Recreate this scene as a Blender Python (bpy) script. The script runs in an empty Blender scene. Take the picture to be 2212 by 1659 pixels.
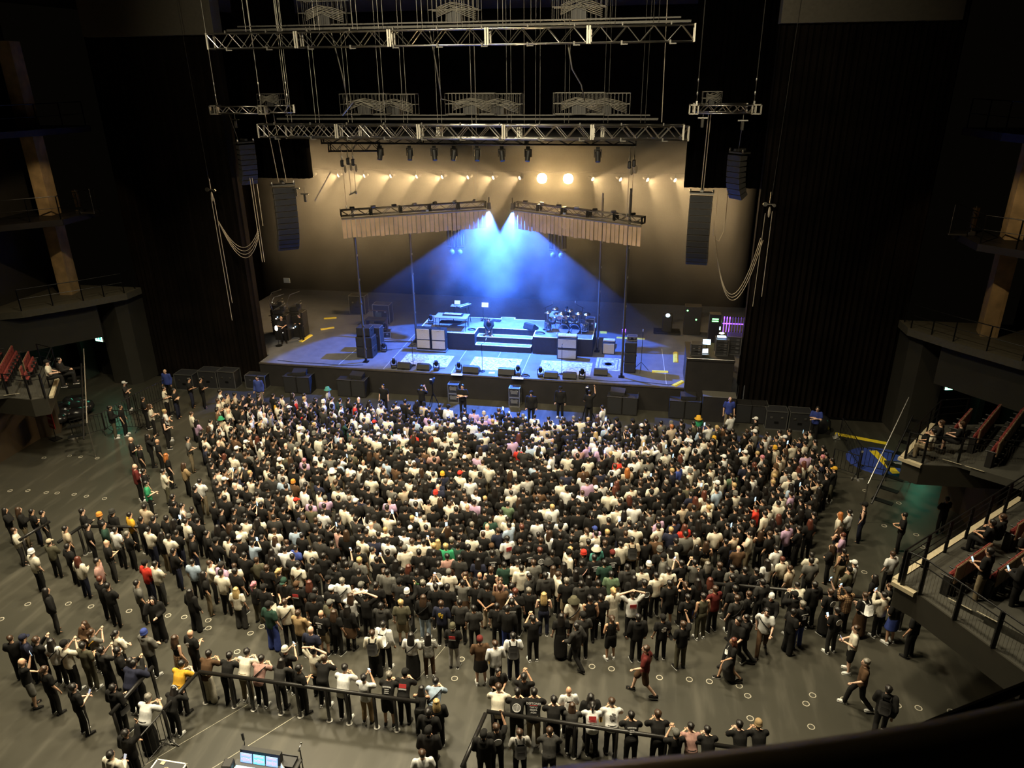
import bpy, bmesh, math, random
import numpy as np
from mathutils import Vector, Matrix
C = bpy.context.scene.collection
SC = bpy.context.scene
PI = math.pi
R = math.radians
# ------------------------------------------------------------------ camera
def look():
    p, ro, y = R(23.0), R(.6), R(10.4)
    f = Vector((-math.sin(y)*math.cos(p), math.cos(y)*math.cos(p), -math.sin(p)))
    r = Vector((math.cos(y), math.sin(y), 0)); u = r.cross(f)
    c, s = math.cos(ro), math.sin(ro)
    return c*r-s*u, s*r+c*u, f
cr, cu, cf = look()
cd = bpy.data.cameras.new('camera'); cam = bpy.data.objects.new('camera', cd); C.objects.link(cam)
m = Matrix((cr, cu, -cf)).transposed().to_4x4(); m.translation = (7.9, 0, 16.5); cam.matrix_world = m
cd.sensor_width = 36; cd.lens = 1600/2212*36; cd.clip_end = 200; cd.clip_start = .05
cd.dof.use_dof = True; cd.dof.focus_distance = 27; cd.dof.aperture_fstop = 4.5
SC.camera = cam
# ------------------------------------------------------------------ world, exposure, lamps of the room
w = bpy.data.worlds.new('world'); SC.world = w; w.use_nodes = True
w.node_tree.nodes['Background'].inputs[0].default_value = (1, .8, .5, 1)
w.node_tree.nodes['Background'].inputs[1].default_value = .0012
v = SC.view_settings; v.view_transform = 'Standard'; v.look = 'None'; v.gamma = 1; v.exposure = 0; v.use_curve_mapping = False
cy = SC.cycles
cy.max_bounces = 4; cy.diffuse_bounces = 2; cy.glossy_bounces = 2; cy.volume_bounces = 0; cy.transparent_max_bounces = 8
cy.volume_step_rate = 2.0; cy.volume_max_steps = 64; cy.use_denoising = True; cy.caustics_reflective = False; cy.caustics_refractive = False
cy.sample_clamp_indirect = 3.0
try: cy.denoising_prefilter = 'FAST'
except Exception: pass
def lamp(kind, name, loc, energy, col, aim=None, size=.1, angle=90, blend=.15, sy=None, spread=None):
    l = bpy.data.lights.new(name, kind); l.energy = energy; l.color = col
    o = bpy.data.objects.new(name, l); C.objects.link(o); o.location = loc
    if aim is not None: o.rotation_euler = (Vector(aim)-Vector(loc)).to_track_quat('-Z', 'Y').to_euler()
    if kind == 'SPOT': l.spot_size = R(angle); l.spot_blend = blend; l.shadow_soft_size = size
    elif kind == 'AREA':
        l.shape = 'RECTANGLE'; l.size = size; l.size_y = sy or size
        if spread: l.spread = R(spread)
    else: l.shadow_soft_size = size
    return o
WARM = (1, .86, .58)
for i, (x, y, e) in enumerate(((-11, 17, 1650), (-3.5, 14, 1650), (4, 15, 1550), (11, 19, 1100), (-9, 25, 1350), (-1, 24, 1350), (7, 25, 1250))):
    lamp('AREA', 'house_light', (x, y, 20.6), e, WARM, (x, y+.6, 0), 1.6, spread=104)
lamp('AREA', 'front_light', (-4, 6, 20.5), 520, WARM, (-2, 30, 16), 1.2, spread=60)
lamp('AREA', 'front_light', (7, 6, 20.5), 420, WARM, (5, 30, 16), 1.2, spread=60)
BLUE = (.055, .19, 1)
for s in (-1, 1):
    lamp('SPOT', 'blue_spot', (s*.65, 40.2, 9.35), 34000, BLUE, (s*2.5, 38.0, 1.4), .08, 85, .06)
LX = [-15.2, -13.45, -11.7, -9.95, -8.2, -6.5, -4.85, -3.2, -1.6, .05, 1.45, 3.05, 4.55, 6.2, 7.8, 9.4]
for i, x in enumerate(LX):
    if i in (10, 11):
        lamp('SPOT', 'warm_spot', (x, 45.9, 10.38), 1500, (1, .62, .25), (7.9, 0, 12), .1, 70, .3); continue
    s = -1 if i < 10 else 1
    lamp('SPOT', 'warm_spot', (x, 45.9, 10.38), 1700 if s < 0 else 1150, (1, .66, .30), (x+s*8, 41.5, 10.38-(2.4 if s < 0 else 3.2)), .06, 82 if s < 0 else 96, .12)
# warm strips of light on the balcony columns
for s in (-1, 1):
    lamp('SPOT', 'column_light', (s*18.6, 30.0, 13.6), 420, (1, .72, .40), (s*22.2, 34.4, 8.0), .05, 70, .4)
    lamp('SPOT', 'exit_glow', (s*(21.6), 34.2, 2.7), 26, (.10, 1, .55), (s*19.4, 31.0, 0), .12, 130, .8)
# ------------------------------------------------------------------ materials
M = {}
def mat(name, col, rough=.6, metal=0, var=.0, scale=8, emit=0, spec=.5, bump=0, ecol=None):
    if name in M: return M[name]
    m = bpy.data.materials.new(name); m.use_nodes = True
    nt = m.node_tree; b = nt.nodes['Principled BSDF']
    b.inputs['Base Color'].default_value = (*col, 1); b.inputs['Roughness'].default_value = rough
    b.inputs['Metallic'].default_value = metal; b.inputs['Specular IOR Level'].default_value = spec
    if var or bump:
        tc = nt.nodes.new('ShaderNodeTexCoord'); n = nt.nodes.new('ShaderNodeTexNoise')
        n.inputs['Scale'].default_value = scale; n.inputs['Detail'].default_value = 4
        nt.links.new(tc.outputs['Object'], n.inputs['Vector'])
        if var:
            r = nt.nodes.new('ShaderNodeValToRGB')
            r.color_ramp.elements[0].position = .3; r.color_ramp.elements[1].position = .7
            r.color_ramp.elements[0].color = (*[c*(1-var) for c in col], 1); r.color_ramp.elements[1].color = (*[min(1, c*(1+var)) for c in col], 1)
            nt.links.new(n.outputs['Fac'], r.inputs[0]); nt.links.new(r.outputs[0], b.inputs['Base Color'])
        if bump:
            bn = nt.nodes.new('ShaderNodeBump'); bn.inputs['Strength'].default_value = bump
            nt.links.new(n.outputs['Fac'], bn.inputs['Height']); nt.links.new(bn.outputs[0], b.inputs['Normal'])
    if emit:
        b.inputs['Emission Color'].default_value = (*(ecol or col), 1); b.inputs['Emission Strength'].default_value = emit
    M[name] = m; return m
BLK = mat('black_paint', (.012, .011, .010), .55, var=.2, scale=6)
BLKM = mat('black_metal', (.016, .016, .016), .35, .6)
RUB = mat('rubber', (.02, .02, .02), .7)
FAB = mat('black_drape', (.0012, .001, .0009), 1, var=.3, scale=2.2, spec=0)
ALU = mat('aluminium', (.62, .60, .55), .28, 1, var=.1, scale=3)
STEEL = mat('steel', (.42, .41, .38), .35, 1)
GRIL = mat('speaker_grille', (.018, .018, .019), .6, var=.3, scale=160)
WALLD = mat('dark_wall', (.021, .0195, .0135), .8, var=.15, scale=1.2)
WALLK = mat('black_wall', (.010, .0095, .0085), .85, var=.2, scale=1.5)
DECKM = mat('stage_deck', (.115, .12, .135), .42, var=.12, scale=2.5)
SKIRT = mat('stage_skirt', (.012, .010, .009), .9, var=.3, scale=1.3)
RISER = mat('riser_carpet', (.15, .155, .17), .7, var=.18, scale=3)
EDGE = mat('white_edge_tape', (.75, .76, .75), .5, var=.05)
YEL = mat('yellow_tape', (.80, .58, .03), .5, var=.08)
WOOD = mat('pale_wood_panel', (.52, .36, .22), .5, var=.2, scale=1.1)
COLW = mat('column_wood', (.46, .33, .17), .55, var=.25, scale=2.2)
BAL = mat('balcony_panel', (.020, .018, .012), .6, var=.12, scale=2)
BALF = mat('balcony_floor', (.042, .040, .031), .8, var=.12, scale=3)
SEATB = mat('seat_wood_back', (.20, .13, .075), .5, var=.2, scale=4)
SEATR = mat('seat_red_cushion', (.16, .020, .016), .8, var=.2, scale=9)
CARPET = mat('rug_weave', (.36, .36, .34), .95, var=.5, scale=7)
# ------------------------------------------------------------------ mesh helper
class MB:
    def __init__(s): s.v = []; s.f = []; s.m = []
    def add(s, vs, fs, mi=0):
        o = len(s.v); s.v += [tuple(x) for x in vs]; s.f += [tuple(i+o for i in f) for f in fs]; s.m += [mi]*len(fs); return s
    def box(s, c, d, mi=0, rz=0, M4=None, bev=0):
        x, y, z = d[0]/2, d[1]/2, d[2]/2
        if bev:
            b = min(bev, x*.9, y*.9, z*.9); vs = []
            for sz in (-1, 1):
                for (px, py) in ((x-b, y), (x, y-b), (x, -y+b), (x-b, -y), (-x+b, -y), (-x, -y+b), (-x, y-b), (-x+b, y)): vs.append((px, py, sz*(z-b)))
            for sz in (-1, 1):
                for (px, py) in ((x-b, y-b), (x-b, -y+b), (-x+b, -y+b), (-x+b, y-b)): vs.append((px, py, sz*z))
            fs = [(i, (i+1) % 8, 8+(i+1) % 8, 8+i) for i in range(8)]
            fs += [(16, 17, 18, 19), (23, 22, 21, 20)]
            for (o, t) in ((0, 16), (8, 20)):
                ring = [(0, 1, 0), (1, 2, 0, 1), (2, 3, 1), (3, 4, 1, 2), (4, 5, 2), (5, 6, 2, 3), (6, 7, 3), (7, 0, 3, 0)]
                for q in ring:
                    fs.append((o+q[0], o+q[1], t+q[2]) if len(q) == 3 else (o+q[0], o+q[1], t+q[3], t+q[2]))
        else:
            vs = [(sx*x, sy*y, sz*z) for sz in (-1, 1) for (sx, sy) in ((-1, -1), (1, -1), (1, 1), (-1, 1))]
            fs = [(3, 2, 1, 0), (4, 5, 6, 7), (0, 1, 5, 4), (1, 2, 6, 5), (2, 3, 7, 6), (3, 0, 4, 7)]
        T = Matrix.Translation(c) @ (M4 if M4 is not None else Matrix.Rotation(rz, 4, 'Z'))
        return s.add([T @ Vector(p) for p in vs], fs, mi)
    def cyl(s, a, b, r0, r1=None, n=10, mi=0, cap=True):
        a, b = Vector(a), Vector(b); r1 = r0 if r1 is None else r1
        d = (b-a)
        if d.length < 1e-6: return s
        q = d.to_track_quat('Z', 'Y'); vs = []
        for p, r in ((a, r0), (b, r1)):
            for i in range(n):
                t = 2*PI*i/n; vs.append(p + q @ Vector((r*math.cos(t), r*math.sin(t), 0)))
        fs = [(i, (i+1) % n, n+(i+1) % n, n+i) for i in range(n)]
        if cap: fs += [tuple(range(n-1, -1, -1)), tuple(range(n, 2*n))]
        return s.add(vs, fs, mi)
    def tube(s, pts, r, n=6, mi=0):
        P = [Vector(p) for p in pts]; vs = []
        for k, p in enumerate(P):
            d = (P[min(k+1, len(P)-1)] - P[max(k-1, 0)]).normalized(); q = d.to_track_quat('Z', 'Y')
            for i in range(n):
                t = 2*PI*i/n; vs.append(p + q @ Vector((r*math.cos(t), r*math.sin(t), 0)))
        fs = [(k*n+i, k*n+(i+1) % n, (k+1)*n+(i+1) % n, (k+1)*n+i) for k in range(len(P)-1) for i in range(n)]
        fs += [tuple(range(n-1, -1, -1)), tuple(range((len(P)-1)*n, len(P)*n))]
        return s.add(vs, fs, mi)
    def lathe(s, prof, c=(0, 0, 0), n=16, mi=0, M4=None):
        vs = []
        for r, z in prof:
            for i in range(n):
                t = 2*PI*i/n; vs.append(Vector((r*math.cos(t), r*math.sin(t), z)))
        T = Matrix.Translation(c) @ (M4 if M4 is not None else Matrix.Identity(4))
        k = len(prof)
        fs = [(j*n+i, j*n+(i+1) % n, (j+1)*n+(i+1) % n, (j+1)*n+i) for j in range(k-1) for i in range(n)]
        if prof[0][0] > 1e-5: fs.append(tuple(range(n-1, -1, -1)))
        if prof[-1][0] > 1e-5: fs.append(tuple(range((k-1)*n, k*n)))
        return s.add([T @ p for p in vs], fs, mi)
    def ell(s, c, r, n=12, k=8, mi=0, M4=None):
        prof = [(math.sin(PI*j/k), -math.cos(PI*j/k)) for j in range(k+1)]; prof[0] = (1e-6, -1); prof[-1] = (1e-6, 1)
        T = (M4 if M4 is not None else Matrix.Identity(4)) @ Matrix.Diagonal((*r, 1))
        return s.lathe(prof, c, n, mi, T)
    def prism(s, poly, z0, z1, mi=0):
        n = len(poly); vs = [(x, y, z0) for x, y in poly]+[(x, y, z1) for x, y in poly]
        a = sum(poly[i][0]*poly[(i+1) % n][1]-poly[(i+1) % n][0]*poly[i][1] for i in range(n))
        fs = [(i, (i+1) % n, n+(i+1) % n, n+i) for i in range(n)]+[tuple(range(n-1, -1, -1)), tuple(range(n, 2*n))]
        if a < 0: fs = [f[::-1] for f in fs]
        return s.add(vs, fs, mi)
    def ext(s, prof, x0, x1, mi=0):      # profile in the YZ plane extruded along X
        n = len(prof); vs = [(x0, y, z) for y, z in prof]+[(x1, y, z) for y, z in prof]
        fs = [(i, n+i, n+(i+1) % n, (i+1) % n) for i in range(n)]+[tuple(range(n)), tuple(range(2*n-1, n-1, -1))]
        a = sum(prof[i][0]*prof[(i+1) % n][1]-prof[(i+1) % n][0]*prof[i][1] for i in range(n))
        if a > 0: fs = [f[::-1] for f in fs]
        return s.add(vs, fs, mi)
    def mesh(s, name, mats, smooth=False):
        me = bpy.data.meshes.new(name); me.from_pydata(s.v, [], s.f); me.update()
        for x in (mats if isinstance(mats, (list, tuple)) else [mats]): me.materials.append(x)
        if any(s.m): me.polygons.foreach_set('material_index', s.m)
        if smooth: me.shade_smooth()
        return me
def tag(o, label, cat, group=None, kind=None):
    if label: o['label'] = label
    if cat: o['category'] = cat
    if group: o['group'] = group
    if kind: o['kind'] = kind
    return o
def link(name, me, parent=None, loc=None, rz=0):
    o = bpy.data.objects.new(name, me); C.objects.link(o)
    if parent is not None: o.parent = parent
    if loc is not None: o.location = loc
    if rz: o.rotation_euler = (0, 0, rz)
    return o
def thing(name, label, cat, loc=(0, 0, 0), rz=0, group=None):
    o = link(name, None, None, loc, rz); o.empty_display_size = .2; return tag(o, label, cat, group)
def part(p, name, mb, m, smooth=False, label=None, loc=None):
    o = link(name, mb.mesh(name, m, smooth), p, loc)
    if label: o['label'] = label
    return o
def single(name, label, cat, mb, m, loc=(0, 0, 0), rz=0, group=None, smooth=False):
    return tag(link(name, mb.mesh(name, m, smooth), None, loc, rz), label, cat, group)
def struct(name, mb, m, smooth=False, parent=None):
    o = link(name, mb.mesh(name, m, smooth), parent)
    if parent is None: o['kind'] = 'structure'
    return o
KID = {}
def dup(root, loc=None, rz=None, label=None, group=None):
    if root.name not in KID or len(KID[root.name]) != len(root.children): KID[root.name] = list(root.children)
    r = root.copy(); C.objects.link(r)
    if loc is not None: r.location = loc
    if rz is not None: r.rotation_euler = (0, 0, rz)
    if label: r['label'] = label
    if group: r['group'] = group
    for ch in root.children:
        c = ch.copy(); C.objects.link(c); c.parent = r
        for g in ch.children:
            d = g.copy(); C.objects.link(d); d.parent = c
    return r
def text(p, name, body, size, m, loc, rot=(PI/2, 0, 0), ext=.003, align='CENTER'):
    cu_ = bpy.data.curves.new(name, 'FONT'); cu_.body = body; cu_.size = size; cu_.extrude = ext; cu_.align_x = align; cu_.align_y = 'CENTER'
    cu_.resolution_u = 2
    o = bpy.data.objects.new(name, cu_); C.objects.link(o); o.parent = p; o.location = loc; o.rotation_euler = rot
    cu_.materials.append(m); bpy.context.view_layer.update()
    me = bpy.data.meshes.new_from_object(o.evaluated_get(bpy.context.evaluated_depsgraph_get())); bpy.data.objects.remove(o, do_unlink=True)
    o = link(name, me, p, loc); o.rotation_euler = rot; return o
def catenary(a, b, sag, n=14):
    a, b = Vector(a), Vector(b)
    return [a.lerp(b, i/n) - Vector((0, 0, sag*4*(i/n)*(1-i/n))) for i in range(n+1)]
# ------------------------------------------------------------------ floor with scuffs
def floor_mat():
    m = bpy.data.materials.new('hall_floor'); m.use_nodes = True; nt = m.node_tree; b = nt.nodes['Principled BSDF']; L = nt.links.new
    tc = nt.nodes.new('ShaderNodeTexCoord')
    def noise(sc, scl, det=5):
        mp = nt.nodes.new('ShaderNodeMapping'); mp.inputs['Scale'].default_value = sc; mp.inputs['Rotation'].default_value = (0, 0, .5)
        n = nt.nodes.new('ShaderNodeTexNoise'); n.inputs['Scale'].default_value = scl; n.inputs['Detail'].default_value = det
        L(tc.outputs['Object'], mp.inputs[0]); L(mp.outputs[0], n.inputs['Vector']); return n
    n1 = noise((1, 1, 1), .22); n2 = noise((2.2, .35, 1), 1.1, 6)
    r1 = nt.nodes.new('ShaderNodeValToRGB'); e = r1.color_ramp.elements
    e[0].position = .35; e[0].color = (.033, .032, .025, 1); e[1].position = .68; e[1].color = (.047, .044, .034, 1)
    L(n1.outputs['Fac'], r1.inputs[0])
    r2 = nt.nodes.new('ShaderNodeValToRGB'); e = r2.color_ramp.elements
    e[0].position = .52; e[0].color = (0, 0, 0, 1); e[1].position = .78; e[1].color = (.5, .5, .5, 1)
    L(n2.outputs['Fac'], r2.inputs[0])
    mx = nt.nodes.new('ShaderNodeMix'); mx.data_type = 'RGBA'; L(r2.outputs[0], mx.inputs['Factor']); L(r1.outputs[0], mx.inputs['A'])
    mx.inputs['B'].default_value = (.095, .088, .07, 1); L(mx.outputs['Result'], b.inputs['Base Color'])
    r3 = nt.nodes.new('ShaderNodeValToRGB'); e = r3.color_ramp.elements
    e[0].color = (.24, .24, .24, 1); e[1].color = (.46, .46, .46, 1); L(n2.outputs['Fac'], r3.inputs[0]); L(r3.outputs[0], b.inputs['Roughness'])
    b.inputs['Specular IOR Level'].default_value = .35
    return m
struct('floor', MB().prism([(-26, -6), (26, -6), (26, 36.2), (-26, 36.2)], -.2, 0), floor_mat())
struct('trim_1', MB().box((20.6, 30.2, .003), (8.4, .035, .006)).box((-20.0, 30.6, .003), (9, .035, .006)), BLK)
LINE = mat('worn_floor_line', (.30, .28, .22), .6, var=.3)
struct('trim_2', MB().box((-2.2, 12.2, .002), (.02, 5.2, .004), rz=-.62).box((-3.55, 12.6, .002), (.012, 4.2, .004), rz=-.62).box((2.6, 17.6, .002), (.012, 3.4, .004), rz=-.3), LINE)
# yellow and blue floor markings at the side exits
BLUT = mat('blue_floor_vinyl', (.035, .06, .30), .5, var=.15)
def strip(mb, a, b, wd, h=.008, mi=0):
    a, b = Vector((*a, 0)), Vector((*b, 0)); c = (a+b)/2; c.z = h/2
    return mb.box(c, ((b-a).length, wd, h), mi, math.atan2(b.y-a.y, b.x-a.x))
single('floor_marking', 'yellow tape strip on the floor at the foot of the right black curtain', 'floor marking', strip(MB(), (17.55, 34.55), (19.75, 33.85), .3), YEL)
mb = MB().prism([(19.0+1.5*math.cos(t*.35), 32.0+1.35*math.sin(t*.35)) for t in range(18)], 0, .004)
single('floor_vinyl', 'dark blue rounded vinyl patch on the floor before the right exit', 'floor marking', mb, BLUT)
single('floor_marking', 'yellow tape bar lying across the dark blue floor vinyl', 'floor marking', strip(MB(), (18.9, 33.0), (19.35, 30.9), .36, .012), YEL)
# ------------------------------------------------------------------ walls, proscenium, stage shell
def drape_wall(x0, x1, y, z0, z1, amp=.12, step=.28):
    n = max(2, int(abs(x1-x0)/step*4)); vs = []; fs = []
    for i in range(n+1):
        x = x0+(x1-x0)*i/n; yy = y+amp*math.sin(i*PI/2+.5*math.sin(i*.7))+.05*math.sin(i*.31)
        vs += [(x, yy, z0), (x, yy, z1)]
    for i in range(n): fs.append((2*i, 2*i+2, 2*i+3, 2*i+1))
    o = len(vs); vs += [(x0, y+.5, z0), (x0, y+.5, z1), (x1, y+.5, z0), (x1, y+.5, z1)]
    fs += [(o, o+1, o+3, o+2), (0, 1, o+1, o), (2*n, o+2, o+3, 2*n+1)]
    return MB().add(vs, fs)
RED = mat('black_curtain_cloth', (.0065, .0045, .0032), .95, var=.45, scale=.7, spec=.1)
struct('wall_front_left', drape_wall(-20.4, -13.3, 36.5, 0, 20), RED)
struct('wall_front_right', drape_wall(13.0, 20.4, 36.5, 0, 20), RED)
struct('wall_back', MB().box((0, 50.8, 10), (38, .4, 20)), FAB)
struct('wall_stage_left', MB().box((-19.3, 43.7, 10), (.4, 14.2, 20)), FAB)
struct('wall_stage_right', MB().box((19.3, 43.7, 10), (.4, 14.2, 20)), FAB)
struct('ceiling', MB().box((0, 43.2, 20.2), (52, 15, .4)), WALLK)
struct('floor_stage', MB().prism([(-13.2, 35.9), (10.4, 35.9), (12.9, 36.6), (19.1, 37.1), (19.1, 50.5), (-19.1, 50.5), (-19.1, 37.1), (-13.2, 37.1)], 0, 1.4), DECKM)
struct('trim_3', MB().box((-1.4, 35.87, .66), (23.6, .05, 1.32)), SKIRT)
struct('trim_4', MB().box((-1.4, 35.86, 1.37), (23.6, .09, .09)), mat('stage_lip', (.07, .06, .05), .5, var=.2))
for s in (-1, 1):
    nm = 'left' if s < 0 else 'right'
    struct('wall_'+nm, MB().box((s*25.2, 15, 10), (.4, 43, 20)), WALLD)
    struct('wall_under_'+nm, MB().prism([(s*20.85, 25.4), (s*20.85, 27.9), (s*20.3, 28.6), (s*21, 29.6), (s*25, 29.6), (s*25, 25.4)], 0, 2.7).prism([(s*20.6, 6), (s*20.6, 24.6), (s*25, 24.6), (s*25, 6)], 0, 2.7),
           mat('brown_under_wall', (.055, .038, .020), .7, var=.2, scale=.8))
    # pillar, lintel and slab beside the exit
    struct('wall_pillar_'+nm, MB().prism([(s*20.15, 36.4), (s*20.25, 35.2), (s*20.7, 34.75), (s*21.9, 34.85), (s*21.9, 36.4)], 0, 5.05), WALLD)
    struct('wall_lintel_'+nm, MB().prism([(s*21.2, 34.0), (s*24.4, 30.4), (s*25, 30.8), (s*21.9, 34.9)], 3.15, 5.05), WALLD)
    struct('wall_exit_'+nm, MB().box((s*23.4, 36.3, 2.6), (3.4, .3, 5.2)), WALLD)
    struct('wall_jamb_'+nm, MB().box((s*23.95, 35.6, 2.0), (.25, .9, 4.0)), mat('jamb_paint', (.10, .14, .12), .6))
    d = struct('door_1' if s < 0 else 'door_2', MB().box((s*22.75, 36.05, 1.25), (1.5, .14, 2.5)).box((s*22.75, 35.97, 1.25), (.02, .02, 2.4)), BLK)
    # exit sign
    e = thing('exit_sign', 'green lit exit sign over the %s side door' % nm, 'sign', (s*22.4, 35.0, 2.68), s*.25)
    part(e, 'housing', MB().box((0, .05, 0), (.62, .1, .46), bev=.02), mat('sign_case', (.5, .55, .5), .4))
    part(e, 'panel', MB().box((0, -.006, 0), (.56, .012, .40)), mat('exit_panel', (.70, 1, .84), .4, emit=9, ecol=(.32, 1, .62)))
    part(e, 'bracket', MB().box((0, .05, .36), (.05, .05, .3)), BLKM)
    part(e, 'pictogram', MB().box((-.08, -.014, .02), (.07, .006, .16)).ell((-.06, -.014, .13), (.03, .004, .03)).box((-.12, -.014, -.09), (.05, .006, .13), M4=Matrix.Rotation(.6, 4, 'Y')).box((-.03, -.014, -.09), (.05, .006, .13), M4=Matrix.Rotation(-.5, 4, 'Y')).box((.13, -.014, 0), (.14, .006, .28)), mat('exit_green', (.02, .35, .15), .4, emit=2.0, ecol=(.03, .8, .35)))
    struct('floor_slab_'+nm, MB().prism([(s*19.95, 36.2), (s*20.0, 35.0), (s*21.3, 33.3), (s*23.2, 31.2), (s*25, 30.2), (s*25, 36.2)], 5.05, 5.4), mat('slab_edge', (.075, .07, .05), .6, var=.1))
    for zb, poly in ((9.4, [(25, 30.2), (23.4, 31.4), (21.4, 33.3), (21.3, 36.2), (25, 36.2)]), (13.75, [(25, 29.5), (22.1, 31.2), (21.3, 33.2), (20.9, 36.2), (25, 36.2)])):
        struct('floor_walkway_'+nm, MB().prism([(s*x, y) for x, y in poly], zb, zb+.3), BLK)
    struct('wall_column_'+nm, MB().prism([(s*22.75, 34.25), (s*23.3, 34.15), (s*23.45, 35.0), (s*22.9, 35.1)], 5.4, 18).prism([(s*23.3, 34.16), (s*23.42, 34.15), (s*23.56, 34.9), (s*23.45, 35.0)], 5.4, 18), COLW)
    struct('ceiling_panel_'+nm, MB().box((s*(16.4), 36.2, 19.6), (7.0, .8, 2.85)), mat('ceiling_panel', (.095, .085, .065), .8, var=.1))
# black masking and thin wall strip by the far right balcony
def railing(label, pts, h, posts, mid=(.55,), r=.022, pr=.025, group=None, mesh=False, name='balcony_railing'):
    o = Vector(pts[0]); t = thing(name, label, 'railing', o, 0, group)
    P = [Vector(p)-o for p in pts]; up = Vector((0, 0, h))
    part(t, 'top_rail', MB().tube([p+up for p in P], r, 8), BLKM)
    for k in mid: part(t, 'mid_rail', MB().tube([p+up*k for p in P], r*.7, 6), BLKM)
    for a, b in zip(P[:-1], P[1:]):
        n = max(1, round((b-a).length/posts))
        for i in range(n+1):
            q = a.lerp(b, i/n)
            if i == 0 and a != P[0]: continue
            part(t, 'post', MB().box(q+up/2, (pr*2, pr*1.2, h)), BLKM)
    if mesh:
        m_ = MB()
        for a, b in zip(P[:-1], P[1:]):
            L = (b-a).length; n = int(L/.09)
            for i in range(n): m_.cyl(a.lerp(b, (i+.5)/n)+Vector((0, 0, .08)), a.lerp(b, (i+.5)/n)+up*.82, .0035, n=3, cap=False)
        part(t, 'wire_mesh', m_, mat('mesh_wire', (.09, .08, .06), .5, .5))
    return t
for s in (-1, 1):
    nm = 'left' if s < 0 else 'right'
    railing('black handrail round the %s slab above the exit door' % nm, [(s*20.1, 35.9, 5.4), (s*20.12, 35.0, 5.4), (s*21.35, 33.35, 5.4), (s*23.25, 31.25, 5.4)], 1.1, 1.15)
    railing('thin rail of the %s middle walkway' % nm, [(s*21.4, 36, 9.7), (s*21.5, 33.35, 9.7), (s*23.45, 31.5, 9.7), (s*25, 30.3, 9.7)], 1.15, 1.6, (.5,))
    railing('thin rail of the %s top walkway' % nm, [(s*21, 36, 14.05), (s*21.4, 33.25, 14.05), (s*22.2, 31.3, 14.05), (s*25, 29.6, 14.05)], 1.15, 1.6, (.5,))
    # follow-spot fixture standing on the middle walkway tip
    t = thing('spotlight_unit', 'tall cylinder spotlight at the tip of the %s middle walkway' % nm, 'stage light', (s*21.7, 35.0, 9.7))
    part(t, 'base', MB().box((0, 0, .1), (.3, .3, .2), bev=.03).box((-s*.5, .05, .03), (.8, .22, .06), bev=.01), STEEL)
    part(t, 'stand', MB().cyl((0, 0, .2), (0, 0, 1.25), .012), STEEL)
    part(t, 'barrel', MB().cyl((0, 0, .35), (0, 0, 1.2), .13, .16, 14), mat('bronze_tube', (.10, .07, .04), .3, .8))
    part(t, 'guard_pole', MB().cyl((-s*.85, 0, .05), (-s*.85, 0, 1.3), .012), STEEL)
    part(t, 'yoke', MB().box((0, -.17, .8), (.34, .02, .05)).box((0, .17, .8), (.34, .02, .05)), BLKM)
# ------------------------------------------------------------------ side seating blocks
SEAT0 = thing('theatre_seat', 'tip-up theatre seat', 'seat', (0, 0, -50))
sb = MB()
part(SEAT0, 'seat', MB().box((0, .05, .44), (.44, .12, .10), bev=.03).box((0, .0, .58), (.43, .09, .30), bev=.04), SEATR)
part(SEAT0, 'backrest', MB().box((0, -.14, .72), (.46, .05, .56), bev=.022), SEATB)
part(SEAT0, 'cushion', MB().box((0, -.105, .95), (.42, .07, .10), bev=.03).box((0, -.10, .74), (.40, .035, .36), bev=.015), SEATR)
part(SEAT0, 'armrest', MB().box((-.235, .04, .60), (.05, .34, .05), bev=.015).box((-.235, .02, .3), (.04, .2, .6), bev=.01), BLK)
part(SEAT0, 'pedestal', MB().box((0, -.08, .2), (.3, .06, .4)), BLK)
SEATED = []          # (x, y, z, facing) filled by people later
def seat_block(s, A, u, v, front, rows, side, base_z, top_z, tagname, fas):
    A = Vector((*A, 0)); u = Vector((*u, 0)); v = Vector((*v, 0))
    P = lambda a, b: A+u*a+v*b
    poly = [(s*p.x, p.y) for p in fas]
    t = struct('floor_'+tagname, MB().prism(poly, base_z, top_z), BAL)
    struct('floor_carpet_'+tagname, MB().prism([(s*(p.x+.03*(1 if k else 1)), p.y+.02) for k, p in enumerate(fas)], top_z-.02, top_z+.006), BALF)
    rz = math.atan2(u.y, u.x)
    for k, (b, dz, a0, a1) in enumerate(side):
        st = MB(); c0, c1 = P(a0, b-.3), P(a1, b-.3); c2, c3 = P(a1, b+2.6), P(a0, b+2.6)
        st.prism([(s*q.x, q.y) for q in (c0, c1, c2, c3)], top_z, top_z+dz)
        struct('floor_step_%s_%d' % (tagname, k+1), st, BALF)
        tr = MB(); q = P(a0-.02, b-.2)
        tr.box((s*(q.x), q.y, top_z+dz+.006), (.6, .03, .012), rz=s*(rz-PI/2) if s > 0 else -(rz-PI/2))
        struct('trim_step_%s_%d' % (tagname, k+1), tr, mat('step_nosing', (.42, .38, .28), .5))
    face = math.atan2(-v.y, -v.x*s)   # facing direction of the seats
    for k, (b, dz, a_list) in enumerate(rows):
        for j, a in enumerate(a_list):
            q = P(a, b); z = top_z+dz
            dup(SEAT0, (s*q.x, q.y, z), face-PI/2, 'empty seat with red cushion, row %s, %s block' % (('nearest the rail', 'second from the rail', 'third from the rail')[k], tagname.replace('_', ' ')), 'seats in row %d of the %s block' % (k+1, tagname.replace('_', ' ')))
    return P
V2 = lambda x, y: Vector((x, y, 0))
FA = (17.4, 25.25); FU = (.55, .835); FV = (.835, -.55)
NA = (15.3, 17.9); NU = (.711, .703); NV = (.703, -.711)
ffas = [V2(17.95, 25.15), V2(17.45, 25.5), V2(19.5, 28.6), V2(25, 29.6), V2(25, 25.45)]
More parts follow.
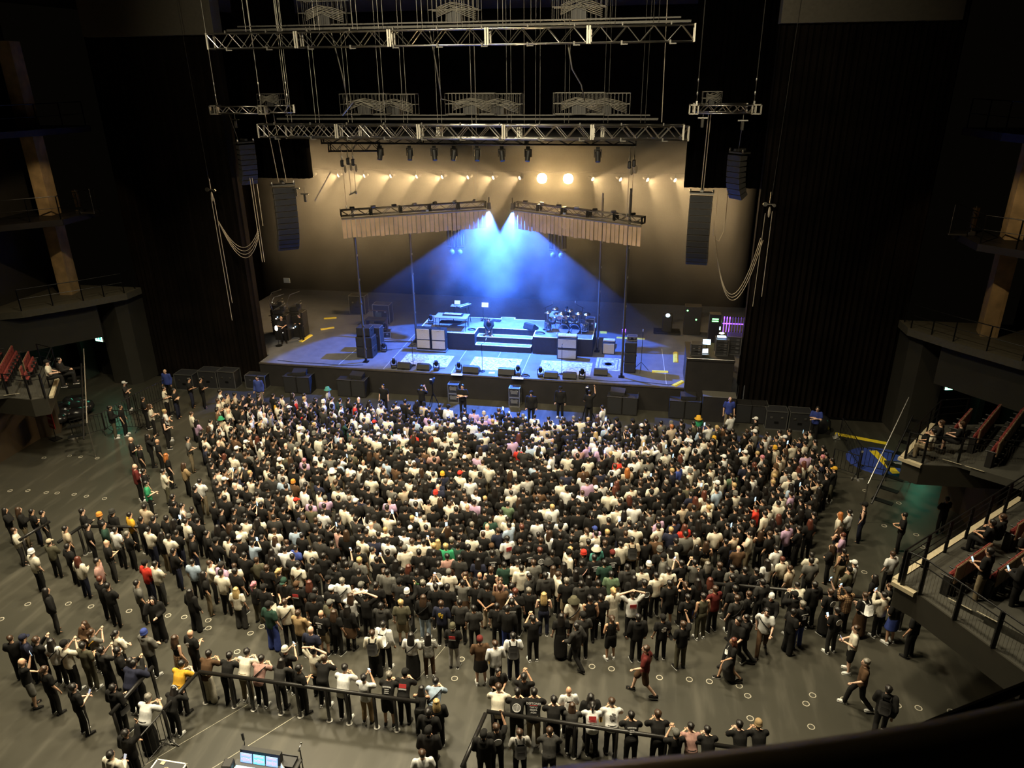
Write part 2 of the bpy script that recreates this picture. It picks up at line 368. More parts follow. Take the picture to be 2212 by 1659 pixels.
fstep = [(1.5, .14, .9, 5.2), (2.25, .28, .6, 5.4)]
frow = lambda occ: [(.82, .0, [1.95+.5*i for i in range(5) if (0, i) not in occ]), (1.58, .14, [1.75+.5*i for i in range(7) if (1, i) not in occ]), (2.36, .28, [1.2+.5*i for i in range(9) if (2, i) not in occ])]
seat_block(1, FA, FU, FV, None, frow({(0, 0), (0, 1), (1, 0)}), fstep, 2.7, 3.5, 'far_right', ffas)
seat_block(-1, FA, FU, FV, None, frow({(0, 1)}), fstep, 2.7, 3.5, 'far_left', ffas)
nfas = [V2(15.6, 17.7), V2(15.2, 18.1), V2(20.4, 23.2), V2(25, 24.4), V2(25, 2.0), V2(23.4, 4.5), V2(17.3, 14.85)]
nrow = [(.82, .0, [.8+.47*i for i in range(4)]+[4.2+.47*i for i in range(6)]), (1.56, .12, [.9+.47*i for i in range(1, 5)]+[4.1+.47*i for i in range(5)]), (2.3, .24, [3.4+.47*i for i in range(5)])]
seat_block(1, NA, NU, NV, None, nrow, [(1.5, .12, .4, 7.5), (2.24, .24, .3, 7.5)], 2.7, 3.5, 'near_right', nfas)
railing('black slatted rail along the stage side of the far right seating block', [(17.5, 25.5, 3.5), (19.5, 28.55, 3.5), (20.6, 28.9, 3.5)], 1.1, 1.1, (.72, .45))
railing('black wire-mesh rail across the front end of the far right seating block', [(17.5, 25.45, 3.5), (18.0, 25.2, 3.5), (20.3, 25.3, 3.5), (24.5, 25.5, 3.5)], 1.1, 1.2, (.8,), mesh=True, pr=.035)
railing('black slatted rail along the front of the far left seating block', [(-17.5, 25.5, 3.5), (-19.5, 28.55, 3.5), (-20.6, 28.9, 3.5)], 1.1, 1.1, (.72, .45))
railing('black rail across the near end of the far left seating block', [(-17.5, 25.45, 3.5), (-18.0, 25.2, 3.5), (-20.3, 25.3, 3.5), (-24.5, 25.5, 3.5)], 1.1, 1.2, (.8,), mesh=True, pr=.035)
railing('heavy black rail along the stage side of the near right seating block', [(15.25, 18.05, 3.5), (20.35, 23.1, 3.5), (22, 23.6, 3.5)], 1.1, 1.15, (.82, .6, .4), pr=.04)
railing('heavy black mesh rail above the near right balcony front', [(15.3, 17.95, 3.5), (15.65, 17.65, 3.5), (17.3, 14.9, 3.5), (23.4, 4.6, 3.5)], 1.1, 1.05, (.8,), mesh=True, pr=.05)
# fascia boxes with cream lip at the corner of each block
LIP = mat('cream_lip', (.42, .36, .24), .6, var=.1)
for s, pts, nm in ((1, [(17.35, 25.62), (17.95, 25.1)], '5'), (-1, [(17.35, 25.62), (19.45, 28.75)], '6'), (1, [(15.12, 18.12), (15.55, 17.66)], '7'), (1, [(15.2, 18.2), (20.4, 23.3)], '8'), (1, [(17.45, 25.6), (19.45, 28.7)], '9')):
    a, b = Vector((s*pts[0][0], pts[0][1], 3.5)), Vector((s*pts[1][0], pts[1][1], 3.5)); c = (a+b)/2
    struct('trim_'+nm, MB().box(c+Vector((0, 0, -.02)), ((b-a).length, .16, .12), rz=math.atan2(b.y-a.y, b.x-a.x)), LIP)
# stairs down from the far blocks to the floor
for s in (-1, 1):
    nm = 'left' if s < 0 else 'right'
    t = thing('access_stair', 'black metal stair with handrail beside the far %s seating block' % nm, 'stairs', (s*17.2, 26.2, 0))
    for k in range(8):
        q = Vector((s*(.25+.26*k), .35+.42*k, 1.1+.30*k))
        part(t, 'tread', MB().box(q, (.75, .24, .04), rz=s*-.55 if s > 0 else .55), BLKM)
    part(t, 'stringer', MB().cyl((s*-.15, .25, 1.0), (s*1.75, 3.3, 3.45), .04, n=6), BLKM)
    part(t, 'handrail', MB().tube([(s*-.35, .45, 0), (s*-.35, .45, 1.75), (s*1.5, 3.4, 4.2)], .025), STEEL)
# things by the left tunnel: red sign and covered pile
RS = mat('red_sign', (.35, .012, .012), .5)
t = thing('notice_board', 'red notice sign standing on the floor by the left stair', 'sign', (-20.05, 27.95, 0), -.35)
part(t, 'panel', MB().box((0, 0, 1.15), (.5, .03, 1.1), bev=.01), RS)
for k in range(3): part(t, 'line_of_marks', MB().box((-.02, -.02, 1.5-.36*k), (.36, .004, .12)), mat('sign_ink', (.5, .38, .32), .6))
part(t, 'foot', MB().box((0, 0, .02), (.5, .4, .04)), BLKM); part(t, 'stem', MB().cyl((0, .02, 0), (0, .02, .7), .02), BLKM)
random.seed(5)
pile = MB()
for k in range(26):
    pile.ell((random.gauss(0, .75), random.gauss(0, .45), .25+.25*random.random()), (.35+.3*random.random(), .3+.2*random.random(), .22+.25*random.random()), 8, 6, M4=Matrix.Rotation(random.random()*3, 4, 'Z'))
t = thing('equipment_pile', 'heap of gear under shiny black sheeting on the floor by the left exit', 'covered gear', (-21.2, 30.4, 0), .9)
part(t, 'black_sheet', pile, mat('plastic_sheet', (.015, .015, .016), .25), True)
part(t, 'metal_tube', MB().cyl((-.9, -.2, .5), (.9, -.1, .75), .04).cyl((-.6, .1, .62), (1.2, .3, .4), .03), STEEL)
part(t, 'red_strap', MB().box((-.5, -.35, .62), (.7, .05, .03), rz=.3), RS)
# ring-shaped socket covers let into the floor
RING = mat('floor_ring', (.40, .37, .30), .5, .2, var=.2)
ringmb = MB().lathe([(.075, .002), (.078, .008), (.098, .008), (.10, .002)], n=20).lathe([(1e-5, .003), (.075, .003)], n=20, mi=1)
RD = mat('ring_disc', (.10, .095, .075), .45)
ring0 = None
RINGW = [(-11.73, 17.51), (-11.95, 16.93), (-10.60, 17.18), (-9.74, 17.18), (-8.32, 17.19), (-7.71, 17.17), (-6.89, 17.20), (-6.32, 17.22), (-5.45, 17.21), (-5.24, 16.87), (-3.78, 16.88), (-3.57, 17.22), (-3.78, 16.05), (3.15, 16.90), (3.13, 16.11), (7.08, 17.26), (7.66, 17.26), (9.07, 17.15), (9.93, 17.22), (10.50, 17.24), (11.34, 17.21), (11.54, 16.87), (11.52, 16.06), (13.36, 17.20), (13.12, 16.85), (13.11, 16.04), (14.20, 17.19), (14.77, 17.20), (15.63, 17.21), (16.17, 17.21), (17.01, 17.23), (-18.42, 23.31), (-17.66, 23.44), (-16.75, 23.43), (-16.25, 23.47), (-15.45, 23.49), (-14.82, 23.44), (-13.93, 23.40), (-19.19, 26.16), (-18.13, 26.52), (-17.54, 26.52), (-16.67, 26.52), (-12.25, 16.12), (16.22, 23.37), (17.71, 26.55), (18.74, 26.11), (18.72, 25.30), (14.25, 23.42), (17.63, 29.19), (18.75, 28.38)]
for x, y in RINGW:
    if ring0 is None:
        ring0 = thing('floor_socket', 'pale metal ring of a round socket cover let into the dark floor', 'socket cover', (x, y, 0), 0, 'ring socket covers in the hall floor')
        part(ring0, 'rim', MB().lathe([(.075, .002), (.078, .008), (.098, .008), (.10, .002)], n=20), RING)
        part(ring0, 'lid', MB().lathe([(1e-5, .003), (.075, .003)], n=20), RD)
    else: dup(ring0, (x, y, 0))
# foreground parapet of the photographer's balcony and the rail beside it
PP = [(7.40, .70), (7.642, .79), (7.759, .831), (7.858, .864), (8.026, .91), (8.175, .956), (8.299, .998), (8.411, 1.039), (8.593, 1.117), (8.95, 1.29)]
vs = []; prof = [(0, -1.2), (.012, -.06), (0, -.025), (-.03, -.004), (-.08, 0), (-.42, .004), (-.46, -.03), (-.46, -1.2)]
for i, (x, y) in enumerate(PP):
    a = Vector(PP[max(0, i-1)]); b = Vector(PP[min(len(PP)-1, i+1)]); d = (b-a).normalized(); nrm = Vector((-d.y, d.x))
    vs += [(x+nrm.x*p, y+nrm.y*p, 15.5+q) for p, q in prof]
k = len(prof); fs = [(i*k+j, i*k+(j+1) % k, (i+1)*k+(j+1) % k, (i+1)*k+j) for i in range(len(PP)-1) for j in range(k)]
struct('wall_parapet', MB().add(vs, fs), mat('parapet_cap', (.20, .19, .155), .42, var=.1, scale=9), True)
railing('dark rail of the balcony below the camera', [(8.9, 3.35, 11.55), (9.96, 4.05, 11.55), (10.7, 4.5, 11.55), (12, 5.2, 11.55)], .95, .9, (.86,), r=.035, pr=.03)
struct('floor_balcony', MB().prism([(9.0, 3.2), (12.4, 5.1), (13.2, 3.6), (9.9, 1.5)], 11.3, 11.5), BALF)
# ------------------------------------------------------------------ risers on the stage
t = thing('stage_riser', 'wide blue-lit band riser with steps at its centre', 'stage riser', (0, 0, 1.4))
RB = mat('riser_skirt', (.012, .011, .012), .85, var=.2)
def plat(name, poly, z0, z1, edges):
    o = part(t, name, MB().prism(poly, z0, z1-.02), RB)
    part(o, 'top_surface', MB().prism(poly, z1-.02, z1), RISER)
    mb = MB()
    for (ax, ay), (bx, by) in edges:
        a = Vector((ax, ay, z1+.003)); b = Vector((bx, by, z1+.003)); mb.box((a+b)/2, ((b-a).length, .06, .012), rz=math.atan2(by-ay, bx-ax))
    part(o, 'edge_tape', mb, EDGE)
plat('left_platform', [(-5, 39.6), (-1.55, 39.6), (-1.55, 41), (-1.55, 42.65), (-4.55, 42.65), (-5, 42.4)], 0, 1.02, [((-5, 39.63), (-1.55, 39.63)), ((-1.58, 39.6), (-1.58, 40.75)), ((-4.97, 39.6), (-4.97, 42.5)), ((-5, 42.62), (-1.55, 42.62))])
plat('right_platform', [(1.85, 39.6), (5.28, 39.6), (5.28, 42.65), (1.85, 42.65)], 0, 1.02, [((1.85, 39.63), (5.28, 39.63)), ((1.88, 39.6), (1.88, 40.75)), ((5.25, 39.6), (5.25, 42.65)), ((1.85, 42.62), (5.28, 42.62))])
plat('centre_platform', [(-1.55, 40.75), (1.85, 40.75), (1.85, 42.65), (.3, 42.65), (.3, 43.0), (-.6, 43.0), (-.6, 42.65), (-1.55, 42.65)], 0, 1.02, [((-1.55, 40.78), (1.85, 40.78)), ((-1.55, 42.62), (-.6, 42.62)), ((.3, 42.62), (1.85, 42.62)), ((-.6, 42.97), (.3, 42.97)), ((-.57, 42.62), (-.57, 43)), ((.27, 42.62), (.27, 43))])
plat('lower_step', [(-1.55, 39.62), (1.75, 39.62), (1.75, 40.12), (-1.55, 40.12)], 0, .34, [((-1.55, 39.65), (1.75, 39.65)), ((-1.52, 39.62), (-1.52, 40.1)), ((1.72, 39.62), (1.72, 40.1)), ((-1.55, 40.1), (1.75, 40.1))])
plat('upper_step', [(-1.55, 40.12), (1.75, 40.12), (1.75, 40.75), (-1.55, 40.75)], 0, .68, [((-1.55, 40.15), (1.75, 40.15)), ((-1.52, 40.1), (-1.52, 40.7)), ((1.72, 40.1), (1.72, 40.7)), ((-1.55, 40.65), (1.75, 40.65))])
# rugs
RUGP = mat('rug_pattern', (.13, .15, .17), .95, var=.4, scale=12)
def rug(x0, y0, x1, y1, label, border=True):
    r = thing('stage_rug', label, 'rug', ((x0+x1)/2, (y0+y1)/2, 1.4)); w_, h_ = (x1-x0), (y1-y0)
    part(r, 'field', MB().box((0, 0, .006), (w_, h_, .012)), CARPET)
    mb = MB()
    if border:
        for k, e in ((.16, .07), (.34, .03)):
            a, b = w_/2-k, h_/2-k
            mb.box((0, a*0+b, .014), (2*a, e, .006)).box((0, -b, .014), (2*a, e, .006)).box((a, 0, .014), (e, 2*b, .006)).box((-a, 0, .014), (e, 2*b, .006))
        mb.lathe([(.22, .012), (.24, .018), (.34, .018), (.36, .012)], n=8).lathe([(1e-5, .016), (.12, .016)], n=8)
    else:
        rg = random.Random(int(x0*10))
        for k in range(26): mb.box((rg.uniform(-.44, .44)*w_, rg.uniform(-.44, .44)*h_, .013), (.12+.3*rg.random(), .035, .006), rz=rg.random()*3)
    part(r, 'pattern', mb, RUGP)
rug(-5.3, 36.75, -2.5, 38.5, 'worn pale rug on the left of the stage front', False)
rug(-1.32, 36.7, 1.43, 38.6, 'worn pale rug below the steps at stage centre', False)
rug(2.55, 36.7, 5.4, 38.6, 'worn pale rug in front of the bass speaker stack', False)
rug(5.58, 37.62, 6.95, 39.52, 'bordered rug with a medallion beside the small amplifier')
# floor strips laid as lines on the deck
for i, (a, b) in enumerate((((-2.05, 36.0), (-2.05, 39.5)), ((1.75, 36.0), (1.75, 39.5)), ((-5.9, 36.0), (-5.9, 43)), ((9.4, 36.2), (9.2, 41.5)), ((-8.6, 36.2), (-8.5, 39.5)), ((0, 38.7), (0, 39.5)))):
    struct('trim_%d' % (20+i), strip(MB(), a, b, .03, .004), mat('deck_seam', (.38, .40, .42), .5)).location.z = 1.4
CABT = mat('cable_ramp_yellow', (.72, .58, .06), .5, var=.1)
for lab, a, b, wd in (('yellow cable ramp nearest the front on the right of the stage', (8.65, 37.83), (9.5, 37.9), .22), ('yellow cable ramp standing lengthways at the right of the stage', (9.95, 39.4), (9.98, 41.0), .28),
                      ('long yellow cable ramp behind the small amplifier', (6.5, 43.06), (8.2, 43.05), .18), ('short yellow cable ramp behind the right riser end', (5.45, 43.9), (5.85, 43.95), .35),
                      ('yellow cable ramp at the left wing by the dark gear', (-12.35, 39.4), (-12.25, 40.7), .26), ('yellow cable ramp further back in the left wing', (-12.1, 41.8), (-11.4, 42.3), .22),
                      ('dim yellow cable ramp farthest back in the left wing', (-12.8, 43.95), (-12.05, 44.25), .2), ('yellow cable ramp beside the black gear booth at the right end', (9.75, 36.0), (10.25, 36.7), .3)):
    d = Vector((b[0]-a[0], b[1]-a[1], 0)); r = thing('cable_ramp', lab, 'cable ramp', ((a[0]+b[0])/2, (a[1]+b[1])/2, 1.4), math.atan2(d.y, d.x))
    L = d.length; part(r, 'lid', MB().box((0, 0, .045), (L, wd*.6, .02)), CABT); part(r, 'ramp_base', MB().ext([(-wd/2, 0), (-wd*.3, .04), (wd*.3, .04), (wd/2, 0)], -L/2, L/2), CABT)
# ------------------------------------------------------------------ wedge monitors and floor lights
mw = thing('wedge_monitor', 'black wedge monitor', 'stage monitor', (0, 0, -60))
prof = [(-.27, 0), (-.30, .10), (-.20, .34), (-.10, .37), (.27, .10), (.27, 0)]
part(mw, 'cabinet', MB().ext(prof, -.36, .36), BLK)
part(mw, 'grille', MB().ext([(-.10, .375), (-.09, .385), (.26, .115), (.265, .10)], -.33, .33), GRIL)
part(mw, 'handle', MB().box((.366, 0, .14), (.012, .16, .05)), BLKM); part(mw, 'handle', MB().box((-.366, 0, .14), (.012, .16, .05)), BLKM)
part(mw, 'back_panel', MB().box((0, -.292, .06), (.2, .01, .08)), BLKM)
for x, y, z, rz, lab in ((-4.75, 36.3, 1.4, 0, 'leftmost wedge monitor on the stage front edge'), (-3.65, 36.32, 1.4, 0, 'second wedge monitor from the left on the stage front edge'),
                         (-.98, 36.28, 1.4, 0, 'larger wedge monitor left of the centre microphone stand'), (.98, 36.25, 1.4, 0, 'larger wedge monitor right of the centre microphone stand'),
                         (3.38, 36.25, 1.4, 0, 'wedge monitor left of the right microphone stand'), (4.36, 36.3, 1.4, 0, 'wedge monitor right of the right microphone stand'),
                         (5.95, 37.05, 1.4, 0, 'wedge monitor standing alone near the right side speaker stack'), (1.55, 41.0, 2.42, -.55, 'wedge monitor turned to the drums on the centre riser')):
    o = dup(mw, (x, y, z), rz, lab, 'stage monitors')
    if 'larger' in lab: o.scale = (1.22, 1.1, 1.15)
bpy.data.objects.remove(mw) if False else None
mh = thing('moving_head_light', 'moving light', 'stage light', (0, 0, -60))
part(mh, 'base', MB().box((0, 0, .07), (.30, .26, .14), bev=.03), BLK)
o = part(mh, 'yoke', MB().box((-.15, 0, .28), (.04, .12, .32), bev=.015).box((.15, 0, .28), (.04, .12, .32), bev=.015), BLK)
o = part(mh, 'head', MB().ell((0, 0, .40), (.115, .13, .17), 12, 8), BLKM, True)
part(o, 'lens', MB().cyl((0, -.05, .53), (0, -.055, .575), .08, .085, 14), mat('dark_lens', (.03, .04, .06), .08))
part(mh, 'cable_tail', MB().tube([(.1, .13, .05), (.2, .25, .01), (.4, .3, .01)], .012, 5), RUB)
for x, y, z, lab in ((-5.35, 36.2, 1.4, 'moving light at the left end of the stage front edge'), (-2.94, 36.25, 1.4, 'moving light right of the second wedge monitor'), (-1.67, 36.2, 1.4, 'moving light left of the centre wedges'),
                     (1.58, 36.22, 1.4, 'moving light right of the centre wedges'), (2.8, 36.2, 1.4, 'moving light left of the right wedge pair'), (5.02, 36.25, 1.4, 'moving light right of the right wedge pair'),
                     (-4.55, 41.0, 2.42, 'moving light standing on the left riser behind the amplifiers'), (-6.75, 38.6, 1.4, 'moving light beside the left side speaker stack'), (-7.6, 41.15, 1.78, 'moving light on the flight case in the left wing')):
    dup(mh, (x, y, z), random.uniform(-.4, .4), lab, 'floor moving lights')
CASE = mat('flight_case', (.022, .022, .024), .5); CEDGE = mat('case_edging', (.45, .45, .43), .35, .9)
def flight_case(loc, dims, label, rz=0, lid=False, group=None, edge=None):
    w_, d_, h_ = dims; r = thing('flight_case', label, 'flight case', loc, rz, group)
    part(r, 'body', MB().box((0, 0, h_/2), (w_*.98, d_*.98, h_*.98)), CASE)
    mb = MB(); e = .035
    for sx in (-1, 1):
        for sy in (-1, 1): mb.box((sx*w_/2, sy*d_/2, h_/2), (e, e, h_))
        for z in (e/2, h_-e/2): mb.box((sx*w_/2, 0, z), (e, d_, e))
    for sy in (-1, 1):
        for z in (e/2, h_-e/2): mb.box((0, sy*d_/2, z), (w_, e, e))
    part(r, 'edging', mb, edge or CEDGE)
    part(r, 'latch', MB().box((-w_*.25, -d_/2-.008, h_*.65), (.12, .02, .10), bev=.006), STEEL); part(r, 'latch', MB().box((w_*.25, -d_/2-.008, h_*.65), (.12, .02, .10), bev=.006), STEEL)
    part(r, 'handle', MB().box((0, -d_/2-.012, h_*.4), (.16, .02, .03)).box((0, -d_/2-.006, h_*.4), (.2, .012, .1)), BLKM)
    return r
flight_case((-7.6, 41.1, 1.4), (.75, .5, .38), 'small flight case with a lamp on it in the left wing', .3)
# ------------------------------------------------------------------ speaker cabinets
def cab(loc, dims, label, name='speaker_cabinet', cat='loudspeaker', front=GRIL, body=BLK, rz=0, cols=1, rowsz=None, group=None, handle=True):
    w_, d_, h_ = dims; r = thing(name, label, cat, loc, rz, group)
    part(r, 'cabinet', MB().box((0, 0, h_/2), (w_, d_, h_), bev=.015), body)
    z = .05; rowsz = rowsz or [h_-.1]
    for hh in rowsz:
        for c in range(cols):
            cw = (w_-.05*(cols+1))/cols
            part(r, 'grille', MB().box((-w_/2+.05+cw/2+c*(cw+.05), -d_/2-.006, z+hh/2), (cw, .02, hh), bev=.006), front)
        z += hh+.06
    if handle:
        for sx in (-1, 1): part(r, 'handle', MB().box((sx*(w_/2+.006), 0, h_*.6), (.014, .18, .06)), BLKM)
    return r
AMPG = mat('amp_cloth_tan', (.42, .37, .27), .9, var=.15, scale=60)
AMPS = mat('amp_cloth_silver', (.30, .30, .29), .8, var=.15, scale=60)
def amp(loc, dims, label, cloth, rowsz, dolly=True, rz=0):
    r = cab(loc, dims, label, 'guitar_amplifier', 'amplifier', cloth, BLK, rz, 1, rowsz)
    part(r, 'top_handle', MB().box((0, 0, dims[2]+.015), (.22, .03, .03), bev=.01), BLKM)
    part(r, 'badge', MB().box((0, -dims[1]/2-.018, dims[2]-.12), (.14, .006, .025)), STEEL)
    if dolly:
        part(r, 'dolly', MB().box((0, -.05, -.05), (dims[0]+.04, dims[1]+.1, .05)), CEDGE)
        for sx in (-1, 1):
            for sy in (-1, 1): part(r, 'caster', MB().cyl((sx*dims[0]*.4-.02, sy*dims[1]*.35, -.10), (sx*dims[0]*.4+.02, sy*dims[1]*.35, -.10), .045, n=10), RUB)
    return r
amp((-4.48, 39.25, 1.55), (.86, .42, 1.25), 'left one of two tall tan-fronted amplifier cabinets on a wheeled board', AMPG, [.48, .62])
amp((-3.56, 39.22, 1.55), (.86, .42, 1.25), 'right one of two tall tan-fronted amplifier cabinets on a wheeled board', AMPG, [.48, .62])
amp((3.9, 39.2, 1.4), (1.12, .45, .62), 'lower grey-fronted bass cabinet of a stack of two', AMPS, [.5], False)
amp((3.9, 39.2, 2.04), (1.12, .45, .62), 'upper grey-fronted bass cabinet of a stack of two', AMPS, [.5], False)
amp((6.18, 40.3, 1.4), (.72, .38, .72), 'small tan-fronted amplifier standing alone on the deck', AMPG, [.6], False)
single('bass_amp_head', 'flat pale amplifier head lying on the grey bass cabinets', 'amplifier head', MB().box((0, 0, .05), (1.05, .4, .09), bev=.01).box((-.2, -.05, .11), (.2, .15, .03)), mat('pale_head', (.45, .47, .50), .4), (3.9, 39.22, 2.70))
single('amp_head', 'pale control unit on top of the small amplifier', 'amplifier head', MB().box((0, 0, .045), (.66, .3, .09), bev=.01).box((.1, .0, .10), (.2, .12, .03)), M['pale_head'], (6.18, 40.32, 2.16))
for i, (z, h_) in enumerate(((1.4, .62), (2.04, .58))): cab((-7.5, 37.85, z), (.95, .8, h_), ('bottom', 'middle')[i]+' cabinet of the left side speaker stack', cols=2)
cab((-7.55, 37.95, 2.64), (.8, .7, .5), 'top cabinet of the left side speaker stack')
flight_case((-7.35, 38.9, 1.4), (.8, .6, 1.45), 'tall flight case behind the left side speaker stack')
for i, z in enumerate((1.4, 1.98, 2.56)): cab((7.46, 37.75, z), (.62, .62, .56), ('bottom', 'middle', 'top')[i]+' cabinet of the right side speaker stack')
flight_case((7.5, 37.95, 3.14), (.5, .4, .22), 'small black case on top of the right side speaker stack')
# microphone stands
def mic_stand(x, y, z, h, label, boom=0, tripod=False):
    r = thing('microphone_stand', label, 'microphone stand', (x, y, z))
    if tripod:
        for k in range(3):
            a = k*2.1+.4; part(r, 'leg', MB().cyl((0, 0, .5), (.42*math.cos(a), .42*math.sin(a), .01), .014, n=6), BLKM)
    else: part(r, 'base', MB().lathe([(1e-5, .0), (.15, 0), (.15, .02), (.03, .04), (1e-5, .04)], n=16), BLKM)
    part(r, 'pole', MB().cyl((0, 0, .02), (0, 0, h), .014, n=8), BLKM)
    if boom: part(r, 'boom', MB().cyl((-boom*.25, 0, h-.05), (boom*.8, -.05, h+.22), .01, n=6), BLKM); e = Vector((boom*.8, -.05, h+.22))
    else: e = Vector((0, -.03, h))
    part(r, 'clip', MB().cyl(e, e+Vector((.0, -.04, .05)), .02, n=8), RUB)
    part(r, 'microphone', MB().cyl(e+Vector((0, -.02, .04)), e+Vector((0, .10, .10)), .014, .02, 8).ell(e+Vector((0, .13, .11)), (.03, .03, .03), 8, 6), STEEL, True)
mic_stand(-4.42, 36.75, 1.4, 1.45, 'microphone stand behind the left wedge pair')
mic_stand(-.42, 36.45, 1.4, 1.55, 'microphone stand with angled boom at stage centre', .3)
mic_stand(3.87, 36.75, 1.4, 1.55, 'microphone stand between the right wedge pair')
mic_stand(8.05, 37.9, 1.4, 2.2, 'tall tripod stand beside the right side speaker stack', 0, True)
single('paper_sheet', 'pale set list sheet on the deck by the centre stand', 'paper', MB().box((0, 0, .004), (.32, .22, .006), rz=.1), EDGE, (.12, 36.35, 1.4))
# cables snaking over the deck and risers
def cable(label, pts, r=.014, m=RUB, name='stage_cable'):
    o = Vector(pts[0]); return single(name, label, 'cable', MB().tube([Vector(p)-o for p in pts], r, 5), m, o, smooth=True)
def coil(cx, cy, z, R0, n=2.5):
    return [(cx+R0*math.cos(t*.45)*(1+.15*math.sin(t)), cy+R0*.7*math.sin(t*.45), z+.012+.002*t) for t in range(int(n*14))]
cable('coiled cable on the left riser by the singer steps', coil(-1.85, 40.25, 2.42, .22)); cable('coiled cable at the front of the right riser', coil(2.2, 40.2, 2.42, .26))
cable('cable curled on the stage edge right of the centre wedges', coil(2.0, 36.15, 1.4, .2)); cable('black cable across the deck from the left stack', [(-6.9, 38.8, 1.41), (-6, 39.2, 1.41), (-5.4, 39.9, 1.41), (-5.2, 40.4, 1.41)])
cable('black cable running along the left stage lip', [(-12.3, 36.3, 1.42), (-11, 36.15, 1.42), (-9.6, 36.2, 1.42), (-8.2, 36.1, 1.42), (-7.2, 36.35, 1.42)]); cable('black cable running along the right stage lip', [(5.2, 36.2, 1.42), (6.6, 36.1, 1.42), (7.8, 36.3, 1.42), (9.5, 36.1, 1.42), (10.2, 36.4, 1.42)])
# ------------------------------------------------------------------ keyboard table
KT = mat('table_top', (.22, .225, .24), .5, var=.08)
t = thing('keyboard_table', 'grey folding table with keyboards on the left riser', 'table', (-3.05, 40.35, 2.42))
part(t, 'tabletop', MB().box((0, 0, .78), (1.95, .95, .045), bev=.01), KT)
for sx in (-1, 1):
    for sy in (-1, 1): part(t, 'leg', MB().cyl((sx*.9, sy*.4, 0), (sx*.9, sy*.4, .76), .018, n=8), BLKM)
part(t, 'shelf', MB().box((-.1, .05, .38), (1.3, .5, .05)), BLK)
def keyboard(loc, rz, w_, label):
    r = thing('synthesizer', label, 'keyboard', loc, rz)
    part(r, 'case', MB().box((0, 0, .05), (w_, .34, .10), bev=.015), CASE)
    part(r, 'white_keys', MB().box((0, -.09, .106), (w_*.86, .13, .015)), EDGE)
    part(r, 'black_keys', MB(), BLK) if False else None
    kb = MB()
    for i in range(int(w_/.045)): kb.box((-w_*.42+.045*i, -.06, .118), (.016, .08, .012))
    part(r, 'black_keys', kb, BLK); part(r, 'control_panel', MB().box((0, .08, .105), (w_*.9, .12, .01)).box((-.2, .09, .115), (.2, .05, .008)), mat('panel_blue_grey', (.30, .33, .36), .4))
keyboard((-3.0, 40.42, 3.225), 0, 1.2, 'long synthesizer flat on the keyboard table'); keyboard((-2.5, 41.15, 3.55), 1.0, 1.0, 'tilted second synthesizer behind the keyboard table')
t = thing('keyboard_stand', 'stand holding the second synthesizer and laptop', 'stand', (-2.7, 41.3, 2.42))
for x, y in ((-.4, -.1), (.35, -.35), (.35, .3)): part(t, 'leg', MB().cyl((x*1.3, y*1.3, 0), (x, y, 1.1), .02, n=8), BLKM)
part(t, 'shelf', MB().box((-.3, .1, 1.1), (.7, .45, .03)), KT)
SCRB = mat('screen_blue', (.2, .3, .5), .3, emit=2.2, ecol=(.25, .5, 1)); SCRW = mat('screen_white', (.6, .7, .8), .3, emit=2.5, ecol=(.65, .8, 1))
def laptop(loc, rz, label, scr=SCRB):
    r = thing('laptop', label, 'laptop', loc, rz)
    part(r, 'base', MB().box((0, 0, .012), (.36, .25, .02), bev=.006), STEEL)
    o = part(r, 'lid', MB().box((0, .16, .13), (.36, .012, .25), M4=Matrix.Rotation(-.25, 4, 'X')), STEEL)
    part(o, 'screen', MB().box((0, .148, .13), (.33, .006, .21), M4=Matrix.Rotation(-.25, 4, 'X')), scr); part(r, 'keys', MB().box((0, .01, .024), (.3, .13, .004)), BLK)
laptop((-3.0, 41.4, 3.54), .05, 'open laptop glowing blue above the keyboards')
t = thing('music_stand', 'slim music stand with a lit tablet beside the crouching person', 'music stand', (-1.55, 42.1, 2.42))
part(t, 'pole', MB().cyl((0, 0, 0), (0, 0, .95), .015), BLKM); part(t, 'desk', MB().box((.12, 0, 1.0), (.42, .05, .28), M4=Matrix.Rotation(-.4, 4, 'X')), STEEL); part(t, 'tripod_base', MB().lathe([(1e-5, 0), (.2, 0), (.02, .12), (1e-5, .12)], n=12), BLKM)
part(t, 'tablet', MB().box((.12, -.035, 1.0), (.3, .012, .2), M4=Matrix.Rotation(-.4, 4, 'X')), SCRB)
single('effect_pedal_board', 'dark pedal board lying on the centre riser', 'pedal board', MB().box((0, 0, .04), (.55, .28, .07), rz=-.2, bev=.01).box((-.12, 0, .085), (.12, .1, .03), rz=-.2).box((.12, 0, .085), (.12, .1, .03), rz=-.2), CASE, (-.75, 42.1, 2.42))
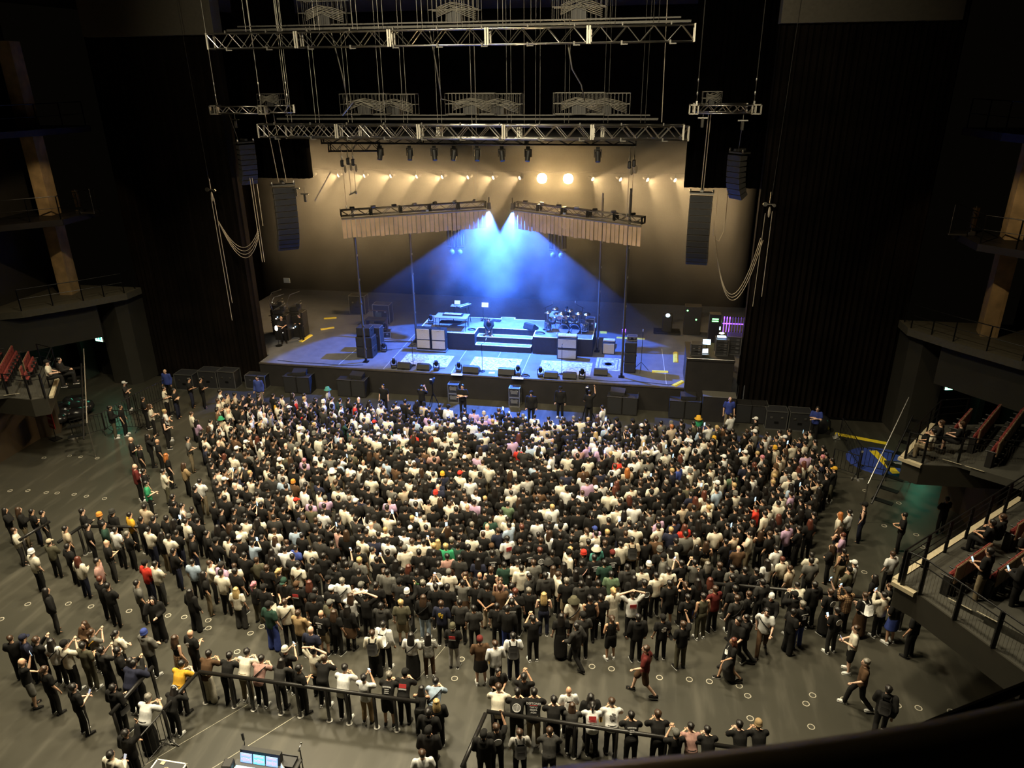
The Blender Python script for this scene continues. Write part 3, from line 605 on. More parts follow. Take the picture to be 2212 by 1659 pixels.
# ------------------------------------------------------------------ drum kit
SHELL = mat('drum_shell', (.06, .08, .11), .25, .2); HEADM = mat('drum_head', (.62, .64, .66), .5); CHR = mat('chrome', (.75, .76, .78), .12, 1); CYM = mat('cymbal_bronze', (.62, .55, .38), .22, 1)
def drum(name, label, c, r, h, tilt=0, az=0, n=20):
    o = thing(name, label, 'drum', c, az); T = Matrix.Rotation(tilt, 4, 'X')
    part(o, 'shell', MB().lathe([(r, -h/2), (r*1.005, 0), (r, h/2)], (0, 0, 0), n, M4=T), SHELL, True)
    part(o, 'drumhead', MB().lathe([(1e-5, h/2), (r*.98, h/2)], (0, 0, 0), n, M4=T), HEADM); part(o, 'drumhead', MB().lathe([(r*.98, -h/2), (1e-5, -h/2)], (0, 0, 0), n, M4=T), HEADM)
    part(o, 'hoop', MB().lathe([(r, h/2-.02), (r*1.05, h/2-.015), (r*1.05, h/2+.015), (r, h/2+.012)], (0, 0, 0), n, M4=T).lathe([(r, -h/2-.012), (r*1.05, -h/2-.015), (r*1.05, -h/2+.015), (r, -h/2+.02)], (0, 0, 0), n, M4=T), CHR)
    mb = MB()
    for k in range(8):
        a = k*PI/4; mb.cyl(T @ Vector((r*1.03*math.cos(a), r*1.03*math.sin(a), -h*.42)), T @ Vector((r*1.03*math.cos(a), r*1.03*math.sin(a), h*.42)), .008, n=5)
    part(o, 'tension_rod', mb, CHR)
    return o
DX, DY, DZ = 3.55, 40.75, 2.42
drum('bass_drum', 'bass drum lying on its side at the front of the kit', (DX, DY-.15, DZ+.29), .28, .42, PI/2)
drum('bass_drum', 'second bass drum right of the first one', (DX+.62, DY-.12, DZ+.29), .28, .42, PI/2)
for x, y, z, r, h, lab in ((-.3, -.02, .78, .15, .18, 'small tom above the first bass drum'), (.08, -.05, .8, .16, .2, 'tom between the two bass drums'), (.52, -.02, .8, .17, .22, 'tom above the second bass drum'), (-.72, .05, .62, .2, .22, 'tom at the left side of the kit')):
    drum('tom_drum', lab, (DX+x, DY+y, DZ+z), r, h, .45, 0)
for x, y, r, h, lab in ((.95, .25, .22, .4, 'floor tom right of the drummer'), (1.15, -.1, .24, .42, 'floor tom at the right front of the kit'), (-.95, -.1, .2, .4, 'floor tom at the left front of the kit')):
    o = drum('floor_tom', lab, (DX+x, DY+y, DZ+.42), r, h)
    for k in range(3): part(o, 'leg', MB().cyl((r*math.cos(k*2.1), r*math.sin(k*2.1), .1), (r*1.08*math.cos(k*2.1), r*1.08*math.sin(k*2.1), -.42), .01, n=6), CHR)
o = drum('snare_drum', 'snare drum in front of the drummer', (DX-.25, DY+.38, DZ+.6), .18, .15)
for k in range(3): part(o, 'leg', MB().cyl((0, 0, -.08), (.3*math.cos(k*2.1), .3*math.sin(k*2.1), -.59), .01, n=6), CHR)
for i, (x, y, z, r, lab) in enumerate(((-1.0, .1, 1.15, .23, 'large cymbal at the left end of the kit'), (-.6, .35, 1.3, .2, 'cymbal high on the left of the kit'), (-.15, -.2, 1.22, .22, 'cymbal above the small toms'), (.3, .0, 1.32, .2, 'cymbal high at the middle of the kit'), (.8, .0, 1.2, .24, 'large cymbal right of the middle of the kit'), (1.25, .2, 1.1, .23, 'cymbal at the right end of the kit'), (-.55, .45, .95, .17, 'hi-hat beside the snare drum'))):
    r_ = thing('cymbal_stand', lab, 'cymbal', (DX+x, DY+y, DZ)); T = Matrix.Rotation(.25, 4, 'X') @ Matrix.Rotation(.1*(i % 3-1), 4, 'Y')
    part(r_, 'cymbal', MB().lathe([(1e-5, .035), (.04, .03), (.05, .01), (r, -.012), (r, -.016), (.05, .004), (1e-5, .028)], (0, 0, z), 22, M4=T), CYM, True)
    part(r_, 'pole', MB().cyl((0, 0, .25), (0, 0, z), .012, n=8), CHR)
    for k in range(3): part(r_, 'leg', MB().cyl((0, 0, .3), (.26*math.cos(k*2.1+i), .26*math.sin(k*2.1+i), .01), .01, n=6), CHR)
t = thing('drum_stool', 'round drum stool behind the kit', 'stool', (DX, DY+.75, DZ))
part(t, 'seat', MB().cyl((0, 0, .45), (0, 0, .53), .17, n=18), BLK); part(t, 'post', MB().cyl((0, 0, .1), (0, 0, .45), .025), CHR)
for k in range(3): part(t, 'leg', MB().cyl((0, 0, .25), (.26*math.cos(k*2.1), .26*math.sin(k*2.1), .01), .012, n=6), CHR)
mic_stand(DX-1.15, DY+.2, DZ, 1.35, 'boom microphone over the left of the drums', .5); mic_stand(DX+.95, DY+.55, DZ, 1.35, 'boom microphone over the right of the drums', -.5)
t = thing('drum_rug_screen', 'pale flat case lid propped behind the drummer', 'case lid', (DX-.55, DY+1.35, DZ))
part(t, 'panel', MB().box((0, 0, .62), (1.0, .06, .34), M4=Matrix.Rotation(-.5, 4, 'X')), KT); part(t, 'stand', MB().cyl((-.35, 0, 0), (-.35, 0, .6), .02).cyl((.35, 0, 0), (.35, 0, .6), .02), BLKM)
flight_case((5.0, 41.3, 2.42), (.5, .5, .75), 'tall dark case on the right riser behind the drums')
for x, y, lab in ((3.2, 39.95, 'left clear water bottle on the riser edge before the drums'), (3.95, 40.0, 'right clear water bottle on the riser edge before the drums')):
    t = thing('water_bottle', lab, 'bottle', (x, y, 2.42)); part(t, 'body', MB().lathe([(1e-5, 0), (.035, 0), (.035, .16), (.014, .2), (1e-5, .2)], n=10), mat('bottle_plastic', (.5, .6, .75), .15), True); part(t, 'cap', MB().cyl((0, 0, .2), (0, 0, .225), .016, n=8), EDGE)
def kill(root):
    for o in list(root.children_recursive)+[root]: bpy.data.objects.remove(o, do_unlink=True)
kill(mw); kill(mh); kill(SEAT0); KID.clear()
# ------------------------------------------------------------------ along the stage front
def sub(x0, x1, label, n=2, y=35.42, h=1.0, wedge=True, d_=.75):
    r = thing('subwoofer_stack', label, 'subwoofer', ((x0+x1)/2, y, 0)); w_ = (x1-x0)/n
    for i in range(n):
        o = part(r, 'cabinet', MB().box((-(x1-x0)/2+w_*(i+.5), 0, h/2), (w_-.015, d_, h), bev=.012), BLK)
        part(o, 'grille', MB().box((-(x1-x0)/2+w_*(i+.5), -d_/2-.008, h/2), (w_-.1, .02, h-.12)), GRIL)
    part(r, 'corner_strip', MB().box((0, -d_/2-.005, h+.004), ((x1-x0), .02, .012)).box(((x1-x0)/2-.01, 0, h+.005), (.02, d_, .014)), CEDGE)
    return r
sub(-11.45, -9.9, 'subwoofers before the left stage front, farther from the middle'); sub(-8.3, -6.68, 'subwoofers before the left stage front, nearer the middle')
sub(6.42, 8.0, 'subwoofers before the right stage front lit blue on top'); sub(9.58, 11.14, 'subwoofers below the black gear booth')
sub(12.85, 14.4, 'subwoofers at the right end beyond the draped box')
fill = thing('front_fill_speaker', 'small fill speaker', 'loudspeaker', (0, 0, -60))
part(fill, 'cabinet', MB().ext([(-.2, 0), (-.2, .18), (.18, .30), (.2, 0)], -.38, .38), BLK); part(fill, 'grille', MB().box((0, -.205, .09), (.7, .015, .15)), GRIL); part(fill, 'handle', MB().box((.386, 0, .12), (.012, .12, .04)), BLKM)
for x, y, z, rz, lab in ((-10.6, 35.45, 1.0, .1, 'fill speaker on the far left subwoofers'), (-7.25, 35.5, 1.0, -.15, 'fill speaker on the left subwoofers nearer the middle'), (6.95, 35.45, 1.0, -.1, 'fill speaker on the blue-lit right subwoofers'), (10.5, 35.45, 1.0, .1, 'fill speaker on the subwoofers below the gear booth')):
    dup(fill, (x, y, z), rz, lab, 'front fill speakers')
kill(fill); KID.clear()
for x, lab in ((-1.77, 'left black amplifier case with silver edges under the stage lip'), (1.55, 'right black amplifier case with silver edges under the stage lip')):
    for k, z in enumerate((0, .53)):
        r = flight_case((x, 35.45, z), (.56, .5, .53), lab.replace('amplifier', ('lower half of stacked', 'upper half of stacked')[k]))
        part(r, 'control_panel', MB().box((0, -.27, .3), (.36, .01, .2)).box((-.12, -.275, .42), (.08, .01, .04)).box((.12, -.275, .42), (.08, .01, .04)), mat('grey_panel', (.11, .11, .11), .5))
    single('drink_shelf', 'narrow pale shelf strip on the stage lip above the %s case' % lab.split()[0], 'shelf', MB().box((0, 0, 0), (.62, .16, .03), bev=.008).box((0, .08, .03), (.62, .02, .06)), mat('shelf_pale', (.5, .52, .55), .5), (x+.1, 35.72, 1.42))
# black draped plinth with the gear booth on top
B0 = (11.45, 36.9)
t = thing('gear_booth', 'tall black draped platform at the right end of the stage', 'platform', (B0[0], B0[1], 0))
part(t, 'drape', MB().box((0, 0, 1.5), (2.3, 2.5, 3.0)), SKIRT); part(t, 'deck', MB().box((0, 0, 3.04), (2.36, 2.56, .1)), BLK)
part(t, 'leg_post', MB().cyl((-1.17, -1.27, 1.4), (-1.17, -1.27, 3.15), .03), STEEL); part(t, 'rail', MB().tube([(-1.15, -1.28, 3.12), (1.15, -1.28, 3.12)], .02), STEEL)
def rack(loc, dims, label, rz=0, panels=6, glow=None):
    r = flight_case(loc, dims, label, rz, edge=mat('rack_edging', (.20, .20, .20), .4, .8)); w_, d_, h_ = dims
    for k in range(panels):
        o = part(r, 'rack_unit', MB().box((0, -d_/2-.01, h_*(k+.7)/(panels+.4)), (w_*.84, .02, h_/panels*.7)), mat('rack_face', (.03, .03, .032), .4))
        part(o, 'dial', MB().box((w_*.25, -d_/2-.024, h_*(k+.7)/(panels+.4)), (w_*.22, .01, h_/panels*.3)), mat('rack_dial', (.08, .08, .085), .4))
    return r
rack((12.0, 36.6, 3.09), (.62, .6, .85), 'open gear rack in the middle of the booth'); rack((12.62, 36.9, 3.09), (.7, .7, .95), 'wide gear rack at the right of the booth', -.1, 4)
rack((10.75, 36.35, 3.09), (.55, .5, .62), 'dark shelf unit at the left corner of the booth', 0, 3)
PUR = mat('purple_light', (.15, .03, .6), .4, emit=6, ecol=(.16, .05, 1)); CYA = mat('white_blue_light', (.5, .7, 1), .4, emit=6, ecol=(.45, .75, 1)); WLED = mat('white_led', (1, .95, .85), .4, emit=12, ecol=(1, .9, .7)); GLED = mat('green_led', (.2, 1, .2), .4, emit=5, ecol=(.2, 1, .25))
t = thing('guitar_rack', 'purple-lit rack of hanging instruments in the booth', 'instrument rack', (12.62, 37.75, 3.09))
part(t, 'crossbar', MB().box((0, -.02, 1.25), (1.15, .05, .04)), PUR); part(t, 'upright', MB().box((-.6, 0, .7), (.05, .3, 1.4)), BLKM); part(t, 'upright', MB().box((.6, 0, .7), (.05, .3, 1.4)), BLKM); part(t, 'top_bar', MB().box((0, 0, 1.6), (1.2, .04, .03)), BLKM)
for k in range(8): part(t, 'instrument_neck', MB().box((-.5+.14*k, -.03, 1.15), (.03, .03, .72), M4=Matrix.Rotation(.05, 4, 'X')).box((-.5+.14*k, -.02, 1.56), (.05, .02, .12)), PUR if k < 3 else mat('neck_faint_glow', (.08, .05, .12), .4, emit=.35, ecol=(.2, .08, .8)))  # purple light on the necks is put in as their own glow
laptop((11.2, 36.1, 3.2), .2, 'laptop glowing pale blue at the front of the booth', SCRW)
t = thing('tablet', 'tilted lit tablet above the laptop in the booth', 'tablet', (11.25, 36.55, 3.09)); part(t, 'stand', MB().cyl((0, .05, 0), (0, .05, .55), .015), BLKM); part(t, 'case', MB().box((0, 0, .62), (.42, .02, .30), M4=Matrix.Rotation(-.3, 4, 'X')), BLK); part(t, 'screen', MB().box((0, -.014, .62), (.38, .006, .26), M4=Matrix.Rotation(-.3, 4, 'X')), CYA)
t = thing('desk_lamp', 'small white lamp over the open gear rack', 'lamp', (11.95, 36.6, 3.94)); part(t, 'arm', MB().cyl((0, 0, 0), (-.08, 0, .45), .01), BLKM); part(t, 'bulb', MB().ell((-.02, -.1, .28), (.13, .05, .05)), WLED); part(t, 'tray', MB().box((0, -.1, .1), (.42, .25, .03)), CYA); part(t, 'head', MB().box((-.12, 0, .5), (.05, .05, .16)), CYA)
t = thing('rack_mixer', 'two green-lit meters of a rack mixer far back on the right', 'mixer', (11.9, 40.2, 1.4)); part(t, 'case', MB().box((0, 0, 1.35), (.6, .5, 2.7)), BLK); part(t, 'meter', MB().box((0, -.26, 2.45), (.34, .02, .06)), GLED); part(t, 'meter', MB().box((0, -.26, 2.33), (.34, .02, .06)), GLED)
t = thing('moving_light', 'dark fixture with one white glint in the right wing', 'stage light', (9.5, 44.5, 1.4)); part(t, 'body', MB().box((0, 0, .6), (.6, .5, 1.2), bev=.05), BLK); part(t, 'lamp_glint', MB().ell((0, -.27, 1.2), (.13, .03, .12)), CYA); part(t, 'trolley', MB().box((0, 0, .1), (1.6, .8, .1)), BLKM)
t = thing('control_rack', 'dark rack with two tiny green lights in the right wing', 'rack', (11.0, 44.6, 1.4)); part(t, 'case', MB().box((0, 0, .9), (1.0, .7, 1.8), bev=.02), BLK); part(t, 'indicator', MB().ell((-.35, -.36, 1.55), (.05, .02, .05)), GLED); part(t, 'indicator', MB().ell((.2, -.36, 1.0), (.05, .02, .05)), GLED)
flight_case((13.3, 41.5, 1.4), (1.0, .7, 1.2), 'black trunk in the shadow of the right wing'); single('purple_lamp', 'small violet lamp on the deck behind the right stack', 'lamp', MB().ell((0, 0, .12), (.12, .08, .08)).box((0, 0, .03), (.2, .2, .06)), PUR, (6.9, 44.3, 1.4))
# boxes at the right of the stage foot
t = thing('draped_box', 'black draped box with pale top right of the subwoofers', 'box', (12.0, 35.3, 0)); part(t, 'drape', MB().box((0, 0, .68), (1.6, .7, 1.36)), SKIRT); part(t, 'lid', MB().box((0, 0, 1.38), (1.64, .74, .05), bev=.01), mat('lid_grey', (.09, .085, .07), .6))
for x, lab in ((14.75, 'left of two black equipment trunks by the right curtain'), (15.85, 'right of two black equipment trunks by the right curtain')): flight_case((x, 34.9, 0), (1.0, .7, 1.0), lab)
t = thing('covered_chair_stack', 'rounded black covered stack next to the right trunks', 'covered gear', (16.85, 34.7, 0)); part(t, 'cover', MB().ell((0, 0, .35), (.5, .4, .55), 12, 8), mat('plastic_sheet', (.015, .015, .016), .25), True); part(t, 'base', MB().box((0, 0, .1), (.8, .6, .2)), BLK)
for i, (x, y, w_, d_, h_, lab) in enumerate(((-17.2, 34.9, 1.1, .8, .95, 'leftmost dark trunk at the foot of the left curtain'), (-16.0, 35.3, 1.1, .7, 1.05, 'dark trunk second from the left at the left curtain'), (-14.9, 35.4, 1.0, .7, 1.05, 'dark trunk third from the left at the left curtain'), (-13.3, 35.6, 1.2, .6, .8, 'low dark trunk nearest the stage at the left curtain'))): flight_case((x, y, 0), (w_, d_, h_), lab)
# left wing clutter
def tower(loc, label, seed, glints):
    rg = random.Random(seed); t = thing('gear_tower', label, 'equipment rack', loc)
    part(t, 'rack_case', MB().box((0, 0, .8), (.9, .7, 1.6), bev=.02), BLK)
    part(t, 'top_gear', MB().box((-.1, 0, 1.75), (.6, .5, .3), bev=.03).box((.2, -.1, 2.0), (.3, .3, .25), bev=.03), CASE)
    part(t, 'bent_pole', MB().tube([(-.4, -.2, 1.5), (-.5, -.25, 2.2), (-.2, -.3, 2.7), (.4, -.2, 2.9)], .025), STEEL)
    part(t, 'silver_tube', MB().cyl((-.6, -.3, 1.2), (.3, -.35, 1.5), .03).cyl((-.5, -.35, .8), (.45, -.35, .75), .025).cyl((-.3, -.4, 1.9), (.5, -.4, 2.4), .02), STEEL)
    for k in range(glints): part(t, 'indicator', MB().ell((rg.uniform(-.4, .4), -.38, rg.uniform(.4, 2.2)), (.03, .02, .03), 8, 6), CYA if k % 2 else WLED)
    return t
tower((-13.6, 39.9, 1.4), 'cluttered gear rack with poles in the left wing', 3, 3); tower((-12.9, 40.6, 1.4), 'second cluttered gear rack behind the first in the left wing', 4, 2); tower((-14.2, 40.8, 1.4), 'gear rack half behind the left curtain', 8, 1)
t = thing('work_lamp', 'bright small work lamp by the bald crew member in the left wing', 'lamp', (-13.35, 38.6, 1.4)); part(t, 'pole', MB().cyl((0, 0, 0), (0, 0, 1.05), .015), BLKM); part(t, 'lamp_head', MB().ell((0, -.04, 1.12), (.09, .06, .16)), WLED); part(t, 'base', MB().lathe([(1e-5, 0), (.2, 0), (.2, .03), (1e-5, .04)], n=12), BLKM)
single('wall_notice', 'pale paper notice on the dark wall above the left wing gear', 'notice', MB().box((0, 0, 0), (.42, .02, .3)).box((0, -.012, .06), (.32, .006, .03)).box((0, -.012, -.02), (.32, .006, .03)), mat('paper_dim', (.30, .33, .34), .7), (-14.6, 43.0, 4.2))
for x, y, z, lab in ((-8.6, 43.8, 1.4, 'trolley with a pale box behind the left speaker stack'), (-10.9, 45.5, 1.4, 'dark trunk far back in the left wing')): flight_case((x, y, z), (1.1, .7, 1.3), lab)
t = thing('monitor_desk', 'low desk with a lit screen behind the left speaker stack', 'desk', (-8.3, 41.8, 1.4)); part(t, 'desktop', MB().box((0, 0, .9), (1.3, .7, .06)), CASE); part(t, 'frame', MB().box((-.6, 0, .45), (.05, .6, .9)).box((.6, 0, .45), (.05, .6, .9)).box((0, .28, 1.35), (1.25, .04, .05)).box((.6, .28, 1.1), (.04, .04, .5)), mat('frame_brown', (.10, .07, .05), .5, .4)); part(t, 'screen', MB().box((.1, .1, 1.15), (.4, .03, .28)), mat('screen_dim', (.04, .05, .06), .3, emit=.12))
# ------------------------------------------------------------------ aluminium trusses
def truss(L, hgt, dep, bay, nsec):
    chords = []; a = hgt/2; b = dep/2
    for sy in (-1, 1):
        for sz in (-1, 1): chords.append(MB().cyl((-L/2, sy*b, sz*a), (L/2, sy*b, sz*a), .028, n=8))
    br = MB(); n = int(L/bay)
    for i in range(n):
        x0 = -L/2+L*i/n; x1 = -L/2+L*(i+1)/n
        for sy in (-1, 1): br.cyl((x0, sy*b, (-a if i % 2 else a)), (x1, sy*b, (a if i % 2 else -a)), .016, n=6, cap=False)
        for sz in (-1, 1): br.cyl((x0, (-b if i % 2 else b), sz*a), (x1, (b if i % 2 else -b), sz*a), .014, n=5, cap=False)
    pl = []
    for i in range(nsec+1):
        x = -L/2+L*i/nsec; m_ = MB()
        for off in ((-.045, .045) if 0 < i < nsec else ((.03,) if i == 0 else (-.03,))):
            for sy in (-1, 1): m_.box((x+off, sy*b, 0), (.06, .07, hgt+.06))
            for sz in (-1, 1): m_.box((x+off, 0, sz*a), (.06, dep, .06))
        pl.append(m_)
    return chords, br, pl
def make_truss(name, label, loc, L, hgt=.52, dep=.52, bay=.46, nsec=5, rz=0, m=None, clamps=0, lift=0):
    m = m or ALU; r = thing(name, label, 'truss', loc, rz); ch, br, pl = truss(L, hgt, dep, bay, nsec)
    for c in ch: part(r, 'chord', c, m, True)
    part(r, 'brace_lattice', br, m)
    for p_ in pl: part(r, 'joint_plate', p_, mat('plate_metal', (.40, .38, .33), .5, .7) if m is ALU else m)
    for i in range(clamps):
        x = -L/2+L*(i+.5)/clamps; k = part(r, 'pipe_clamp', MB().box((x, -dep/2-.04, -hgt/2-.02), (.06, .1, .14)).box((x+.09, -dep/2-.05, -hgt/2-.07), (.24, .06, .035)).box((x, -dep/2, hgt/2+.05), (.05, .08, .10)), mat('clamp_dark', (.10, .095, .085), .5, .6))
    return r
make_truss('lighting_truss', 'long silver truss hanging highest across the hall', (0, 29, 17.61), 18.3, clamps=11)
make_truss('lighting_truss', 'long silver truss hanging lower, in front of the stage opening', (0, 32, 14.13), 18.3, clamps=11)
make_truss('lighting_truss', 'silver truss half hidden right behind the lower long truss', (.5, 33.1, 14.0), 17.8)
for s, lab in ((-1, 'left'), (1, 'right')):
    x0, x1 = (-11.75, -9.4) if s < 0 else (9.5, 11.95)
    make_truss('short_truss', 'short silver truss holding the %s hanging speakers' % lab, ((x0+x1)/2, 33, 14.94), x1-x0, .3, .3, .3, 1)
    make_truss('short_truss', 'stub silver truss angled off the %s short truss' % lab, ((-8.75, 33.35, 14.96) if s < 0 else (10.6, 33.9, 14.96)), 1.25 if s < 0 else 2.2, .3, .3, .25, 1, .35 if s < 0 else 0)
    for xx in (x0, x1): single('corner_block', 'square silver corner block at the %s end of the %s short truss' % ('outer' if (xx < 0) == (xx == x0) else 'inner', lab), 'truss corner', MB().box((-.16, 0, .17), (.04, .4, .06)).box((.16, 0, .17), (.04, .4, .06)).box((0, 0, .17), (.36, .4, .05)).box((0, 0, -.17), (.36, .4, .05)).box((-.17, -.1, 0), (.05, .2, .34)).box((.17, -.1, 0), (.05, .2, .34)), mat('plate_metal', (.40, .38, .33), .5, .7), (xx, 32.98, 14.94))
make_truss('black_truss', 'black truss carrying the hoists above the left slatted pod', (-7.0, 37.4, 12.95), 2.6, .4, .4, .35, 1, .15, BLKM)
# cable ladders / black beams over the trusses
DARKM = mat('dark_beam', (.05, .047, .04), .5, .4)
for (x0, x1, y, z, lab) in ((-8.6, 8.1, 32.6, 14.58, 'dark beam running along the top of the lower truss'), (-8.6, 9.0, 29.4, 18.0, 'dark beam running along the top of the highest truss')):
    r = thing('cable_tray', lab, 'beam', ((x0+x1)/2, y, z)); L = x1-x0
    part(r, 'lower_bar', MB().box((0, 0, 0), (L, .08, .08)), DARKM); part(r, 'upper_bar', MB().box((0, .2, .14), (L*.96, .05, .05)), DARKM)
# cable baskets
CABL = mat('grey_cable', (.16, .15, .125), .5)
def basket(x, y, z, w_, h_, seed, label):
    rg = random.Random(seed); r = thing('cable_basket', label, 'cable basket', (x, y, z)); m_ = MB(); d_ = .55
    for sy in (-1, 1):
        for zz in (0, h_*.5, h_): m_.box((0, sy*d_/2, zz), (w_, .025, .025))
        for k in range(int(w_/.16)+1): m_.box((-w_/2+w_*k/int(w_/.16), sy*d_/2, h_/2), (.012, .012, h_))
    for sx in (-1, 1): m_.box((sx*w_/2, 0, h_), (.025, d_, .025)).box((sx*w_/2, 0, 0), (.025, d_, .025))
    part(r, 'basket_frame', m_, mat('basket_wire', (.075, .07, .06), .5, .5)); part(r, 'control_box', MB().box((0, 0, h_*.22), (w_*.28, .4, h_*.45)), BLK)
    for k in range(7):
        a = rg.uniform(-.15, .15); c = [(-w_*.42, -.3, h_*.12+.05*k), (-w_*.25, -.32, h_*.28+.05*k), (a, -.3, h_*(.48+.05*k)), (w_*.25, -.32, h_*.25+.06*k), (w_*.45, -.3, h_*.1+.06*k)]
        part(r, 'cable', MB().tube([Vector(c[0]).lerp(Vector(c[1]), .5)]+[Vector(p) for p in c[1:]], .016, 5), CABL, True)
for i, (x, nm) in enumerate(((-4.45, 'left'), (.25, 'middle'), (4.85, 'right'))):
    basket(x, 32.7, 14.78, 2.1, .82, i+1, '%s wire basket of coiled cables on the lower truss' % nm)
    basket(x+.2 if i else x-.2, 29.7, 18.12, 1.9, .85, i+11, '%s wire basket of coiled cables on the highest truss' % nm)
    basket(x+1.0, 33.6, 14.7, 2.1, .85, i+21, 'wire basket seen behind the %s basket of the lower truss' % nm)
basket(-9.05, 33.2, 15.1, 1.1, .5, 31, 'small tangle of cables in a frame on the left short truss'); basket(10.2, 33.3, 15.1, .75, .5, 32, 'small frame box of cables on the right short truss')
# wires, chains and hanging lines
WIRE = mat('steel_wire', (.16, .15, .13), .45, .8); WIREB = mat('pale_rope', (.36, .31, .24), .6)
def wire(a, b, label, r=.012, m=None, cat='wire', name='hanging_wire'):
    o = Vector(b); return single(name, label, cat, MB().cyl(Vector(a)-o, (0, 0, 0), r, n=5), m or WIRE, o)
for i, x in enumerate((-7.9, -6.6, -5.1, -3.6, -2.6, -1.1, .4, 1.9, 3.1, 4.3, 5.9, 7.4)):
    for dx in (0, .18):
        wire((x+dx, 32.2, 20), (x+dx, 32.2, 14.45), 'thin dark suspension wires dropping behind the highest truss to the lower truss', .009).__setitem__('group', 'suspension wires of the lower truss')
        wire((x+dx+.3, 29, 20), (x+dx+.3, 29, 17.92), 'thin dark suspension wires above the highest truss', .009).__setitem__('group', 'suspension wires of the highest truss')
wire((8.13, 32, 20), (8.24, 32, 14.5), 'paler single wire down to the right end of the lower truss', .016, WIREB)
for k, (x, lab) in enumerate(((-11.65, 'outer left'), (-9.5, 'inner left'), (-8.2, 'stub left'), (9.6, 'inner right'), (11.85, 'outer right'))):
    r = thing('hoist_chain', 'hoist chain with hook over the %s end of a short truss' % lab, 'chain', (x, 33, 15.1))
    part(r, 'chain', MB().cyl((0, 0, .1), (0, 0, 5), .018, n=5), WIRE); part(r, 'hook', MB().ell((0, 0, .45), (.04, .03, .10), 8, 6).ell((0, 0, .95), (.035, .03, .08), 8, 6), STEEL); part(r, 'shackle', MB().box((0, 0, .08), (.07, .05, .14)), STEEL)
cable('grey cable snaking down from the highest truss to the right basket', [(4.7, 29.4, 17.3), (4.75, 30.5, 16.5), (5.0, 31.8, 15.9), (5.1, 32.4, 15.3)], .03, CABL, 'feed_cable'); cable('dark cable snaking down to the middle basket', [(-.6, 29.8, 18), (-.7, 31, 16.6), (-.9, 32.2, 15.4), (-.3, 32.4, 15.25), (.2, 32.4, 15.3)], .025, CABL, 'feed_cable'); cable('dark cable curving down to the left basket', [(-4.6, 30, 18), (-4.9, 31.5, 16.4), (-5.1, 32.3, 15.3), (-4.6, 32.4, 15.35), (-4.0, 32.4, 15.1)], .025, CABL, 'feed_cable')
single('metal_lever', 'pale slanted metal bar across the left cable basket', 'bar', MB().cyl((0, 0, 0), (.55, 0, .55), .035, n=8), STEEL, (-5.35, 32.2, 14.75))
# dark unlit fixtures under the lower truss
fx = thing('hanging_spotlight', 'unlit fixture', 'stage light', (0, 0, -60))
part(fx, 'clamp', MB().box((0, 0, -.06), (.16, .1, .12)), BLKM); part(fx, 'yoke', MB().box((-.15, 0, -.28), (.03, .08, .34)).box((.15, 0, -.28), (.03, .08, .34)).box((0, 0, -.12), (.32, .08, .03)), BLKM)
o = part(fx, 'head', MB().cyl((0, .05, -.22), (.02, -.12, -.62), .13, .11, 12), BLK); part(o, 'lens_ring', MB().cyl((.0, .06, -.2), (0, .08, -.16), .12, .10, 12), STEEL)
for i, x in enumerate((-4.4, -2.98, -1.83, -.9, .18, 1.3, 2.5, 5.6)): dup(fx, (x, 34, 13.35), .3*(i % 3-1), 'unlit black spotlight %s under the lower truss' % ('hanging leftmost', 'hanging second from left', 'hanging third from left', 'hanging fourth from left', 'hanging at the middle', 'hanging right of the middle', 'hanging above the bright pair', 'hanging rightmost')[i], 'unlit spotlights under the lower truss')
kill(fx); KID.clear()
make_truss('black_truss', 'dark bar of unlit spotlights behind the lower long truss', (0, 34.1, 13.55), 14.5, .25, .25, .5, 3, 0, BLKM)
# ------------------------------------------------------------------ row of warm lamps
LENSW = mat('warm_lens', (1, .8, .5), .3, emit=16, ecol=(1, .70, .36)); LENSH = mat('hot_lens', (1, .85, .6), .3, emit=150, ecol=(1, .66, .26))
rp = thing('lamp_pipe', 'dark pipe carrying the row of warm lamps behind the pods', 'pipe', (-3, 46.1, 10.75)); part(rp, 'pipe', MB().cyl((-13.2, 0, 0), (13.2, 0, 0), .04), BLKM); part(rp, 'end_cap', MB().cyl((13.2, 0, 0), (13.26, 0, 0), .05), BLKM)
nth = ('first', 'second', 'third', 'fourth', 'fifth', 'sixth', 'seventh', 'eighth', 'ninth', 'tenth')
for i, x in enumerate(LX):
    hot = i in (10, 11); s = -1 if i < 10 else 1
    lab = ('left', 'right')[i-10]+' one of the two glaring lamps facing the audience' if hot else ('%s lamp from the left end of the warm lamp row' % nth[i] if i < 10 else '%s warm lamp right of the two glaring lamps' % nth[i-12])
    r = thing('stage_lamp', lab, 'stage light', (x, 46.0, 10.38), 0, 'warm lamp row')
    d = Vector((7.9-x, -46, 3)).normalized() if hot else Vector((s*.72, -.45, -.28 if s < 0 else -.35)).normalized()
    q = d.to_track_quat('Z', 'Y').to_matrix().to_4x4(); rr = .30 if hot else .115
    part(r, 'housing', MB().lathe([(.07, -.36), (rr*.9, -.22), (rr*1.05, -.03)], (0, 0, 0), 14, M4=q), BLK, True)
    part(r, 'yoke', MB().box((0, .0, .22), (.05, .05, .34)), BLKM)
    part(r, 'lens', MB().lathe([(rr, -.02), (rr*.7, .02), (1e-5, .035)], (0, 0, 0), 16, M4=q), LENSH if hot else LENSW, True)
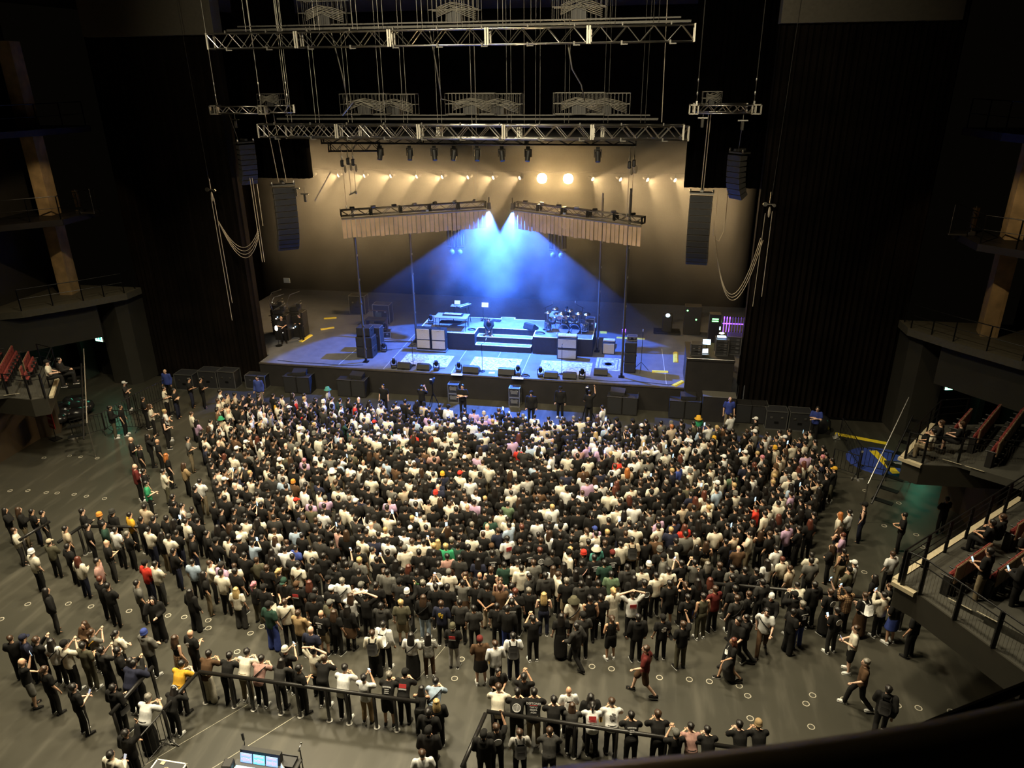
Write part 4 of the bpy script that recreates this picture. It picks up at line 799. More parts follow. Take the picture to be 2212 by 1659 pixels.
for s, lab in ((-1, 'left'), (1, 'right')):
    r = thing('stage_lamp', '%s blue-beamed lamp hanging between the two slatted pods' % lab, 'stage light', (s*.65, 40.2, 9.47)); part(r, 'housing', MB().cyl((0, 0, .02), (0, 0, .36), .12, .09, 14), BLK); part(r, 'lens', MB().lathe([(.1, 0), (1e-5, -.01)], (0, 0, .02), 14), mat('blue_lens', (.3, .6, 1), .3, emit=14, ecol=(.25, .5, 1))); part(r, 'yoke', MB().box((0, 0, .5), (.06, .06, .3)), BLKM)
# ------------------------------------------------------------------ slatted pods
for s, lab in ((-1, 'left'), (1, 'right')):
    a = Vector((s*7.75, 36.55, 9.75)); b = Vector((s*.85, 40.2, 9.75)); c = (a+b)/2; L = (b-a).length; ang = math.atan2(b.y-a.y, b.x-a.x)
    if s > 0: ang -= PI
    r = thing('slatted_pod', '%s flown pod of pale wooden slats under a truss' % lab, 'lighting pod', c, ang)
    ch, br, pl = truss(L, .3, .3, .42, 5); GM = mat('pod_truss_metal', (.16, .14, .11), .35, .9)
    for k in ch: part(r, 'chord', k, GM, True)
    part(r, 'brace_lattice', br, GM)
    for k in pl: part(r, 'joint_plate', k, BLKM)
    part(r, 'header_bar', MB().box((0, -.22, -.26), (L, .10, .10), bev=.03), mat('pod_header', (.30, .26, .20), .3, .6))
    n = 32
    for k in range(n):
        x = -L/2+L*(k+.5)/n; tl = .10*math.sin(k*2.4)
        part(r, 'slat', MB().box((x, -.2+.02*(k % 2), -.80), (L/n*.80, .025, .92+.06*(k % 4 == 0)), rz=tl), WOOD)
    for k in range(7): part(r, 'small_fixture', MB().box((-L*.42+L*.14*k, .02, .24), (.26, .14, .10), bev=.02, rz=.2*k), STEEL if k % 2 else BLKM)
    part(r, 'underside_light', MB().box((s*L*-.08, -.16, -.12), (.14, .08, .08)), mat('pod_glint', (.5, .6, .9), .3, .5))
    # cluster hanging under the pod
    t = thing('pendant_cluster', 'cluster of hanging tubes with two globe lamps under the %s pod' % lab, 'hanging lamp', (s*2.75+(.05 if s < 0 else .35), 40.5, 7.0)); TB = mat('bronze_tube', (.10, .07, .04), .3, .8)
    for k, (dx, z0, z1) in enumerate(((-.44, .35, 1.45), (-.30, .3, 1.5), (-.10, .25, 2.4), (.10, .3, 2.4), (.30, .35, 1.5), (.44, .35, 1.45))): part(t, 'tube', MB().cyl((dx, .08*(k % 2), z0), (dx, .08*(k % 2), z1), .062, n=12), TB)
    part(t, 'crossbar', MB().box((0, 0, .24), (.95, .04, .04)), BLKM); part(t, 'hanger', MB().cyl((0, 0, .2), (0, 0, 2.9), .015).cyl((0, 0, .1), (0, 0, .3), .03), BLKM)
    for dx in (-.23, .23):
        o = part(t, 'globe_lamp', MB().ell((dx, 0, -.03), (.16, .16, .17), 16, 10), mat('globe_glass', (.10, .12, .15), .12, .3), True); part(o, 'globe_collar', MB().cyl((dx, 0, .12), (dx, 0, .22), .05, n=12), STEEL)
# ------------------------------------------------------------------ masts and hoists
for x, y, z1, lab in ((-7.22, 36.85, 10.0, 'mast at the front left, passing the left pod end'), (-5.38, 40.5, 9.0, 'mast at the back left, behind the amplifiers'), (7.05, 36.8, 11.2, 'mast at the front right, passing the right pod end'), (5.5, 40.5, 10.4, 'mast at the back right, behind the drums')):
    r = thing('rigging_mast', lab, 'mast', (x, y, 1.4)); L = z1-1.4
    part(r, 'pole', MB().cyl((0, 0, .02), (0, 0, L), .055, n=8), mat('mast_metal', (.12, .11, .10), .4, .7)); part(r, 'foot', MB().box((0, 0, .02), (.3, .3, .04)).cyl((0, 0, 0), (0, 0, .25), .06), BLKM)
    for k in range(6): part(r, 'clip', MB().box((.06, 0, L*(k+.6)/6.5), (.06, .05, .10)), STEEL)
    part(r, 'cable_run', MB().cyl((.06, .03, .1), (.06, .03, L*.97), .014, n=5), RUB)
single('floor_brace', 'thin dark brace lying from the back left mast to the left stack', 'brace', MB().cyl((0, 0, .05), (-1.85, -.25, .05), .03, n=6), BLKM, (-5.5, 40.4, 1.4))
def hoist(x, y, z, zb, label):
    r = thing('chain_hoist', label, 'hoist', (x, y, z)); part(r, 'motor', MB().box((0, 0, 0), (.16, .22, .34), bev=.04), BLK); part(r, 'hook', MB().ell((0, 0, .28), (.05, .04, .12), 8, 6).cyl((0, 0, .1), (0, 0, .9), .02), STEEL)
    part(r, 'chain', MB().cyl((0, 0, -.1), (0, 0, zb-z), .018, n=5), WIREB); part(r, 'chain_bag', MB().ell((.12, 0, -.28), (.07, .07, .2), 8, 6), mat('canvas_bag', (.16, .13, .09), .8)); part(r, 'end_shackle', MB().ell((0, 0, zb-z), (.05, .04, .1), 8, 6), STEEL)
hoist(-7.5, 36.85, 12.2, 10.0, 'left chain hoist over the left pod end'); hoist(-7.2, 36.9, 12.3, 10.75, 'middle chain hoist over the left pod end'); hoist(-6.95, 36.95, 12.25, 10.75, 'right chain hoist over the left pod end'); hoist(6.92, 36.7, 12.3, 9.95, 'left chain hoist over the right pod end'); hoist(7.12, 36.9, 12.35, 9.95, 'right chain hoist over the right pod end')
single('spreader_bar', 'small tilted spreader bar below the left hoists', 'bar', MB().box((0, 0, 0), (.42, .06, .07), M4=Matrix.Rotation(-.45, 4, 'Y')), STEEL, (-7.1, 36.88, 10.72))
for x, y in ((-1.5, 40.3), (-1.25, 40.2), (1.3, 40.3)): wire((x, y, 20), (x, y, 9.9), 'thin wire holding the inner end of a slatted pod', .01, WIREB).__setitem__('group', 'wires at the inner pod ends')
single('slanted_pole', 'pale slanted pole hanging in the haze left of the left pod', 'pole', MB().cyl((0, 0, 0), (1.05, 0, 1.5), .03, n=6), WIREB, (-9.75, 38, 10.1))
# black masking cloths above the line arrays
for x0, x1, z, lab in ((-12.6, -9.55, 11.4, 'left'), (9.55, 13.2, 11.25, 'right')):
    single('masking_cloth', '%s black masking cloth hanging above the wing' % lab, 'masking cloth', drape_wall(x0-(x0+x1)/2, x1-(x0+x1)/2, 0, 0, 20-z, .05), FAB, ((x0+x1)/2, 37.2, z-.03))
# ------------------------------------------------------------------ line arrays
def line_array(loc, n, h_, wd, dep, rz, curve, label, yaw_front):
    r = thing('line_array', label, 'loudspeaker', loc, rz); z = 0; y = 0; ang = 0
    part(r, 'flying_frame', MB().box((0, .1, .10), (wd*1.05, dep*1.25, .07)).box((0, .1, .22), (.14, dep*1.5, .10)), STEEL if yaw_front else DARKM)
    part(r, 'frame_clamp', MB().ell((-wd*.5, -.1, .2), (.05, .05, .1), 8, 6).ell((wd*.5, -.1, .2), (.05, .05, .1), 8, 6), STEEL)
    for k in range(n):
        ang += curve*(k/n)**1.6; T = Matrix.Translation((0, y, z)) @ Matrix.Rotation(ang, 4, 'X')
        m_ = MB().add([T @ Vector(p) for p in [(sx*wd/2, yy, zz) for sx in (-1, 1) for yy, zz in ((-dep/2, -h_*.94), (dep/2, -h_*.80), (dep/2, -h_*.12), (-dep/2, -h_*.02))]], [(0, 1, 2, 3), (7, 6, 5, 4), (0, 4, 5, 1), (1, 5, 6, 2), (2, 6, 7, 3), (3, 7, 4, 0)])
        o = part(r, 'cabinet', m_, mat('array_cabinet', (.05, .047, .043), .4, var=.1)); T2 = T @ Matrix.Translation((0, -dep/2-.006, -h_*.48))
        part(o, 'grille', MB().box((0, 0, 0), (wd*.92, .015, h_*.8), M4=T2) if False else MB().add([T @ Vector((sx*wd*.46, -dep/2-.008, zz)) for sx in (-1, 1) for zz in (-h_*.88, -h_*.08)], [(0, 2, 3, 1)]), GRIL)
        e = T @ Vector((0, 0, -h_)); y, z = e.y, e.z
line_array((-9.95, 35.0, 11.25), 12, .29, 1.05, .42, .62, .24, 'curved line array of loudspeakers left of the stage, side lit by warm light', True)
line_array((10.25, 35.0, 11.2), 12, .29, 1.0, .42, -.12, .22, 'tall dark line array of loudspeakers right of the stage', True)
line_array((-12.0, 35.6, 13.2), 8, .24, .8, .4, .9, .2, 'small dim line array high on the left, aimed outward', False)
line_array((11.7, 35.6, 12.9), 8, .24, .8, .4, -.9, .2, 'small dim line array high on the right, aimed outward', False)
for x, z0, z1, lab in ((-10.1, 11.5, 14.8, 'left'), (-9.68, 11.5, 14.8, 'right')): wire((x, 34.4, z1), (x, 34.9, z0), '%s pale chain holding the curved line array' % lab, .018, WIREB)
for x, z0, z1, lab in ((10.2, 11.45, 14.8, 'left'), (10.3, 11.45, 14.8, 'right')): wire((x, 34.4, z1), (x, 34.9, z0), '%s pale chain holding the tall dark line array' % lab, .018, WIREB)
wire((-12.2, 34.8, 14.8), (-12.25, 35.5, 13.3), 'dark chain holding the small left array', .014); wire((11.7, 34.8, 14.8), (11.7, 35.5, 13.0), 'dark chain holding the small right array', .014)
for x, y, z, lab in ((-12.0, 35.0, 14.2, 'small dark bracket lamp under the left short truss'), (-9.3, 35.0, 11.0, 'small pale clamp unit beside the curved array'), (-8.95, 35.2, 10.7, 'second pale clamp unit beside the curved array'), (9.9, 33.1, 14.4, 'small clamp unit under the right short truss'), (11.5, 33.1, 14.3, 'second small clamp unit under the right short truss')):
    r = thing('clamp_unit', lab, 'bracket', (x, y, z)); part(r, 'crossbar', MB().box((0, 0, .2), (.4, .05, .05)), STEEL); part(r, 'body', MB().box((0, 0, 0), (.12, .12, .36), bev=.02), DARKM); part(r, 'hanger', MB().cyl((0, 0, .2), (0, 0, .5), .012), STEEL)
# cable loops and slack lines at both sides
PALE = mat('pale_cable', (.46, .40, .30), .45)
for i in range(4): cable('hanging loop of pale cables left of the curved array', catenary((-14.0, 35.4, 9.4-.02*i), (-11.9, 35.5, 9.0-.1*i), 1.15+.12*i), .014, PALE, 'cable_loop').__setitem__('group', 'cable loop left of the stage')
for i in range(3): cable('deep hanging loop of pale cables right of the tall dark array', catenary((11.05, 35.5, 9.3), (13.1+.06*i, 35.5, 9.25-.05*i), 2.75+.12*i, 20), .016, PALE, 'cable_loop').__setitem__('group', 'deep cable loop right of the stage')
cable('short pale cable curve beside the tall dark array', [(11.43, 35.5, 11.39), (11.45, 35.5, 10.2), (11.42, 35.5, 9.5), (11.25, 35.5, 9.05), (11.0, 35.5, 9.2), (10.95, 35.5, 9.9)], .02, PALE, 'cable_loop')
for a, b, lab in (((-14.3, 35.4, 20), (-14.17, 35.4, 11.4), 'long thin wire holding the pulley left of the stage'), ((13.55, 35.4, 20), (13.35, 35.4, 11.2), 'long thin wire holding the pulley right of the stage')): wire(a, b, lab, .01)
for x, z, lab in ((-14.15, 10.8, 'left'), (13.3, 10.6, 'right')):
    r = thing('pulley_block', 'pale rope pulley hanging at the %s of the stage' % lab, 'pulley', (x, 35.4, z)); part(r, 'bar', MB().box((0, 0, .2), (.45, .06, .06)), STEEL); part(r, 'wheel', MB().cyl((-.2, -.04, .2), (-.2, .04, .2), .1, n=14), STEEL); part(r, 'wheel', MB().cyl((.2, -.04, .15), (.2, .04, .15), .07, n=14), STEEL); part(r, 'rope_knot', MB().ell((.02, 0, -.15), (.06, .06, .25), 8, 6), PALE); part(r, 'hook', MB().cyl((0, 0, .2), (0, 0, .75), .025), STEEL)
for a, b, lab in (((-14.2, 35.4, 10.6), (-14.15, 35.4, 4.0), 'outer pale slack rope at the left of the stage'), ((-14.05, 35.4, 10.6), (-13.98, 35.4, 5.0), 'inner pale slack rope at the left of the stage'), ((-11.95, 35.5, 11.6), (-11.92, 35.5, 7.3), 'first pale cable hanging straight left of the curved array'), ((-11.82, 35.5, 11.6), (-11.8, 35.5, 7.3), 'second pale cable hanging straight left of the curved array'), ((-11.6, 35.5, 11.3), (-11.6, 35.5, 9.2), 'third shorter pale cable left of the curved array'), ((10.98, 35.5, 11.45), (11.0, 35.5, 10.3), 'short pale cable beside the top of the tall dark array'), ((13.45, 35.4, 10.5), (13.45, 35.4, 6.5), 'outer slack rope at the right of the stage'), ((13.15, 35.4, 10.4), (13.1, 35.4, 6.0), 'inner slack rope at the right of the stage')):
    wire(a, b, lab, .016, PALE, 'rope', 'hanging_rope')
# ------------------------------------------------------------------ haze over the stage
def haze():
    m = bpy.data.materials.new('stage_haze'); m.use_nodes = True; nt = m.node_tree; L = nt.links.new; nt.nodes.clear()
    out = nt.nodes.new('ShaderNodeOutputMaterial'); vs = nt.nodes.new('ShaderNodeVolumeScatter'); vs.inputs['Color'].default_value = (.9, .9, .9, 1); vs.inputs['Anisotropy'].default_value = .15
    L(vs.outputs[0], out.inputs['Volume'])
    tc = nt.nodes.new('ShaderNodeTexCoord'); sp = nt.nodes.new('ShaderNodeSeparateXYZ'); L(tc.outputs['Object'], sp.inputs[0])
    def mth(op, a, b=None, clamp=False):
        n = nt.nodes.new('ShaderNodeMath'); n.operation = op; n.use_clamp = clamp
        for i, x in enumerate((a, b)):
            if x is None: continue
            if isinstance(x, (int, float)): n.inputs[i].default_value = x
            else: L(x, n.inputs[i])
        return n.outputs[0]
    def ramp(src, a, b): return mth('MULTIPLY', mth('SUBTRACT', src, a), 1/(b-a), True) if False else (lambda n: n)(mrange(src, a, b))
    def mrange(src, a, b):
        n = nt.nodes.new('ShaderNodeMapRange'); n.interpolation_type = 'SMOOTHSTEP'; n.clamp = True
        n.inputs['From Min'].default_value = a; n.inputs['From Max'].default_value = b; n.inputs['To Min'].default_value = 0; n.inputs['To Max'].default_value = 1
        L(src, n.inputs['Value']); return n.outputs['Result']
    X, Y, Z = sp.outputs
    # a dense cloud bank behind the risers
    vm = nt.nodes.new('ShaderNodeVectorMath'); vm.operation = 'SUBTRACT'; vm.inputs[1].default_value = (.55, 44.3, 3.6); L(tc.outputs['Object'], vm.inputs[0])
    vd = nt.nodes.new('ShaderNodeVectorMath'); vd.operation = 'DIVIDE'; vd.inputs[1].default_value = (6.6, 3.3, 6.3); L(vm.outputs[0], vd.inputs[0])
    ln = nt.nodes.new('ShaderNodeVectorMath'); ln.operation = 'LENGTH'; L(vd.outputs[0], ln.inputs[0])
    bank = mrange(ln.outputs['Value'], 1.0, .80)
    n = nt.nodes.new('ShaderNodeTexNoise'); n.inputs['Scale'].default_value = .42; n.inputs['Detail'].default_value = 2.5; L(tc.outputs['Object'], n.inputs['Vector'])
    puff = mrange(n.outputs['Fac'], .36, .66)
    low = mrange(Z, 2.2, 5.2)
    bank = mth('MULTIPLY', mth('MULTIPLY', bank, mth('ADD', mth('MULTIPLY', puff, .95), .12)), mth('ADD', mth('MULTIPLY', low, .85), .15))
    top = mth('MULTIPLY', mrange(Z, 4.5, 9.5), mrange(Z, 13.4, 12.6))
    base = mth('ADD', mth('MULTIPLY', top, HZ_TOP), HZ_BASE)
    base = mth('MULTIPLY', base, mth('ADD', mth('MULTIPLY', puff, .5), .7))
    L(mth('ADD', base, mth('MULTIPLY', bank, HZ_BANK)), vs.inputs['Density'])
    return m
HZ_TOP, HZ_BASE, HZ_BANK = .042, .0045, .20
hz = single('stage_haze', 'blue and amber haze filling the stage opening', 'haze', MB().box((0, 43.35, 7.2), (25.8, 12.6, 11.4)), haze()); hz['kind'] = 'stuff'
# ------------------------------------------------------------------ floor barriers
BARM = mat('barrier_black', (.014, .013, .012), .38, .3); FOOT = mat('post_foot_ring', (.34, .33, .30), .4, .5)
def barrier(label, a, b, posts, h=1.15, low=False):
    A = Vector((*a, 0)); Bv = Vector((*b, 0)); r = thing('crowd_barrier', label, 'barrier', A); D = Bv-A
    part(r, 'top_rail', MB().cyl((0, 0, h), D+Vector((0, 0, h)), .055, n=12), BARM, True)
    for f in posts:
        q = D*f; part(r, 'post', MB().cyl(q, q+Vector((0, 0, h)), .045, n=10), BARM, True)
        part(r, 'post_foot', MB().lathe([(1e-5, 0), (.09, 0), (.09, .015), (.06, .02), (1e-5, .02)], q, 14), FOOT)
barrier('padded black rail barrier of the near left bay facing the stage', (-3.62, 14.04), (2.75, 14.04), [.0, .14, .23, .36, .45, .585, .675, .80, .89])
barrier('short black rail barrier at the left corner of the mixing area', (-3.66, 13.98), (-3.8, 12.65), [1.0])
barrier('black rail barrier left of the mixing area corner, leading to the camera', (-5.02, 14.0), (-5.08, 12.3), [.05, .95])
barrier('black rail barrier of the near right bay facing the stage', (4.57, 14.03), (12.2, 13.94), [.02, .2, .3, .44, .6, .75, .9])
barrier('short black rail barrier at the left end of the near right bay', (4.55, 13.95), (4.33, 12.3), [.9])
barrier('slanted black rail barrier at the far left of the hall floor', (-13.36, 19.98), (-13.56, 18.75), [.15, .9])
barrier('short black rail barrier right of the slanted one at the far left', (-11.95, 19.85), (-12.06, 18.85), [.1])
barrier('black rail barrier in the left crowd under the mustard t-shirt', (-11.95, 19.9), (-8.9, 20.35), [.02, .35, .7])
barrier('black rail barrier in the right crowd by the plaid shirt', (10.7, 20.35), (17.2, 20.45), [.05, .2, .38, .55, .72, .9])
def fence(label, a, b, h=1.1):
    A = Vector((*a, 0)); D = Vector((*b, 0))-A; r = thing('barrier_fence', label, 'fence', A); up = Vector((0, 0, 1))
    part(r, 'top_rail', MB().cyl(up*h, D+up*h, .02, n=8), BARM); part(r, 'bottom_rail', MB().cyl(up*.22, D+up*.22, .016, n=8), BARM)
    n = max(3, int(D.length/.16))
    for i in range(n+1):
        q = D*(i/n); part(r, 'bar', MB().cyl(q+up*.22, q+up*h, .024 if i in (0, n) else .010, n=6), BARM)
    t_ = D.normalized(); nn = Vector((-t_.y, t_.x, 0))
    for f in (.06, .94): q = D*f; part(r, 'foot', MB().tube([q-nn*.32+up*.02, q-nn*.05+up*.14, q+up*.24, q+nn*.05+up*.14, q+nn*.32+up*.02], .018, 6), BARM)
fence('first grille fence from the wall at the left exit', (-18.95, 27.9), (-18.05, 28.95)); fence('second grille fence from the wall at the left exit', (-18.05, 29.0), (-17.9, 31.2)); fence('third grille fence from the wall at the left exit, reaching the curtain trunks', (-17.88, 31.3), (-17.5, 33.4)); fence('short grille fence crossing between the left fences', (-17.85, 29.3), (-16.5, 29.45)); fence('grille fence right of the other left fences, toward the staff member in blue', (-16.45, 29.5), (-15.85, 31.5))
fence('grille fence running along the right aisle to the curtain', (17.62, 34.0), (17.8, 31.15)); fence('grille fence turning toward the right stair', (17.85, 31.1), (18.95, 30.7)); fence('low grille fence nearest the crowd at the right aisle', (16.6, 30.75), (17.5, 30.2))
fence('grille fence beside the road case at the lower left mixing area', (-3.82, 12.7), (-4.0, 10.9))
t = thing('stand_post', 'slim black post with a white foot at the right fences', 'post', (17.55, 30.15, 0)); part(t, 'pole', MB().cyl((0, 0, 0), (0, 0, 1.35), .035), BARM); part(t, 'foot', MB().box((0, 0, .02), (.5, .07, .04)).box((0, 0, .02), (.07, .5, .04)), FOOT); part(t, 'cap', MB().cyl((0, 0, 1.3), (0, 0, 1.37), .05), FOOT)
for x, y, lab in ((17.5, 34.05, 'small white cone by the right yellow tape'), (-19.2, 28.1, 'small white cone below the red notice')):
    t = thing('marker_cone', lab, 'cone', (x, y, 0)); part(t, 'cone', MB().lathe([(.14, .03), (.03, .28), (1e-5, .28)], n=14), FOOT); part(t, 'base', MB().box((0, 0, .015), (.3, .3, .03)), FOOT)
t = thing('check_table', 'small table with papers at the foot of the right stair', 'table', (19.2, 30.4, 0)); part(t, 'tabletop', MB().box((0, 0, .72), (1.1, .55, .04)), CASE)
for sx in (-1, 1):
    for sy in (-1, 1): part(t, 'leg', MB().cyl((sx*.5, sy*.24, 0), (sx*.5, sy*.24, .7), .016, n=6), BARM)
single('paper_sheet', 'white sheet at the left of the right stair table', 'paper', MB().box((0, 0, .004), (.28, .2, .006)), EDGE, (18.95, 30.4, .742)); single('keyboard_tray', 'pale tray of small items on the right stair table', 'tray', MB().box((0, 0, .015), (.5, .22, .03)).box((-.1, 0, .035), (.1, .12, .02)).box((.12, 0, .035), (.1, .12, .02)), KT, (19.35, 30.4, .742))
# ------------------------------------------------------------------ mixing desk at the bottom of the picture
t = thing('mixing_console', 'large sound mixing console with three lit screens', 'mixing console', (-.58, 11.45, 0))
part(t, 'body', MB().ext([(-.55, .80), (-.55, .90), (.25, 1.02), (.25, .80)], -.62, .62), CASE)
part(t, 'screen_hood', MB().ext([(.22, .98), (.30, 1.30), (.42, 1.30), (.42, .98)], -.52, .52), BLK)
part(t, 'armrest', MB().box((0, -.57, .86), (1.25, .08, .08), bev=.03), BLK)
for sx in (-1, 1): part(t, 'stand_leg', MB().box((sx*.5, -.1, .4), (.08, .7, .8)), BARM)
SCA = mat('screen_cyan', (.2, .6, .7), .3, emit=1.5, ecol=(.15, .55, .85)); SCM = mat('screen_mixed', (.3, .4, .7), .3, emit=1.5, ecol=(.25, .42, .85))
for k in range(3):
    x = -.335+.335*k; T = Matrix.Translation((x, .215, 1.14)) @ Matrix.Rotation(-.24, 4, 'X')
    o = part(t, 'screen', MB().box((0, 0, 0), (.30, .012, .25), M4=T), (SCM, SCA, SCM)[k])
    g = MB()
    for j in range(6): g.box((0, 0, 0), (.03, .004, .05+.02*((j*3+k) % 4)), M4=T @ Matrix.Translation((-.11+.044*j, -.008, -.04)))
    for j in range(2): g.box((0, 0, 0), (.24, .004, .012), M4=T @ Matrix.Translation((0, -.008, .06+.03*j)))
    part(o, 'meters', g, mat('meter_marks', (.7, .35, .7), .4, emit=1.2, ecol=(.55, .45, .85)))
fd = MB(); 
for j in range(36):
    for k in range(3): x = -.56+.032*j; fd.box((x, -.42+.22*k, .925+.03*k+.006), (.012, .05, .018))
part(t, 'fader_caps', fd, mat('fader_white', (.6, .75, .78), .4, emit=.5, ecol=(.35, .65, .8)))
for x, m_ in ((-.3, SCA), (.3, SCB if False else SCRB)): part(t, 'lit_strip', MB().box((x, .05, 1.0), (.5, .08, .01), M4=Matrix.Rotation(.15, 4, 'X')), m_)
t = thing('gooseneck_lamp', 'thin gooseneck lamp rising left of the console screens', 'lamp', (-1.02, 11.85, .8)); part(t, 'neck', MB().tube([(0, 0, .1), (-.06, 0, .35), (-.03, .05, .55), (-.08, .1, .66)], .012, 6), RUB); part(t, 'head', MB().cyl((-.07, .09, .6), (-.10, .12, .78), .03, n=8), RUB); part(t, 'base', MB().box((.05, 0, .12), (.16, .14, .08), bev=.03), RUB)
t = thing('nearfield_speaker', 'small black speaker left of the console', 'loudspeaker', (-1.28, 11.45, .85), .15); part(t, 'cabinet', MB().box((0, 0, .16), (.24, .26, .32), bev=.02), BLK); part(t, 'grille', MB().box((0, -.135, .16), (.2, .01, .27)), GRIL); part(t, 'stand', MB().cyl((0, 0, -.85), (0, 0, 0), .03), BARM)
t = thing('laptop', 'open laptop with pale screen right of the console', 'laptop', (.08, 11.35, 1.0), -.7); part(t, 'base', MB().box((0, 0, .01), (.36, .25, .02)), STEEL); o = part(t, 'lid', MB().box((0, .14, .13), (.36, .012, .26), M4=Matrix.Rotation(-.2, 4, 'X')), STEEL); part(o, 'screen', MB().box((0, .13, .13), (.33, .006, .22), M4=Matrix.Rotation(-.2, 4, 'X')), mat('screen_pale', (.5, .6, .7), .3, emit=.8, ecol=(.5, .68, .9)))
single('equipment_tray', 'black tray with pale edging behind the laptop at the mixing console', 'tray', MB().box((0, 0, 0), (.4, .3, .06)).box((0, .15, .04), (.42, .02, .04)), CASE, (.05, 11.85, .99)); single('side_table', 'black side table carrying the laptop by the console', 'table', MB().box((0, 0, .93), (.55, .95, .05)).cyl((-.2, -.4, 0), (-.2, -.4, .92), .025).cyl((.2, -.4, 0), (.2, -.4, .92), .025).cyl((-.2, .4, 0), (-.2, .4, .92), .025).cyl((.2, .4, 0), (.2, .4, .92), .025), BARM, (.08, 11.55, 0))
mic_stand(.33, 12.02, 0, 1.25, 'slim measuring microphone stand right of the mixing console', 0, True)
flight_case((-2.83, 11.15, 0), (.78, .62, .88), 'road case with white edges and a ring handle at the lower left', 0, edge=mat('white_edging', (.78, .74, .62), .45))
t = thing('case_label', 'pale label tape on the white-edged road case lid', 'label', (-3.02, 11.38, .885)); part(t, 'tape', MB().box((0, 0, .002), (.11, .09, .004)), LIP); part(t, 'ring', MB().lathe([(.05, .0), (.055, .006), (.065, .006), (.07, 0)], (.18, -.16, .001), 14), LIP)
# ------------------------------------------------------------------ people
SKINS = [mat('skin_%s' % n, c, .55) for n, c in (('light', (.62, .38, .25)), ('fair', (.68, .43, .31)), ('tan', (.50, .29, .18)))]
EYE = mat('eye_dark', (.02, .015, .012), .3); LIPM = mat('lip_red', (.35, .10, .08), .5)
CL = dict(bk=(.010, .0095, .009), dg=(.030, .029, .027), gy=(.115, .112, .10), lg=(.34, .33, .31), wt=(.62, .62, .60), cr=(.58, .54, .44), bg=(.40, .33, .24), tn=(.30, .21, .11), br=(.075, .042, .022), kh=(.20, .16, .10), ol=(.075, .07, .045), gn=(.03, .24, .11), dk=(.018, .045, .032), bl=(.035, .055, .22), nv=(.016, .018, .035), lb=(.30, .38, .48), rd=(.50, .035, .022), mr=(.10, .016, .014), pk=(.36, .21, .18), pu=(.40, .27, .40), yl=(.56, .31, .03), te=(.06, .22, .19), sg=(.10, .15, .09), po=(.035, .055, .25))
CL['or'] = (.55, .22, .04)
HAIRC = dict(K=(.011, .009, .008), B=(.045, .024, .013), Y=(.40, .28, .12), G=(.16, .145, .12), R=(.085, .024, .014), O=(.36, .12, .03), P=(.45, .16, .20))
def cloth(c): return mat('cloth_'+c, CL[c], .9, var=.12, scale=14, spec=.2)
def hairm(c): return mat('hair_'+c, HAIRC[c], .45, var=.25, scale=30)
def wave_mat(name, c1, c2, sc, plaid=False):
    if name in M: return M[name]
    m = bpy.data.materials.new(name); m.use_nodes = True; nt = m.node_tree; b = nt.nodes['Principled BSDF']; b.inputs['Roughness'].default_value = .9
    tc = nt.nodes.new('ShaderNodeTexCoord'); outs = []
    for d in (('Z', 'X') if plaid else ('Z',)):
        wv = nt.nodes.new('ShaderNodeTexWave'); wv.bands_direction = d; wv.inputs['Scale'].default_value = sc; nt.links.new(tc.outputs['Object'], wv.inputs['Vector']); outs.append(wv.outputs['Fac'])
    f = outs[0]
    if plaid:
        a = nt.nodes.new('ShaderNodeMath'); a.operation = 'MULTIPLY'; nt.links.new(outs[0], a.inputs[0]); nt.links.new(outs[1], a.inputs[1]); f = a.outputs[0]
    r = nt.nodes.new('ShaderNodeValToRGB'); r.color_ramp.elements[0].position = .35 if not plaid else .12; r.color_ramp.elements[1].position = .6 if not plaid else .35
    r.color_ramp.elements[0].color = (*c1, 1); r.color_ramp.elements[1].color = (*c2, 1); nt.links.new(f, r.inputs[0]); nt.links.new(r.outputs[0], b.inputs['Base Color']); M[name] = m; return m
def solid(mb, vox, ratio, it=4):
    me = mb.mesh('tmp', []); o = bpy.data.objects.new('tmp', me); C.objects.link(o)
    k = o.modifiers.new('r', 'REMESH'); k.mode = 'VOXEL'; k.voxel_size = vox
    k = o.modifiers.new('s', 'SMOOTH'); k.factor = .5; k.iterations = it
    k = o.modifiers.new('d', 'DECIMATE'); k.ratio = ratio
    dg = bpy.context.evaluated_depsgraph_get(); r = bpy.data.meshes.new_from_object(o.evaluated_get(dg))
    bpy.data.objects.remove(o, do_unlink=True); bpy.data.meshes.remove(me); r.shade_smooth(); return r
def V(*a): return Vector(a)
